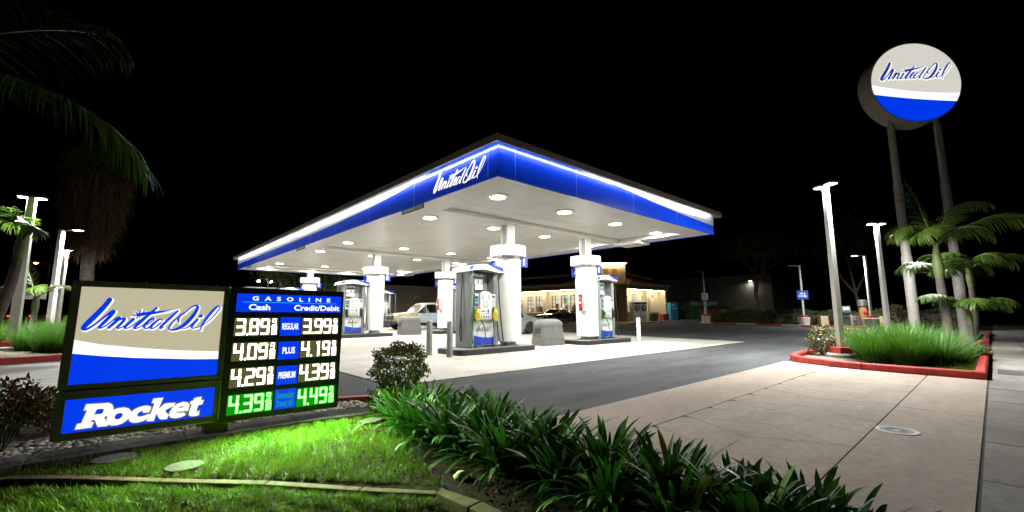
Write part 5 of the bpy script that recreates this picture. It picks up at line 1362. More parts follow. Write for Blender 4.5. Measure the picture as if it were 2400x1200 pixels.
def vend(t, w, d, h):
    mb = MB(); mb.box(-w / 2 + 0.03, w / 2 - 0.03, -d / 2 - 0.025, -d / 2 - 0.002, 0.95, h - 0.05); mb.build('front_panel', 'vend_blue', t, bevel=0.01)
    mb = MB(); mb.box(-w / 2 + 0.03, w / 2 - 0.03, -d / 2 - 0.02, -d / 2 - 0.002, 0.12, 0.92); mb.build('lower_panel', 'vend_blue', t, bevel=0.01)
    mb = MB(); mb.tube([(-0.12 + 0.16 * math.cos(a) + 0.05, -d / 2 - 0.03, 1.62 + 0.14 * math.sin(a)) for a in np.linspace(0, math.pi, 9)], 0.035, 6); mb.box(-0.25, 0.2, -d / 2 - 0.034, -d / 2 - 0.027, 1.3, 1.4); mb.build('front_mark', 'print_white', t)
    mb = MB(); mb.box(w / 2 + 0.002, w / 2 + 0.02, -d / 2 + 0.04, d / 2 - 0.04, 0.1, h - 0.06); mb.build('side_panel', 'vend_dark', t)
    mb = MB(); mb.lathe([(0.16, 0.35), (0.2, 0.55), (0.2, 1.0), (0.08, 1.25), (0.06, 1.45)], 10, c=(0, 0, 0), mat=Matrix.Translation((w / 2 + 0.022, 0, 0)) @ Matrix.Scale(0.05, 4, (1, 0, 0))); mb.build('bottle_print', 'goods_dark', t)
crate('vending_machine', 'tall bright blue vending machine at the end of the shop wall', 'vending machine', 46.15, 24.25, 1.05, 0.95, 1.98, 'vend_blue', math.radians(-22), None, vend)
lw = thing('low_wall', 'low stepped tan wall between the vending machine and the green cabinet', 'wall', (48.6, 25.2, G(0, 25) + 0.1), math.radians(-12))
mb = MB(); mb.box(-1.6, -0.4, 0, 0.25, 0, 1.05); mb.box(-0.39, 1.6, 0, 0.25, 0, 0.80); mb.build('masonry', 'stucco_tan', lw, bevel=0.01)
tr = thing('transformer_cabinet', 'dark green utility cabinet beside the far kerb', 'utility cabinet', (49.2, 23.4, G(0, 23) + 0.13), math.radians(-30))
mb = MB(); mb.box(-1.35, 1.35, -0.7, 0.7, 0.0, 1.6); mb.build('body', 'transformer_green', tr, bevel=0.03)
for xx in (-0.85, 0.0): 
    mb = MB(); mb.box(xx - 0.38, xx + 0.38, -0.735, -0.702, 0.12, 1.45); mb.build('door', 'transformer_green', tr, bevel=0.01)
mb = MB(); mb.box(-1.4, 1.4, -0.75, 0.75, 1.602, 1.68); mb.build('lid', 'transformer_green', tr, bevel=0.02)
mb = MB(); mb.box(-2.4, 1.5, -1.5, -0.8, -0.1, 0.12); mb.build('plinth', 'grey_concrete', tr, bevel=0.02)
ct = thing('white_container', 'white flat topped shed behind the green utility cabinet', 'shed', (54.5, 24.8, 0.2), math.radians(-30))
mb = MB(); mb.box(-1.9, 1.9, -0.8, 0.8, 0, 2.25); mb.build('body', 'pale_panel', ct); mb = MB(); mb.box(-2.0, 2.0, -0.9, 0.9, 2.252, 2.36); mb.build('roof', 'gutter', ct)
bn = thing('display_stand', 'teal and dark display crates outside the shop window behind the black sedan', 'display stand', (34.9, 29.0, G(0, 29) + 0.13))
mb = MB(); mb.box(-0.3, 0.3, 0.6, 2.2, 0, 1.1); mb.build('teal_crate', 'teal_bench', bn, bevel=0.02)
mb = MB(); mb.box(-0.32, 0.32, -1.2, 0.56, 0, 1.05); mb.build('dark_crate', 'goods_dark', bn, bevel=0.02)
for k in range(3):
    mb = MB(); mb.box(-0.345, -0.325, -1.1, 0.4, 0.55 + 0.15 * k, 0.62 + 0.15 * k); mb.build('shelf_rail', 'print_grey', bn)
mb = MB(); mb.box(-0.37, -0.33, -0.2, 0.4, 0.05, 0.62); q = mb.build('blue_board', 'sign_blue', bn)
mb = MB(); mb.box(-0.376, -0.371, -0.1, 0.3, 0.42, 0.52); mb.box(-0.376, -0.371, -0.05, 0.2, 0.2, 0.3); mb.build('board_print', 'print_white', q)

# air and vacuum machines by the far kerb
am = thing('air_machine', 'grey air pump machine with small lit panel by the far kerb', 'air machine', (40.9, 7.65, G(0, 7.6) + 0.11), math.radians(-50))
mb = MB(); mb.box(-0.34, 0.34, -0.25, 0.25, 0.65, 1.5); mb.build('cabinet', 'steel', am, bevel=0.02)
mb = MB(); mb.box(-0.26, 0.26, -0.2, 0.2, 0.0, 0.648); mb.build('stand', 'goods_dark', am)
mb = MB(); mb.box(-0.2, 0.24, -0.262, -0.252, 1.2, 1.42); mb.build('panel', 'pale_panel', am); mb = MB(); mb.box(0.05, 0.15, -0.27, -0.263, 1.12, 1.22); mb.build('indicator', 'vend_blue', am)
for xx in (-0.2, 0.0, 0.2):
    mb = MB(); mb.lathe([(0.085, -0.03), (0.10, 0.0), (0.085, 0.03), (0.05, 0.03), (0.05, -0.03), (0.085, -0.03)], 14, caps=False, mat=Matrix.Translation((xx, -0.29, 0.95)) @ Matrix.Rotation(math.radians(90), 4, 'X')); mb.build('hose_coil', 'rubber', am)
vm = thing('vacuum_machine', 'steel topped vacuum machine with orange body by the far kerb', 'vacuum machine', (40.9, 6.5, G(0, 6.5) + 0.11), math.radians(-50))
mb = MB(); mb.lathe([(0.26, 0), (0.26, 1.5), (0.27, 1.5)], 18, caps=False); mb.build('body', 'machine_orange', vm, smooth=40)
mb = MB(); mb.lathe([(0.31, 1.5), (0.31, 1.9), (0.25, 1.95), (0, 1.95)], 18); mb.build('steel_top', 'steel', vm, smooth=40)
mb = MB(); mb.box(-0.6, -0.2, -0.2, 0.2, 0, 0.5); mb.box(-0.5, -0.26, -0.15, 0.15, 0.51, 0.75); mb.build('side_box', 'steel', vm, bevel=0.02)
mb = MB(); mb.box(-0.16, 0.16, -0.282, -0.262, 0.95, 1.1); mb.build('label', 'print_red', vm)
mb = MB(); mb.tube([tuple(p) for p in spline([(0.28, 0, 1.7), (0.42, 0, 1.5), (0.4, 0, 0.7), (0.34, 0, 0.3), (0.45, 0, 0.2)], 5)], 0.035, 8); mb.build('hose', 'rubber', vm, smooth=50)
for k, (x, y, w, lb) in enumerate(((41.4, 9.15, 0.55, 'tan cube shaped block left of the air machine, left one'), (41.9, 8.75, 0.65, 'tan cube shaped block left of the air machine, partly behind the near lamp post'), (41.6, 6.95, 0.7, 'tan block between air machine and vacuum machine'), (41.0, 5.0, 1.2, 'tan block right of the vacuum machine behind the drum footing'))):
    o = crate('masonry_block', lb, 'block', x, y, w, 0.5, 0.72, 'stucco_tan', math.radians(-50))
b_ = bollard(40.35, 7.15, 'bollard_grey', 'grey post between the air machine and the vacuum machine', 0.95, 0.07)

# ================================================================== FAR BUILDINGS
def building(name, label, cat, x0, x1, y0, y1, h, mat, cap=None, cap_h=0.25):
    t = thing(name, label, cat, ((x0 + x1) / 2, (y0 + y1) / 2, 0))
    a, b = (x1 - x0) / 2, (y1 - y0) / 2
    mb = MB(); mb.box(-a, a, -b, b, -0.3, h); mb.build('walls', mat, t)
    if cap:
        mb = MB(); mb.box(-a - 0.05, a + 0.05, -b - 0.05, b + 0.05, h + 0.002, h + cap_h); mb.build('roof_edge', cap, t)
    return t, a, b
t, a, b = building('block_building', 'long tan blank walled building behind the canopy', 'building', 14.5, 33.5, 38.5, 50, 3.85, 'wall_block', 'wall_block', 0.1)
for k in range(9):
    mb = MB(); mb.box(-a + 1.0 + 2.05 * k, -a + 1.03 + 2.05 * k, -b - 0.012, -b - 0.001, 0, 3.8); mb.build('wall_joint', 'dark_wall', t)
mb = MB()
for k in range(5): mb.box(1.2 + k * 0.16, 1.28 + k * 0.16, -b - 0.06, -b - 0.03, 0.2, 1.5)
mb.build('vent_louvre', 'pale_panel', t)
t, a, b = building('grey_building', 'small grey block with floodlights, beyond the far left column', 'building', 8.0, 11.8, 41, 47, 3.5, 'pale_panel')
for xx in (-1.2, -0.3):
    mb = MB(); mb.tube([(xx + 0.9, -b, 3.4), (xx + 0.7, -b - 0.5, 4.1), (xx + 0.2, -b - 0.7, 4.2), (xx, -b - 0.7, 4.0)], 0.025, 6); mb.build('lamp_arm', 'lamp_pole', t)
    mb = MB(); mb.lathe([(0, -0.1), (0.12, -0.05), (0.1, 0.08), (0, 0.1)], 10, c=(xx, -b - 0.72, 3.92)); mb.build('floodlight', 'far_lamp_white', t)
t, a, b = building('brick_building', 'low dim building right of the grey block, under a floodlight', 'building', 12.2, 14.3, 39.5, 45, 3.3, 'wall_block')
mb = MB(); mb.lathe([(0, -0.1), (0.13, -0.05), (0.1, 0.08), (0, 0.1)], 10, c=(-1.0, -b - 0.5, 3.95)); mb.build('floodlight', 'far_lamp_white', t)
mb = MB(); mb.tube([(0.2, -b + 0.01, 3.2), (0.1, -b - 0.4, 3.9), (-0.6, -b - 0.5, 4.2), (-1.0, -b - 0.5, 4.05)], 0.025, 6); mb.build('lamp_arm', 'lamp_pole', t)
ys_ = thing('yellow_sign', 'small yellow lit sign seen over the price sign, by the far left column', 'sign', (11.4, 38.2, 0.3))
mb = MB(); mb.box(-0.75, 0.75, -0.06, 0.06, 2.2, 2.65); mb.build('face', 'yellow_lit', ys_)
mb = MB()
for k in range(5): mb.box(-0.6 + 0.25 * k, -0.45 + 0.25 * k, -0.066, -0.061, 2.3, 2.55)
mb.build('print', 'goods_dark', ys_)
for px in (-0.6, 0.6):
    mb = MB(); mb.tube([(px, 0, -0.1), (px, 0, 2.2)], 0.04, 8); mb.build('post', 'lamp_pole', ys_)
building('warehouse', 'long dim warehouse wall right of the shop', 'building', 61, 90, 18.5, 60, 6.0, 'warehouse_wall')
wl = thing('wall_lamp', 'lit wall lamp on the dim warehouse, seen through the leaves of the dark tree', 'wall lamp', (60.9, 20.9, 5.2))
mb = MB(); mb.box(-0.14, 0, -0.2, 0.2, 0, 0.25, taper=(0.6, 0.8)); mb.build('housing', 'lamp_head', wl)
mb = MB(); mb.box(-0.13, -0.02, -0.17, 0.17, -0.02, -0.002); mb.build('lens', 'far_lamp_white', wl)
area_lamp('lamp_light', 35, (-0.25, 0, -0.05), wl, 0.2, (1, 0.95, 0.85), rot=(0, math.radians(25), 0))
tk = thing('storage_tank', 'upright pale cylinder tank behind the back pump', 'tank', (15.3, 32.2, G(0, 32)))
mb = MB(); mb.lathe([(0.55, 0), (0.55, 2.1), (0.45, 2.3), (0.2, 2.4), (0, 2.42)], 24); mb.build('vessel', 'drum_white', tk, smooth=40)
mb = MB(); mb.box(-0.12, 0.12, -0.57, -0.545, 1.45, 1.69, mat=Matrix.Rotation(math.radians(-35), 4, 'Z')); mb.build('diamond_label', 'vend_blue', tk)
mb = MB(); mb.tube([(-0.1, 0.1, 2.3), (-0.1, 0.1, 3.2)], 0.05, 8); mb.tube([(-0.3, 0.2, 2.2), (-0.3, 0.2, 3.5)], 0.035, 8); mb.build('vent_pipe', 'goods_dark', tk)
rl = thing('pipe_railing', 'thin grey pipe railing right of the pale tank', 'railing', (16.5, 32.8, G(0, 32)))
for px in (0.0, 0.55):
    mb = MB(); mb.tube([(px, 0, 0), (px, 0, 2.6)], 0.025, 6); mb.build('upright', 'galv', rl)
mb = MB(); mb.tube([(0, 0, 2.6), (0.55, 0, 2.6)], 0.025, 6); mb.build('top_rail', 'galv', rl)

# ================================================================== VEHICLES
def wheel(parent, x, y, r, w=0.20, rim='rim_metal'):
    M4 = Matrix.Translation((x, y, r)) @ Matrix.Rotation(math.radians(90), 4, 'X')
    mb = MB(); mb.lathe([(r * 0.62, -w / 2), (r * 0.94, -w / 2), (r, -w / 2 + 0.03), (r, w / 2 - 0.03), (r * 0.94, w / 2), (r * 0.62, w / 2), (r * 0.62, -w / 2)], 28, mat=M4, caps=False)
    wl = mb.build('wheel', 'tyre', parent, smooth=35)
    s = 1 if y > 0 else -1
    mb = MB(); mb.lathe([(r * 0.62, 0.02), (r * 0.55, 0.05), (r * 0.2, 0.035), (r * 0.12, 0.06), (0, 0.06)], 24, mat=Matrix.Translation((x, y + s * 0.02, r)) @ Matrix.Rotation(math.radians(-90 * s), 4, 'X')); rm = mb.build('rim', rim, wl, smooth=35)
    mb = MB()
    for k in range(6):
        a = k * math.pi / 3; mb.box(r * 0.22, r * 0.5, -0.025, 0.025, 0.0525, 0.056, mat=Matrix.Translation((x, y + s * 0.02, r)) @ Matrix.Rotation(math.radians(-90 * s), 4, 'X') @ Matrix.Rotation(a, 4, 'Z'))
    mb.build('rim_slot', 'rubber', wl)

def car_body(parent, st, mat, wheels, r_arch, name='body', open_sides=False):
    """lofted body. each station: x, zb (sill), zbelt, zroof, half widths at sill / belt / roof"""
    mb = MB(); vs = []; fs = []
    for x, zb, zs, zr, wb, ws, wr in st:
        zm = zb + (zs - zb) * 0.55
        half = [(wb * 0.93, zb), (wb, zb + 0.07), (ws * 1.015, zm), (ws, zs), (wr + (ws - wr) * 0.12, zs + (zr - zs) * 0.86), (wr * 0.86, zr)]
        ring = [(x, a, z) for a, z in half] + [(x, -a, z) for a, z in reversed(half)]
        vs += ring
    k = 12
    for i in range(len(st) - 1):
        for j in range(k):
            if open_sides and j in (3, 7): continue
            fs.append((i * k + j, (i + 1) * k + j, (i + 1) * k + (j + 1) % k, i * k + (j + 1) % k))
    fs.append(tuple(range(k))); fs.append(tuple(reversed(range((len(st) - 1) * k, len(st) * k))))
    mb.add(vs, fs)
    b = mb.build(name, mat, parent, smooth=32)
    for x, y in wheels:   # dark wheel arches
        s = 1 if y > 0 else -1
        yo = y + s * 0.105
        pts = [(x + r_arch * math.cos(a), 0.30 + r_arch * math.sin(a)) for a in np.linspace(math.pi, 0, 13)]
        pts = [(px, max(z, 0.16)) for px, z in pts] + [(x + r_arch, 0.17), (x - r_arch, 0.17)]
        m = MB(); m.xz(pts, min(yo, yo - s * 0.24), max(yo, yo - s * 0.24)); m.build('wheel_arch', 'car_plastic', b)
    return b
def side_pts(st, i, s, f, out=0.006):
    x, zb, zs, zr, wb, ws, wr = st[i]
    y0, z0 = ws, zs; y1, z1 = wr + (ws - wr) * 0.12, zs + (zr - zs) * 0.86
    return (x, s * (y0 + (y1 - y0) * f + out), z0 + (z1 - z0) * f)
def lerp3(a, b, t): return tuple(a[k] + (b[k] - a[k]) * t for k in range(3))
def side_glass(parent, st, ia, ib, ta, tb, mat, f0=0.08, f1=0.93, ua=None):
    for s in (-1, 1):
        p = [lerp3(side_pts(st, ia, s, f0), side_pts(st, ib, s, f0), ta), lerp3(side_pts(st, ia, s, f0), side_pts(st, ib, s, f0), tb),
             lerp3(side_pts(st, ia, s, f1), side_pts(st, ib, s, f1), tb if ua is None else ua[1]), lerp3(side_pts(st, ia, s, f1), side_pts(st, ib, s, f1), ta if ua is None else ua[0])]
        q = [(a[0], a[1] + s * 0.004, a[2]) for a in p]
        mb = MB(); mb.add(p + q, [(0, 1, 2, 3), (7, 6, 5, 4), (0, 4, 5, 1), (1, 5, 6, 2), (2, 6, 7, 3), (3, 7, 4, 0)]); mb.build('side_window', mat, parent)
def cross_glass(parent, st, ia, ib, mat, name, t0=0.08, t1=0.94, k0=0.9, k1=0.86):
    """windscreen: spans between the hood end station and the roof start station"""
    a, b = st[ia], st[ib]
    n = Vector((-(b[3] - a[3]), 0, b[0] - a[0])); n.normalize(); n *= (1 if n.z > 0 else -1)
    f = lambda t, s, k: Vector((a[0] + (b[0] - a[0]) * t, s * k * ((a[6] + (b[6] - a[6]) * t) * 0.86), a[3] + (b[3] - a[3]) * t)) + n * 0.006
    p = [f(t0, 1, k0), f(t0, -1, k0), f(t1, -1, k1), f(t1, 1, k1)]; q = [v + n * 0.004 for v in p]
    mb = MB(); mb.add(p + q, [(3, 2, 1, 0), (4, 5, 6, 7), (0, 1, 5, 4), (1, 2, 6, 5), (2, 3, 7, 6), (3, 0, 4, 7)]); mb.build(name, mat, parent)

# black sedan backed in at the shop
sd = thing('black_sedan', 'shiny black sedan parked in front of the shop windows', 'car', (32.05, 28.95, G(0, 29)), math.pi + 0.10)
ST = [(2.32, 0.38, 0.60, 0.62, 0.66, 0.68, 0.60), (2.2, 0.22, 0.66, 0.72, 0.82, 0.84, 0.70), (1.6, 0.18, 0.80, 0.86, 0.88, 0.89, 0.76), (0.95, 0.18, 0.88, 0.94, 0.89, 0.90, 0.76), (0.15, 0.18, 0.92, 1.36, 0.89, 0.90, 0.66), (-0.45, 0.18, 0.93, 1.42, 0.89, 0.90, 0.64), (-1.0, 0.18, 0.95, 1.37, 0.89, 0.90, 0.64), (-1.75, 0.18, 0.99, 1.06, 0.89, 0.89, 0.72), (-2.2, 0.24, 0.98, 1.03, 0.85, 0.86, 0.70), (-2.36, 0.40, 0.90, 0.92, 0.74, 0.74, 0.62)]
WH = [(1.42, 0.80), (1.42, -0.80), (-1.40, 0.80), (-1.40, -0.80)]
bd_ = car_body(sd, ST, 'car_black', WH, 0.385)
side_glass(sd, ST, 3, 4, 0.55, 1.0, 'car_glass', ua=(0.86, 1.0)); side_glass(sd, ST, 4, 5, 0.04, 0.96, 'car_glass'); side_glass(sd, ST, 5, 6, 0.08, 1.0, 'car_glass'); side_glass(sd, ST, 6, 7, 0.02, 0.55, 'car_glass', ua=(0.0, 0.2))
cross_glass(sd, ST, 3, 4, 'car_glass', 'windscreen'); cross_glass(sd, ST, 7, 6, 'car_glass', 'rear_window')
for x, y in WH: wheel(sd, x, y, 0.33)
for s in (-1, 1):
    mb = MB(); mb.box(2.10, 2.27, s * 0.66 - 0.14, s * 0.66 + 0.14, 0.60, 0.70, mat=None, taper=(0.6, 0.9)); mb.build('headlight', 'lens_clear', sd, bevel=0.02)
    mb = MB(); mb.box(-2.33, -2.15, s * 0.72 - 0.12, s * 0.72 + 0.14, 0.74, 0.90); mb.build('tail_light', 'tail_red', sd, bevel=0.02)
    mb = MB(); mb.box(0.55, 0.72, s * 0.98 - 0.09, s * 0.98 + 0.09, 0.92, 1.05); mb.build('wing_mirror', 'car_black', sd, bevel=0.03)
    mb = MB(); mb.box(-0.46, -0.44, s * 0.908 - 0.006, s * 0.908 + 0.006, 0.3, 0.9); mb.build('door_seam', 'car_plastic', sd)
    for xx in (0.0, -0.85):
        mb = MB(); mb.box(xx - 0.3, xx - 0.14, s * 0.925 - 0.012, s * 0.925 + 0.012, 0.80, 0.835); mb.build('door_handle', 'trim_silver', sd)
mb = MB(); mb.box(2.325, 2.345, -0.20, 0.20, 0.42, 0.53); mb.build('number_plate', 'print_white', sd)
mb = MB(); mb.box(2.20, 2.33, -0.42, 0.42, 0.545, 0.61); mb.build('grille', 'trim_silver', sd, bevel=0.01)

# silver car, only its tail shows right of column 1
sv = thing('silver_car', 'tail end of a silver grey car behind the nearest column', 'car', (15.55, 17.75, G(0, 17.7) + 0.014), math.pi)
S2 = [(2.0, 0.36, 0.58, 0.60, 0.62, 0.66, 0.58), (1.9, 0.24, 0.64, 0.70, 0.78, 0.80, 0.66), (1.3, 0.20, 0.74, 0.80, 0.82, 0.83, 0.7), (0.75, 0.20, 0.80, 0.86, 0.83, 0.84, 0.7), (0.1, 0.20, 0.84, 1.30, 0.83, 0.84, 0.62), (-0.7, 0.20, 0.84, 1.32, 0.83, 0.84, 0.62), (-1.25, 0.20, 0.85, 0.98, 0.83, 0.83, 0.68), (-1.8, 0.26, 0.80, 0.86, 0.80, 0.81, 0.66), (-1.98, 0.36, 0.72, 0.74, 0.72, 0.72, 0.6)]
W2 = [(1.25, 0.75), (1.25, -0.75), (-1.18, 0.75), (-1.18, -0.75)]
car_body(sv, S2, 'car_silver', W2, 0.36)
side_glass(sv, S2, 3, 4, 0.5, 1.0, 'car_glass', ua=(0.86, 1)); side_glass(sv, S2, 4, 5, 0.03, 0.5, 'car_glass'); side_glass(sv, S2, 4, 5, 0.55, 1.0, 'car_glass'); cross_glass(sv, S2, 3, 4, 'car_glass', 'windscreen'); cross_glass(sv, S2, 6, 5, 'car_glass', 'rear_window')
for x, y in W2: wheel(sv, x, y, 0.30)
for s in (-1, 1):
    mb = MB(); mb.box(-1.96, -1.70, s * 0.70 - 0.10, s * 0.70 + 0.12, 0.58, 0.70); mb.build('tail_light', 'tail_red', sv, bevel=0.02)
    mb = MB(); mb.box(1.72, 1.96, s * 0.62 - 0.12, s * 0.62 + 0.12, 0.54, 0.64); mb.build('headlight', 'lens_clear', sv, bevel=0.02)
mb = MB(); mb.box(-2.07, -1.62, -0.83, 0.83, 0.24, 0.50, taper=(0.9, 0.97)); mb.build('rear_bumper', 'car_plastic', sv, bevel=0.04)
mb = MB(); mb.box(1.8, 2.08, -0.8, 0.8, 0.24, 0.46); mb.build('front_bumper', 'car_plastic', sv, bevel=0.04)

# two-tone pickup
tk = thing('pickup_truck', 'old two tone pickup with gold wing, blue grey door and black grille guard', 'pickup truck', (15.35, 25.55, G(0, 25.5) + 0.014), math.pi)
S3 = [(2.42, 0.50, 0.86, 0.90, 0.80, 0.82, 0.72), (2.30, 0.42, 0.94, 1.00, 0.88, 0.89, 0.80), (1.3, 0.42, 1.02, 1.08, 0.90, 0.91, 0.82), (0.92, 0.42, 1.04, 1.12, 0.90, 0.91, 0.82)]
hood = car_body(tk, S3, 'truck_gold', [(1.55, 0.80), (1.55, -0.80)], 0.44, 'front_wing')
mb = MB(); mb.add([(2.36, 0.70, 0.955), (2.36, -0.70, 0.955), (1.3, -0.70, 1.09), (1.3, 0.70, 1.09), (0.93, 0.70, 1.13), (0.93, -0.70, 1.13), (2.36, 0.70, 0.925), (2.36, -0.70, 0.925), (1.3, -0.70, 1.05), (1.3, 0.70, 1.05), (0.93, 0.7, 1.09), (0.93, -0.7, 1.09)], [(0, 3, 2, 1), (3, 4, 5, 2), (6, 7, 8, 9), (9, 8, 11, 10), (0, 1, 7, 6), (1, 2, 8, 7), (2, 5, 11, 8), (3, 0, 6, 9), (4, 3, 9, 10), (5, 4, 10, 11)]); mb.build('bonnet', 'truck_white', tk)
S4 = [(0.915, 0.42, 1.04, 1.10, 0.90, 0.91, 0.80), (0.30, 0.42, 1.06, 1.66, 0.90, 0.91, 0.70), (-0.05, 0.42, 1.06, 1.72, 0.90, 0.91, 0.68), (-0.55, 0.42, 1.06, 1.72, 0.90, 0.91, 0.68), (-0.72, 0.42, 1.06, 1.64, 0.90, 0.91, 0.70)]
cab = car_body(tk, S4, 'truck_white', [], 0.4, 'cab', True)
mb = MB(); mb.box(-0.66, -0.42, -0.8, 0.8, 0.5, 1.35); mb.box(-0.42, 0.1, -0.8, 0.8, 0.5, 0.72); mb.build('bench_seat', 'car_plastic', tk, bevel=0.03)
mb = MB(); mb.box(0.42, 0.85, -0.8, 0.8, 0.6, 1.08); mb.build('dashboard', 'car_plastic', tk, bevel=0.03)
mb = MB(); mb.lathe([(0.17, -0.012), (0.185, 0), (0.17, 0.012), (0.155, 0), (0.17, -0.012)], 18, caps=False, mat=Matrix.Translation((0.36, 0.36, 1.08)) @ Matrix.Rotation(math.radians(62), 4, 'Y')); mb.build('steering_wheel', 'rubber', tk, smooth=50)
mb = MB(); mb.box(-0.70, -0.665, -0.82, 0.82, 0.6, 1.6); mb.build('rear_lining', 'car_plastic', tk)
cross_glass(tk, S4, 0, 1, 'wind_glass', 'windscreen', 0.06, 0.93, 1.0, 1.0)
side_glass(tk, S4, 0, 1, 0.02, 1.0, 'clear_glass', 0.0, 0.99, ua=(0.95, 1.0)); side_glass(tk, S4, 1, 3, 0.0, 0.86, 'clear_glass', 0.0, 0.99)
for s in (-1, 1):
    for ia, ib, ta, tb in ((1, 2, -0.06, 0.06), (2, 3, 0.86, 1.0)):
        p = [lerp3(side_pts(S4, ia, s, f, 0.008), side_pts(S4, ib, s, f, 0.008), t) for f, t in ((0.0, ta), (0.0, tb), (1.0, tb), (1.0, ta))]; q = [(a[0], a[1] - s * 0.03, a[2]) for a in p]
        mb = MB(); mb.add(p + q, [(0, 1, 2, 3), (7, 6, 5, 4), (0, 4, 5, 1), (1, 5, 6, 2), (2, 6, 7, 3), (3, 7, 4, 0)]); mb.build('door_pillar', 'truck_white', tk)
for s in (-1, 1):
    a, b = sorted((s * 0.918, s * 0.926)); mb = MB(); mb.box(-0.62, 0.86, a, b, 0.50, 1.05); dr = mb.build('door', 'truck_blue', tk, bevel=0.003)
    mb = MB(); mb.box(-0.52, -0.36, s * 0.935 - 0.012, s * 0.935 + 0.012, 0.90, 0.94); mb.build('handle', 'trim_silver', dr)
    mb = MB(); mb.box(0.50, 0.62, s * 1.03 - 0.11, s * 1.03 + 0.11, 1.07, 1.26); mb.build('wing_mirror', 'car_plastic', tk, bevel=0.03)
    a, b = sorted((s * 0.76, s * 0.91)); mb = MB(); mb.box(-2.75, -0.76, a, b, 0.48, 1.04); mb.build('bed_side', 'truck_white', tk, bevel=0.02)
    mb = MB(); mb.box(2.34, 2.44, s * 0.66 - 0.13, s * 0.66 + 0.13, 0.70, 0.86); mb.build('headlight', 'lens_clear', tk, bevel=0.01)
mb = MB(); mb.box(-2.75, -0.76, -0.755, 0.755, 0.50, 0.56); mb.build('bed_floor', 'car_plastic', tk)
mb = MB(); mb.box(-2.80, -2.752, -0.9, 0.9, 0.48, 1.04); mb.build('tailgate', 'truck_white', tk)
mb = MB(); mb.box(2.36, 2.52, -0.88, 0.88, 0.40, 0.56); mb.build('bumper', 'car_plastic', tk, bevel=0.03)
mb = MB(); mb.box(2.40, 2.44, -0.5, 0.5, 0.66, 0.88); mb.build('grille', 'car_plastic', tk)
mb = MB()
for y in (-0.7, -0.25, 0.25, 0.7): mb.tube([(2.56, y, 0.36), (2.66, y, 0.6), (2.62, y, 1.02)], 0.035, 8)
for z in (0.55, 0.78, 0.98): mb.tube([(2.65 if z > 0.5 else 2.6, -0.72, z), (2.65, 0.72, z)], 0.028, 8)
mb.build('grille_guard', 'car_plastic', tk, smooth=50)
for x, y in ((1.55, 0.80), (1.55, -0.80), (-1.75, 0.80), (-1.75, -0.80)): wheel(tk, x, y, 0.36, 0.22)

# driver: one continuous skinned body, hair and shirt as children
def person_driver(x, y, z, rotz):
    pr = thing('person', 'driver in a dark shirt sitting at the wheel of the pickup', 'person', (x, y, z), rotz)
    V = [(0, 0, 0.0), (0.0, 0, 0.22), (-0.03, 0, 0.45), (-0.02, 0, 0.56), (0.0, 0, 0.66), (0.02, 0, 0.76),
         (-0.03, 0.17, 0.43), (0.10, 0.24, 0.22), (0.34, 0.20, 0.26), (0.42, 0.18, 0.29), (-0.03, -0.17, 0.43), (0.10, -0.24, 0.22), (0.34, -0.20, 0.26), (0.42, -0.18, 0.29), (0.38, 0.1, 0.04), (0.38, -0.1, 0.04)]
    E_ = [(0, 1), (1, 2), (2, 3), (3, 4), (4, 5), (2, 6), (6, 7), (7, 8), (8, 9), (2, 10), (10, 11), (11, 12), (12, 13), (0, 14), (0, 15)]
    r = [0.15, 0.14, 0.12, 0.055, 0.085, 0.09, 0.07, 0.05, 0.04, 0.04, 0.07, 0.05, 0.04, 0.04, 0.08, 0.08]
    me = bpy.data.meshes.new('body'); me.from_pydata(V, E_, []); me.materials.append(M['skin'])
    o = link('body', me, pr)
    md = o.modifiers.new('skin', 'SKIN'); sv_ = me.skin_vertices[0].data if me.skin_vertices else None
    if not me.skin_vertices:
        bm_ = __import__('bmesh').new(); bm_.from_mesh(me); bm_.verts.layers.skin.verify(); bm_.to_mesh(me); bm_.free()
    for q, rr in zip(me.skin_vertices[0].data, r): q.radius = (rr, rr)
    me.skin_vertices[0].data[0].use_root = True
    o.modifiers.new('sub', 'SUBSURF').levels = 2; o.modifiers['sub'].render_levels = 2
    mb = MB(); mb.lathe([(0.03, 0.86), (0.075, 0.84), (0.105, 0.77), (0.10, 0.70)], 16, c=(-0.012, 0, 0.0), caps=True); mb.build('hair', 'hair', o, smooth=60)
    mb = MB(); mb.lathe([(0.19, -0.05), (0.185, 0.2), (0.20, 0.38), (0.15, 0.49), (0.065, 0.535)], 18, mat=Matrix.Scale(0.78, 4, (1, 0, 0))); mb.build('shirt', 'shirt_dark', o, smooth=60)
    mb = MB(); mb.lathe([(0.0, -0.01), (0.012, 0.0), (0.0, 0.02)], 8, c=(0.10, 0, 0.70)); mb.build('nose', 'skin', o, smooth=60)
person_driver(15.45, 25.25, G(0, 25) + 0.62, math.pi)

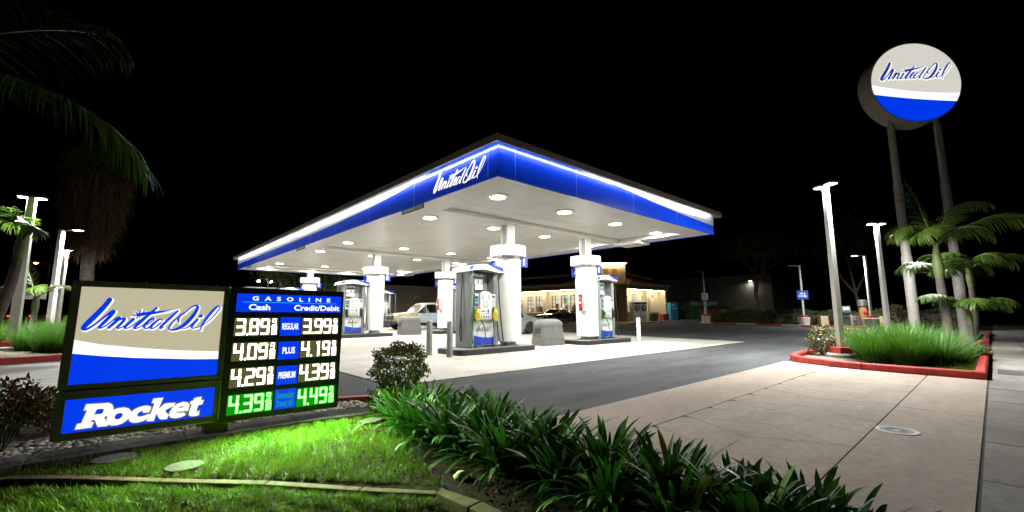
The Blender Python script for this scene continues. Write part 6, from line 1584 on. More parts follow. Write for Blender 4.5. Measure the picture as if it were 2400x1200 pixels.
# far traffic at the left
for x, y, lb in ((-6.2, 78, 'distant car with red tail lights at the far left, right hand one'), (-9.5, 80, 'distant car with red tail lights at the far left, left hand one')):
    c = thing('far_car', lb, 'car', (x, y, G(0, y)), group='cars on the far street')
    mb = MB(); mb.box(-0.9, 0.9, -2.2, 2.2, 0.3, 0.85, taper=(0.95, 0.98)); mb.build('body', 'car_plastic', c, bevel=0.08); mb = MB(); mb.box(-0.8, 0.8, -1.4, 0.9, 0.86, 1.4, taper=(0.8, 0.7)); mb.build('cabin', 'car_glass', c, bevel=0.05)
    for s in (-1, 1):
        mb = MB(); mb.box(s * 0.68 - 0.16, s * 0.68 + 0.16, -2.24, -2.19, 0.62, 0.80); mb.build('tail_light', 'tail_lit', c)
        for yy in (-1.35, 1.35):
            mb = MB(); mb.lathe([(0.32, -0.1), (0.32, 0.1)], 14, mat=Matrix.Translation((s * 0.8, yy, 0.32)) @ Matrix.Rotation(math.radians(90), 4, 'Y')); mb.build('wheel', 'tyre', c)

# left edge signs
bn = thing('street_banner', 'dark green city banner on a post at the left edge', 'banner', (-3.15, 21.5, G(0, 21.5)), math.radians(-30))
mb = MB(); mb.box(-0.62, 0.02, -0.02, 0.0, 2.55, 4.1); q = mb.build('banner_cloth', 'banner_green', bn)
mb = MB(); text(mb, 'CITY OF', -0.5, -0.1, 3.84, 3.95, -0.022, bold=0.02); text(mb, 'WESTMINSTER', -0.58, -0.04, 3.66, 3.77, -0.022, bold=0.02); mb.lathe([(0.13, 0), (0.13, 0.004), (0.06, 0.004)], 16, mat=Matrix.Translation((-0.3, -0.021, 3.42)) @ Matrix.Rotation(math.radians(90), 4, 'X')); tag(mb.build('banner_print', 'print_grey', q), kind='stuff')
mb = MB(); mb.tube([(0.12, 0, 0), (0.12, 0, 4.4)], 0.07, 10); mb.build('post', 'lamp_head', bn)
nb = thing('notice_sign', 'white boxed notice with a dark pictogram at the left edge', 'sign', (-3.05, 19.6, G(0, 19.6)), math.radians(-35))
mb = MB(); mb.box(-0.5, 0.42, -0.06, 0.06, 1.95, 2.82); q = mb.build('panel', 'poster_lit', nb, bevel=0.01)
mb = MB(); mb.box(-0.52, 0.44, -0.07, 0.07, 2.822, 2.87); mb.build('cap', 'lamp_head', nb)
mb = MB(); mb.box(-0.1, 0.22, -0.066, -0.061, 2.45, 2.75); mb.box(-0.4, 0.36, -0.066, -0.061, 2.30, 2.38); mb.build('pictogram', 'print_black', q)
mb = MB(); mb.box(0.0, 0.12, -0.070, -0.0665, 2.5, 2.7); mb.build('pictogram_mark', 'print_white', q)
mb = MB(); mb.box(-0.06, 0.06, -0.05, 0.05, 0, 1.95); mb.build('post', 'lamp_head', nb)
st_ = thing('street_sign', 'small pale street sign between the left palms', 'sign', (-3.0, 33.5, G(0, 33.5)), math.radians(-35))
mb = MB(); mb.box(-0.5, 0.5, -0.02, 0.02, 1.8, 2.2); mb.build('plate', 'print_grey', st_); mb = MB(); mb.tube([(0, 0, 0), (0, 0, 1.8)], 0.03, 8); mb.build('post', 'galv', st_)

# covers set in the ground
def cover(name, label, cat, x, y, rx, ry, rot, mat, dz=0.055, rim=None):
    t = thing(name, label, cat, (x, y, G(x, y)), rot)
    pts = [(rx * math.cos(a), ry * math.sin(a)) for a in np.linspace(0, 2 * math.pi, 28, endpoint=False)]
    mb = MB(); mb.prism(pts, -0.04, dz); mb.build('lid', mat, t, bevel=0.006)
    return t
v1 = cover('valve_cover', 'pale round valve cover in the lawn, right one of two', 'valve cover', 0.53, 4.46, 0.13, 0.13, 0, 'valve_cover', 0.062)
v2 = cover('valve_cover', 'worn grey valve cover in the lawn beside the border, left one of two', 'valve cover', 0.12, 5.08, 0.15, 0.14, 0, 'valve_cover', 0.062)
for v in (v1, v2):
    for dx in (-0.05, 0.05):
        mb = MB(); mb.box(dx - 0.012, dx + 0.012, -0.008, 0.008, 0.0622, 0.0632); mb.build('lid_slot', 'rubber', v)
v3 = cover('valve_cover', 'flat pale slab at the end of the concrete border by the round shrub', 'valve cover', 2.28, 4.86, 0.15, 0.10, 0.3, 'valve_cover', 0.06)
mh = cover('manhole_cover', 'round pale ringed cover set in the tan driveway', 'manhole cover', 6.33, 0.83, 0.19, 0.19, 0, 'walk_concrete', 0.016)
mb = MB(); mb.lathe([(0.186, 0), (0.186, 0.0025), (0.140, 0.0025)], 28, c=(0, 0, 0.016), caps=False); mb.build('painted_ring', 'white_curb', mh)
mb = MB(); mb.lathe([(0.118, 0), (0.118, 0.002), (0.108, 0.002)], 28, c=(0, 0, 0.016), caps=False); mb.build('inner_ring', 'white_curb', mh)
mb = MB()
for a, b in ((-0.055, -0.03), (-0.012, 0.012), (0.03, 0.055)): mb.box(a, b, -0.03, 0.03, 0.016, 0.0178)
mb.build('raised_mark', 'white_curb', mh)
gt = thing('drain_grate', 'dark iron drain grate in the walk beside the red kerb', 'drain grate', (13.9, -0.12, G(0, -0.1)), 0)
mb = MB(); mb.box(-0.62, 0.62, -0.22, 0.22, -0.05, 0.012); mb.build('frame', 'rubber', gt)
for k in range(14):
    mb = MB(); mb.box(-0.57 + k * 0.085, -0.53 + k * 0.085, -0.2, 0.2, 0.0122, 0.022); mb.build('bar', 'lamp_head', gt)

# ================================================================== VEGETATION
def in_poly(P, poly):
    x, y = P[:, 0], P[:, 1]; c = np.zeros(len(P), bool); n = len(poly); j = n - 1
    for i in range(n):
        xi, yi = poly[i]; xj, yj = poly[j]
        c ^= ((yi > y) != (yj > y)) & (x < (xj - xi) * (y - yi) / (yj - yi + 1e-12) + xi); j = i
    return c
def Gv(P): return 0.0097 * (np.clip(P[:, 1], -9, 53) - 4.4)
def scatter(poly, n, rng):
    a = np.array(poly); lo, hi = a.min(0), a.max(0); out = np.zeros((0, 2))
    while len(out) < n:
        q = rng.uniform(lo, hi, (n, 2)); q = q[in_poly(q, poly)]; out = np.concatenate([out, q])
    return out[:n]
def vnoise(P, s, seed=0):
    """cheap smooth noise for patchiness"""
    r = np.random.default_rng(seed); v = np.zeros(len(P))
    for k in range(7):
        a = r.uniform(0, 6.28); f = s * r.uniform(0.6, 2.2); v += np.sin((P[:, 0] * math.cos(a) + P[:, 1] * math.sin(a)) * f + r.uniform(0, 6.28))
    return v / 7
def lawn(name, poly, n, holes, seed, lmin=0.026, lmax=0.064):
    rng = np.random.default_rng(seed)
    P = scatter(poly, n, rng)
    keep = np.ones(len(P), bool)
    for hx, hy, hr in holes: keep &= (P[:, 0] - hx) ** 2 + (P[:, 1] - hy) ** 2 > (hr * rng.uniform(0.85, 1.1, len(P))) ** 2
    nz = vnoise(P, 5, seed); keep &= rng.uniform(0, 1, len(P)) < np.clip(0.80 + nz * 1.3, 0.12, 1)
    n2 = vnoise(P, 55, seed + 9); keep &= rng.uniform(0, 1, len(P)) < np.clip(0.75 + n2 * 1.6, 0.10, 1)
    P = P[keep]; nz = nz[keep]; n2 = n2[keep]; m = len(P)
    L = rng.uniform(lmin, lmax, m) * (1 + 0.35 * nz + 0.9 * n2)
    base = np.column_stack([P, Gv(P) + 0.024])
    V, F = ribbons(base, rng.uniform(0, 6.28, m), rng.uniform(0.4, 1.5, m), rng.uniform(0.2, 1.6, m), L, rng.uniform(0.004, 0.0085, m), 2, 0.05)
    dry = (rng.uniform(0, 1, m) < np.clip(0.06 - nz * 0.4, 0.02, 0.35)).astype(int)
    return np_mesh(name, V, F, ['grass_blade', 'dry_blade'], kind='stuff', mi=np.concatenate([dry, dry]))
lawn('lawn_grass', [(-2.6, 5.26), (2.38, 5.22), (2.42, 4.6), (2.22, 3.95), (1.98, 3.25), (1.88, 2.80), (0.95, 3.80), (-0.45, 5.10), (-2.6, 5.18)], 150000, [(0.53, 4.46, 0.135), (0.12, 5.08, 0.15), (2.28, 4.86, 0.17)], 1)
lawn('lower_lawn_grass', [(-1.4, 4.99), (-0.55, 4.98), (0.30, 4.17), (0.86, 3.59), (1.32, 3.03), (1.66, 2.66), (1.70, 2.30), (1.62, 1.3), (-1.4, 3.2)], 160000, [], 2)

def np_part(name, V, F, mats, parent, mi=None, kind=None, smooth=False):
    return np_mesh(name, V, F, mats, parent, kind, mi, smooth)

# strap-leaved clumps in the bed: each leaf an object of its own
def strap_leaf_mesh(L, W, el, bend, mat, twist=0.0):
    segs = 8; V = []; F = []; p = np.array([0.0, 0.0, 0.0]); e = el
    for i in range(segs + 1):
        t = i / segs; w = W * min(1.0, 0.55 + 1.8 * t) * (1.0 if t < 0.72 else max(0.0, 1 - ((t - 0.72) / 0.28) ** 2.2)) * 0.5 + 0.0008
        tw = twist * t; fold = 0.35 * (1 - t * 0.6)
        up = np.array([-math.sin(e), 0, math.cos(e)]); side = np.array([0, 1, 0]) * math.cos(tw) + up * math.sin(tw); nn = np.cross(np.array([math.cos(e), 0, math.sin(e)]), side)
        V += [p - side * w + nn * -w * fold * -1, p.copy(), p + side * w + nn * w * fold]
        p = p + np.array([math.cos(e), 0, math.sin(e)]) * L / segs; e -= bend / segs * (0.5 + 1.0 * t)
    for i in range(segs):
        for k in range(2): F.append((i * 3 + k, i * 3 + k + 1, (i + 1) * 3 + k + 1, (i + 1) * 3 + k))
    me = bpy.data.meshes.new('leaf'); me.from_pydata([tuple(v) for v in V], [], F); me.materials.append(M[mat]); me.polygons.foreach_set('use_smooth', [True] * len(F)); me.update()
    return me
pm('strap_leaf_b', (0.042, 0.125, 0.020), 0.5, var=0.3, vs=3.0, trans=0.18, spec=0.3)
pm('strap_leaf_c', (0.026, 0.10, 0.012), 0.45, var=0.3, vs=3.0, trans=0.15, spec=0.3)
pm('strap_leaf_y', (0.16, 0.16, 0.025), 0.4, var=0.3, vs=6.0, trans=0.2, spec=0.4)
LEAF = []
rl_ = random.Random(5)
for k in range(16):
    el = math.radians(rl_.choice((80, 72, 64, 56, 46, 36, 28))); LEAF.append(strap_leaf_mesh(rl_.uniform(0.38, 0.56), rl_.uniform(0.026, 0.040), el, rl_.uniform(0.5, 2.0), rl_.choice(('strap_leaf', 'strap_leaf', 'strap_leaf_b', 'strap_leaf_c')), rl_.uniform(-0.7, 0.7)))
LEAF.append(strap_leaf_mesh(0.45, 0.03, math.radians(55), 1.2, 'strap_leaf_y', 0.5))
LEAF.append(strap_leaf_mesh(0.40, 0.024, math.radians(35), 1.9, 'dry_frond', 0.9))
LEAF.append(strap_leaf_mesh(0.50, 0.03, math.radians(65), 1.0, 'strap_leaf_y', -0.4))
def strap_clump(x, y, label, n=62, s=1.0, seed=0, z=0.02, group='strappy leaved clumps in the planting bed'):
    r = random.Random(seed)
    t = thing('strap_plant', label, 'plant', (x, y, G(x, y) + z), r.uniform(0, 6.28), group)
    for k in range(n):
        o = bpy.data.objects.new('leaf', LEAF[-1 - r.randrange(3)] if r.random() < 0.05 else LEAF[r.randrange(16)]); COL.objects.link(o); o.parent = t
        a = r.uniform(0, 2 * math.pi); d = r.uniform(0.0, 0.13) ** 1.0
        o.location = (d * math.cos(a), d * math.sin(a), r.uniform(-0.01, 0.04))
        o.rotation_euler = (r.uniform(-0.12, 0.12), r.uniform(-0.15, 0.12), a + r.uniform(-0.5, 0.5))
        q = s * r.uniform(0.75, 1.15); o.scale = (q, q, q)
    return t
BED = [(2.42, 4.42), (2.88, 4.55), (3.22, 4.25), (2.38, 3.98), (2.80, 3.98), (3.12, 3.72), (2.42, 3.52), (2.84, 3.42), (2.50, 3.08), (2.86, 2.95), (2.40, 2.72), (2.72, 2.52), (2.50, 2.22), (2.78, 2.02), (2.46, 1.78), (2.76, 1.58), (2.55, 1.36), (2.84, 1.18), (2.58, 0.98), (2.86, 0.80), (2.60, 0.62)]
ORD = 'first second third fourth fifth sixth seventh eighth ninth tenth eleventh twelfth thirteenth'.split()
for i, (x, y) in enumerate(BED):
    sd_ = 'lawn' if x < 2.62 else 'driveway'; od = sum(1 for q in BED[:i + 1] if (q[0] < 2.62) == (x < 2.62))
    lb = 'strap leaved plant, %s side of the bed, %s from the price sign' % (sd_, ORD[od - 1])
    if i == 0: lb = 'strap leaved plant nearest the price sign, lit green at its left'
    strap_clump(x, y, lb, 115, (0.95, 1.05, 0.84, 1.0, 0.9)[i % 5], 100 + i)
for i, (x, y) in enumerate([(-0.66, 6.95), (-0.95, 7.05), (-0.38, 7.0)]):
    strap_clump(x, y, '%s of three strap leaved plants behind the dark red shrub' % ('middle', 'leftmost', 'rightmost')[i], 34, 0.9, 300 + i, group='strappy plants at the left edge')
strap_clump(0.02, 6.55, 'bright green broad leaved plant at the left end of the sign', 10, 0.8, 311)

# clumping ornamental grasses
def grass_clump(x, y, label, n, h, seed, group, spread=0.22, z=0.05):
    rng = np.random.default_rng(seed)
    n = int(n * 1.0); t = thing('ornamental_grass', label, 'grass clump', (x, y, G(x, y) + z), 0, group)
    a = rng.uniform(0, 6.28, n); d = spread * np.sqrt(rng.uniform(0, 1, n))
    base = np.column_stack([d * np.cos(a), d * np.sin(a), np.zeros(n)])
    L = h * rng.uniform(0.65, 1.2, n)
    V, F = ribbons(base, a + rng.normal(0, 0.5, n), np.radians(rng.uniform(58, 88, n)), rng.uniform(0.2, 1.5, n), L, rng.uniform(0.010, 0.020, n), 4, 0.06)
    np_part('blades', V, F, 'tuft_blade', t, kind='stuff')
    return t
for i, (x, y, n, h) in enumerate([(13.45, 1.95, 900, 0.80), (13.35, 1.40, 900, 0.80), (14.1, 2.2, 900, 0.90), (14.0, 1.6, 900, 0.92), (13.9, 1.0, 800, 0.78), (14.8, 2.0, 900, 0.95), (14.8, 1.35, 900, 0.95), (15.6, 1.8, 800, 0.95), (15.5, 1.0, 800, 0.85), (16.4, 1.4, 700, 0.9), (14.7, 0.75, 500, 0.6), (16.3, 0.8, 500, 0.7), (17.2, 1.9, 600, 0.9)]):
    grass_clump(x, y, 'bright green grass clump of the right planter, %s from the kerb corner' % ORD[i], n, h, 20 + i, 'grass clumps in the right planter', 0.26)
for i, (x, y, n, h) in enumerate([(-1.75, 19.6, 800, 0.85), (-1.30, 18.7, 800, 0.80), (-0.9, 18.2, 800, 0.80), (-1.15, 20.1, 800, 0.95), (-0.55, 19.6, 800, 0.95), (-0.75, 21.4, 700, 1.0), (-2.0, 21.9, 700, 0.95), (-2.75, 21.6, 700, 0.9), (-3.1, 20.8, 600, 0.9), (-0.2, 22.4, 700, 1.0), (-1.4, 23.2, 600, 1.0), (-2.9, 23.4, 500, 1.0)]):
    grass_clump(x, y, 'bright green grass clump in the left planter, %s counted away from its red kerb' % ORD[i], n, h, 60 + i, 'grass clumps in the left planter', 0.27)
mb = MB(); rng = np.random.default_rng(9)
V, F = ribbons(np.column_stack([rng.uniform(12.6, 13.6, 250), rng.uniform(0.55, 1.2, 250), np.full(250, 0.03)]), rng.uniform(0, 6.28, 250), rng.uniform(0.1, 0.7, 250), rng.uniform(0, 0.8, 250), rng.uniform(0.1, 0.25, 250), rng.uniform(0.006, 0.012, 250), 2)
np_mesh('low_turf', V, F, 'grass_blade', kind='stuff')
V, F = ribbons(np.column_stack([rng.uniform(12.45, 15.8, 26000), rng.uniform(0.42, 0.95, 26000), np.full(26000, 0.02)]), rng.uniform(0, 6.28, 26000), rng.uniform(0.5, 1.4, 26000), rng.uniform(0, 0.8, 26000), rng.uniform(0.03, 0.07, 26000), rng.uniform(0.005, 0.010, 26000), 1)
np_mesh('planter_turf', V, F, 'grass_blade', kind='stuff')

# leafy shrubs
def stems(mb, r, n, rad, h, lean=0.5):
    for k in range(n):
        a = r.uniform(0, 6.28); d = rad * r.uniform(0.3, 1.0)
        mb.tube([(0.05 * math.cos(a), 0.05 * math.sin(a), 0), (d * 0.5 * math.cos(a), d * 0.5 * math.sin(a), h * 0.5), (d * math.cos(a + 0.2), d * math.sin(a + 0.2), h)], [0.008, 0.006, 0.003], 5)
def shrub(name, label, x, y, rad, h, z0, n, size, mats, split=None, seed=0, shell=0.55, squash=1.0, group=None, top_mat_from=None, zbase=0.03):
    rng = np.random.default_rng(seed); r = random.Random(seed)
    t = thing(name, label, 'shrub', (x, y, G(x, y) + zbase), 0, group)
    u = rng.normal(size=(n, 3)); u /= np.linalg.norm(u, axis=1)[:, None]
    q = rng.uniform(shell, 1.0, n) ** 0.6
    bump = 1 + 0.16 * np.sin(u[:, 0] * 7 + seed) * np.sin(u[:, 1] * 6 + 1) + 0.12 * np.sin(u[:, 2] * 9 + seed)
    P = u * (q * bump)[:, None] * np.array([rad, rad, (h - z0) / 2]) + np.array([0, 0, (h + z0) / 2])
    V, F = leaf_cloud(P, size, rng)
    if top_mat_from is not None:
        zz = P[:, 2] + rng.normal(0, 0.07, n); mi = (zz > top_mat_from).astype(int)
    else: mi = (rng.uniform(0, 1, n) < 0.35).astype(int) if len(mats) > 1 else np.zeros(n, int)
    np_part('foliage', V, F, mats, t, mi, kind='stuff')
    mb = MB(); stems(mb, r, 14, rad * 0.8, (h + z0) * 0.55); mb.build('stems', 'bark', t, smooth=60)
    return t
shrub('rounded_shrub', 'rounded clipped shrub, dark red on top and lime below, by the price sign', 2.90, 5.38, 0.36, 0.86, 0.14, 5200, 0.045, ['lime_leaf', 'red_leaf'], seed=3, top_mat_from=0.74)
shrub('lime_shrub', 'loose lime green foliage at the foot of the rounded shrub', 2.62, 5.12, 0.26, 0.36, 0.0, 1500, 0.05, ['lime_leaf', 'shrub_leaf'], seed=4)
shrub('red_shrub', 'dark red leaved shrub with bare stems at the lower left edge', -0.66, 5.92, 0.40, 0.62, 0.22, 2300, 0.055, ['red_leaf', 'lime_leaf'], seed=5, shell=0.3)
shrub('red_shrub', 'smaller dark red shrub against the left end of the sign', -0.28, 6.3, 0.22, 0.42, 0.1, 900, 0.05, ['red_leaf', 'lime_leaf'], seed=15, shell=0.3)
shrub('pale_tipped_shrub', 'rounded pale tipped shrub left of the lamp post in the right planter', 14.65, 3.30, 0.36, 0.80, 0.05, 2600, 0.065, ['shrub_leaf', 'cream_leaf'], seed=6)
shrub('pale_tipped_shrub', 'pale tipped shrub right of the lamp post, beside the tall grass', 15.5, 2.95, 0.42, 0.80, 0.05, 2600, 0.065, ['shrub_leaf', 'cream_leaf'], seed=7)
shrub('dry_shrub', 'round brownish shrub between the two lamp posts far right', 37.5, 4.4, 0.62, 1.6, 0.3, 1500, 0.11, ['dry_frond', 'shrub_leaf'], seed=8, zbase=0.12)
shrub('low_shrub', 'low dark leafy plant at the right end of the red kerb planter', 16.9, 0.72, 0.55, 0.38, 0.0, 1500, 0.09, ['hedge_leaf', 'lime_leaf'], seed=12)

# clipped hedges along the far kerb
def hedge(label, p, q, w, h, n, seed):
    rng = np.random.default_rng(seed); L = math.hypot(q[0] - p[0], q[1] - p[1]); a = math.atan2(q[1] - p[1], q[0] - p[0])
    t = thing('hedge', label, 'hedge', ((p[0] + q[0]) / 2, (p[1] + q[1]) / 2, G(0, (p[1] + q[1]) / 2) + 0.1), a, 'hedges along the far kerb')
    P = np.column_stack([rng.uniform(-L / 2, L / 2, n), rng.uniform(-w / 2, w / 2, n), rng.uniform(0, h, n)])
    f = rng.integers(0, 3, n); s = rng.choice([-1, 1], n)
    P[f == 0, 1] = s[f == 0] * w / 2; P[f == 1, 2] = h; 
    P += rng.normal(0, 0.05, P.shape); P[:, 2] += 0.10 * np.sin(P[:, 0] * 2.1 + seed) * (P[:, 2] / h)
    V, F = leaf_cloud(P, 0.14, rng); np_part('foliage', V, F, 'hedge_leaf', t, kind='stuff')
    mb = MB(); mb.box(-L / 2 + 0.1, L / 2 - 0.1, -w / 2 + 0.1, w / 2 - 0.1, 0, h - 0.12); mb.build('branches', 'bark', t)
hedge('taller squared hedge block beside the drum footing of the notice post', (45.3, 20.3), (44.1, 17.6), 1.3, 1.45, 5000, 1)
hedge('clipped hedge below the spreading dark tree', (43.9, 17.3), (42.3, 12.9), 1.2, 1.05, 6000, 2)
hedge('clipped hedge behind the air and water post', (42.2, 12.6), (42.0, 8.0), 1.2, 1.05, 6000, 3)
hedge('clipped hedge behind the vacuum machine', (42.4, 7.6), (42.4, 1.0), 1.2, 1.10, 6000, 4)

# trees
def limbs(mb, r, p, d, L, rad, depth, tips, spread=0.55, up=0.15):
    q = p + d * L
    mid = p + d * L * 0.5 + Vector((r.uniform(-1, 1), r.uniform(-1, 1), 0)) * L * 0.06
    mb.tube([p, mid, q], [rad, rad * 0.82, rad * 0.62], 7 if depth > 1 else 5, caps=False)
    if depth == 0: tips.append(q); return
    for k in range(r.choice((2, 3)) if depth > 1 else 3):
        nd = (d + Vector((r.uniform(-1, 1), r.uniform(-1, 1), r.uniform(-0.5, 0.8))) * spread + Vector((0, 0, up))).normalized()
        limbs(mb, r, q, nd, L * r.uniform(0.62, 0.85), rad * 0.6, depth - 1, tips, spread, up)
def tree(label, x, y, h, trunk_h, rad, leaves, seed, mat='tree_leaf', crown=None, size=0.22, depth=4, lean=(0, 0), cat='tree', bare=False):
    r = random.Random(seed); rng = np.random.default_rng(seed)
    t = thing('tree' if not bare else 'bare_tree', label, cat, (x, y, G(x, y) + 0.1), 0)
    mb = MB(); tips = []
    d = Vector((lean[0], lean[1], 1)).normalized()
    limbs(mb, r, Vector((0, 0, -0.1)), d, trunk_h, rad, depth, tips, 0.65)
    mb.build('trunk', 'bark', t, smooth=60)
    if not bare:
        T_ = np.array([tuple(p) for p in tips]); P = []
        for p in T_:
            m = leaves // len(T_); P.append(p + rng.normal(0, 1, (m, 3)) * np.array([0.55, 0.55, 0.38]) * rng.uniform(0.6, 1.3))
        P = np.concatenate(P); V, F = leaf_cloud(P, size, rng); np_part('crown', V, F, mat, t, kind='stuff')
    return t
tree('dark spreading tree with a pale leaning trunk behind the far hedge', 46.5, 14.9, 7, 2.9, 0.26, 9000, 4, lean=(0.05, 0.25), size=0.26)
tree('dim tree behind the air and vacuum machines', 47.5, 7.4, 7, 2.8, 0.20, 7000, 6, lean=(0.05, 0.2), size=0.26)
tree('dark bushy tree left of the back columns, before the grey block', 13.2, 37.6, 5, 1.6, 0.14, 5000, 8, size=0.24, depth=3)
tree('dark tree between grey block and tan building', 10.2, 37.0, 5, 1.7, 0.14, 5000, 18, size=0.24, depth=3)
tree('leafless tree in front of the long tan building', 19.6, 34.6, 4, 1.15, 0.10, 0, 12, depth=4, bare=True)

# palms
def frond_mesh(L, el, bend, n, leaf, wid, droop, seed, stub=0.12):
    """feather frond along +x: tapering rib with two ranks of leaflets"""
    rng = np.random.default_rng(seed); k = 14
    pts = [np.zeros(3)]; e = el; es = [e]
    for i in range(k):
        pts.append(pts[-1] + np.array([math.cos(e), 0, math.sin(e)]) * L / k); e -= bend / k * (0.4 + 1.2 * i / k); es.append(e)
    pts = np.array(pts); es = np.array(es)
    mb = MB(); mb.tube([tuple(p) for p in pts], [0.028 * (1 - 0.88 * i / k) for i in range(k + 1)], 5)
    Vr = np.array(mb.v); 
    Fr = np.array([list(f) for f in mb.f if len(f) == 4])
    base = []; az = []; elv = []; ln = []; roll = []
    for s in (-1, 1):
        ts = np.linspace(stub, 0.985, n)
        for t in ts:
            u = t * k; i = min(int(u), k - 1); f = u - i; p = pts[i] * (1 - f) + pts[i + 1] * f; ee = es[i] * (1 - f) + es[i + 1] * f
            base.append(p); fw = 0.45 + 0.55 * t
            az.append(s * (math.pi / 2 - fw * 0.9) + rng.normal(0, 0.05)); elv.append(ee * 0.75 + 0.15 - droop * 0.3 + rng.normal(0, 0.06))
            ln.append(leaf * (0.45 + 0.55 * math.sin(math.pi * min(1, (t - stub) / (1 - stub) * 0.8 + 0.15))) * rng.uniform(0.9, 1.08)); roll.append(s * 0.5 + rng.normal(0, 0.2))
    m = len(base)
    V, F = ribbons(np.array(base), np.array(az), np.array(elv), np.full(m, droop) * rng.uniform(0.7, 1.3, m), np.array(ln), np.full(m, wid), 3, 0.1, wprof=lambda t: (0.5 + 1.2 * t if t < 0.35 else max(0.06, 1.0 - ((t - 0.35) / 0.65) ** 1.6)), roll=np.array(roll))
    VV, FF, mi = merge([(Vr, Fr), (V, F)])
    me = bpy.data.meshes.new('frond')
    me.from_pydata([tuple(v) for v in VV], [], [tuple(int(a) for a in f) for f in FF])
    return me, mi
def palm(label, base, path, r0, r1, shaft, crown, fronds, seed, leaf=0.42, wid=0.03, n=46, name='palm_tree', droop=0.9):
    """path: trunk points relative to base; fronds: (azimuth deg, elevation deg, bend deg, length)"""
    t = thing(name, label, 'palm tree', base)
    P = spline(path, 6); m = len(P)
    mb = MB(); rs_ = []
    for i in range(m):
        u = i / (m - 1); rs_.append((r0 * (1 - u) + r1 * u) * (1 + 0.35 * max(0, 0.15 - u) / 0.15) * (1.03 if i % 2 else 0.99))
    mb.tube([tuple(p) for p in P], rs_, 14); mb.build('trunk', 'palm_trunk', t, smooth=50)
    if shaft:
        mb = MB(); mb.tube([tuple(p) for p in shaft], [r1 * 1.02, r1 * 1.35, r1 * 1.05, r1 * 0.55][:len(shaft)], 12); mb.build('crownshaft', 'palm_shaft', t, smooth=50)
    for i, (az, el, bend, L) in enumerate(fronds):
        me, mi = frond_mesh(L, math.radians(el), math.radians(bend), n, leaf, wid, droop, seed * 31 + i)
        me.materials.append(M['palm_shaft']); me.materials.append(M['palm_leaf']); me.polygons.foreach_set('material_index', mi.astype(np.int32)); me.update()
        o = link('frond', me, t, crown, math.radians(az))
        o.rotation_euler = (random.Random(seed * 17 + i).uniform(-0.55, 0.55), 0, math.radians(az))
    return t
palm('tallest king palm in the right planter, its fronds crossing the pole sign', (19.35, 1.0, G(0, 1)), [(0, 0, -0.1), (-0.02, 0.02, 0.9), (-0.06, 0.05, 1.8), (-0.06, 0.06, 2.35)], 0.145, 0.10,
     [(-0.06, 0.06, 2.3), (-0.06, 0.06, 2.6), (-0.06, 0.06, 3.0), (-0.05, 0.05, 3.4)], (-0.05, 0.05, 3.3),
     [(-42, 76, 110, 2.6), (-66, 44, 80, 2.9), (138, 70, 160, 1.7), (185, 62, 140, 1.5), (10, 70, 120, 1.9), (75, 70, 120, 1.7), (-90, 60, 140, 1.6), (130, 87, 8, 2.2)], 1, leaf=0.72, wid=0.034, n=66, droop=1.1)
palm('small young palm in front of the taller palms, right planter', (19.62, 0.62, G(0, .6)), [(0, 0, -0.1), (0.10, -0.06, 0.45), (0.12, -0.08, 0.9)], 0.085, 0.06,
     [(0.12, -0.08, 0.85), (0.12, -0.08, 1.05), (0.12, -0.08, 1.25)], (0.12, -0.08, 1.2),
     [(140, 48, 85, 1.7), (190, 45, 95, 1.5), (235, 50, 95, 1.3), (-35, 55, 110, 1.2), (60, 60, 100, 1.2), (-70, 50, 100, 1.1)], 2, leaf=0.55, wid=0.03, n=50, droop=1.0)
palm('slim middle palm behind the tallest palm of the right planter', (21.3, 1.15, G(0, 1)), [(0, 0, -0.1), (0, 0, 1.0), (-0.02, 0.03, 1.9)], 0.095, 0.065,
     [(-0.02, 0.03, 1.85), (-0.02, 0.03, 2.2), (-0.02, 0.03, 2.5)], (-0.02, 0.03, 2.45),
     [(-30, 62, 125, 1.7), (-70, 55, 130, 1.6), (140, 60, 130, 1.3), (210, 55, 130, 1.3), (60, 65, 120, 1.4)], 3, leaf=0.66, wid=0.035, n=56, droop=1.1)
palm('palm with a bowed trunk at the far end of the right planters', (23.6, 0.75, G(0, 1)), [(0, 0, -0.1), (0.25, -0.16, 0.5), (0.35, -0.25, 1.2), (0.36, -0.26, 2.2)], 0.15, 0.09,
     [(0.36, -0.26, 2.15), (0.36, -0.26, 2.5), (0.36, -0.26, 2.9)], (0.36, -0.26, 2.8),
     [(-42, 45, 110, 2.0), (-80, 45, 115, 2.0), (215, 45, 115, 2.0), (150, 55, 110, 1.8), (60, 60, 100, 1.8)], 4, leaf=0.66, wid=0.035, n=56, droop=1.1)
palm('curved palm before the lamp post at the left edge, fronds lit yellow green', (-2.54, 19.23, G(0, 19)), [(0, 0, -0.1), (0.08, -0.08, 0.7), (0.33, -0.32, 1.9), (0.42, -0.40, 2.8)], 0.16, 0.10,
     [(0.42, -0.40, 2.75), (0.44, -0.42, 3.05), (0.46, -0.44, 3.4), (0.47, -0.44, 3.75)], (0.47, -0.44, 3.6),
     [(138, 70, 140, 1.5), (165, 62, 150, 1.5), (190, 40, 130, 1.2), (110, 60, 140, 1.1), (-60, 45, 170, 0.55)], 5, leaf=0.6, wid=0.04, n=44)
palm('young palm with pale spear leaf behind the left lamp post', (-2.15, 23.9, G(0, 24)), [(0, 0, -0.1), (0.03, 0, 0.6), (0.05, 0, 1.2)], 0.12, 0.08,
     [(0.05, 0, 1.15), (0.05, 0, 1.4), (0.05, 0, 1.75)], (0.05, 0, 1.7),
     [(-42, 52, 115, 1.5), (-75, 50, 110, 1.4), (140, 55, 110, 1.4), (200, 50, 110, 1.3), (40, 60, 100, 1.2), (100, 84, 8, 1.6)], 6, leaf=0.42, wid=0.032, n=38)
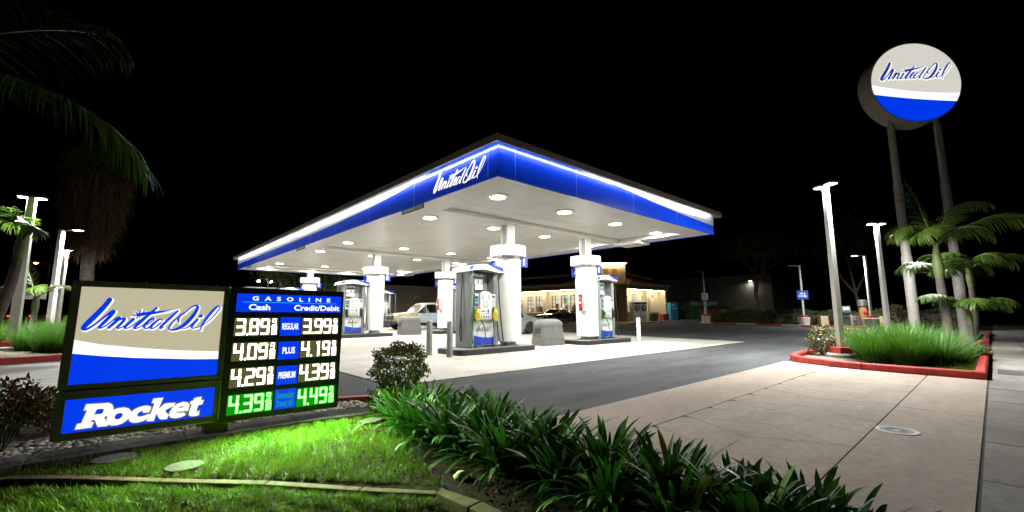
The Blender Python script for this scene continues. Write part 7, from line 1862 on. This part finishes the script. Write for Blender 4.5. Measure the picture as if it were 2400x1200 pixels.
palm('low feathery young palm at the back of the left grass bed', (-1.35, 24.6, G(0, 24)), [(0, 0, -0.1), (0, 0, 0.3)], 0.09, 0.07, None, (0, 0, 0.35),
     [(-42, 50, 90, 1.3), (0, 60, 90, 1.2), (140, 55, 100, 1.2), (220, 50, 100, 1.3), (270, 45, 100, 1.3)], 7, leaf=0.38, wid=0.03, n=34)
palm('palm just left of the view, two dark fronds arching over the top left', (-2.55, 7.75, G(0, 7)), [(0, 0, -0.1), (0.1, -0.1, 1.2), (0.15, -0.15, 2.4)], 0.16, 0.12,
     [(0.15, -0.15, 2.35), (0.15, -0.15, 2.9), (0.15, -0.15, 3.55)], (0.1, -0.1, 3.57),
     [(-38, 12, 80, 3.6), (-46, 30, 72, 3.4), (-60, 52, 90, 3.2), (-75, 60, 80, 3.2), (100, 50, 90, 3.0), (180, 50, 90, 3.0), (240, 55, 100, 3.0)], 8, leaf=0.70, wid=0.032, n=80, droop=0.9)

# tall fan palm with its skirt of dead leaves
fp = thing('fan_palm', 'tall fan palm with a brown skirt of dead leaves, left background', 'palm tree', (-1.15, 33.5, G(0, 33)))
mb = MB(); mb.tube([(0, 0, -0.1), (0.03, 0, 2), (-0.05, 0.02, 4.5), (0, 0, 9.2)], [0.36, 0.30, 0.27, 0.24], 14); mb.build('trunk', 'palm_trunk', fp, smooth=50)
rng = np.random.default_rng(77); n = 5200
zz = rng.uniform(4.6, 8.8, n); a = rng.uniform(0, 6.28, n); rr = 0.3 + 1.15 * np.clip((zz - 4.2) / 3.0, 0.1, 1) * rng.uniform(0.15, 1, n) ** 0.5
V, F = ribbons(np.column_stack([rr * np.cos(a), rr * np.sin(a), zz]), a + rng.normal(0, 0.4, n), np.radians(rng.uniform(-88, -35, n)), rng.uniform(0.1, 0.8, n), rng.uniform(0.4, 1.1, n), rng.uniform(0.03, 0.07, n), 3, 0.1)
np_part('leaf_skirt', V, F, 'dry_frond', fp, kind='stuff')
n = 2600; a = rng.uniform(0, 6.28, n); e = np.radians(rng.uniform(-25, 80, n)); rr = rng.uniform(0.7, 1.2, n)
B_ = np.column_stack([rr * np.cos(a) * np.cos(e), rr * np.sin(a) * np.cos(e), 9.1 + rr * np.sin(e)])
V, F = ribbons(B_, a + rng.normal(0, 0.35, n), e + rng.normal(0, 0.3, n), rng.uniform(0.2, 1.0, n), rng.uniform(0.5, 0.9, n), rng.uniform(0.03, 0.05, n), 3, 0.1)
np_part('fan_leaves', V, F, 'palm_leaf', fp, kind='stuff')

# dry litter in the bed and a few stones
rng = np.random.default_rng(5); n = 500
P = scatter([(1.95, 2.3), (2.5, 4.6), (2.9, 4.2), (2.6, 2.0), (2.2, 1.2)], n, rng)
V, F = leaf_cloud(np.column_stack([P, Gv(P) + 0.032]), 0.035, rng, up=-0.1); np_mesh('leaf_litter', V, F, 'leaf_litter', kind='stuff')
mb = MB(); mb.lathe([(0.0, 0.0), (0.045, 0.01), (0.05, 0.03), (0.03, 0.05), (0, 0.055)], 9, mat=Matrix.Scale(1.4, 4, (1, 0, 0)))
tag(mb.build('bed_stone', 'stone', None, smooth=60, loc=(2.06, 2.85, G(0, 2.8) + 0.02), rotz=0.5), 'tan stone lying in the dark soil of the planting bed', 'stone')
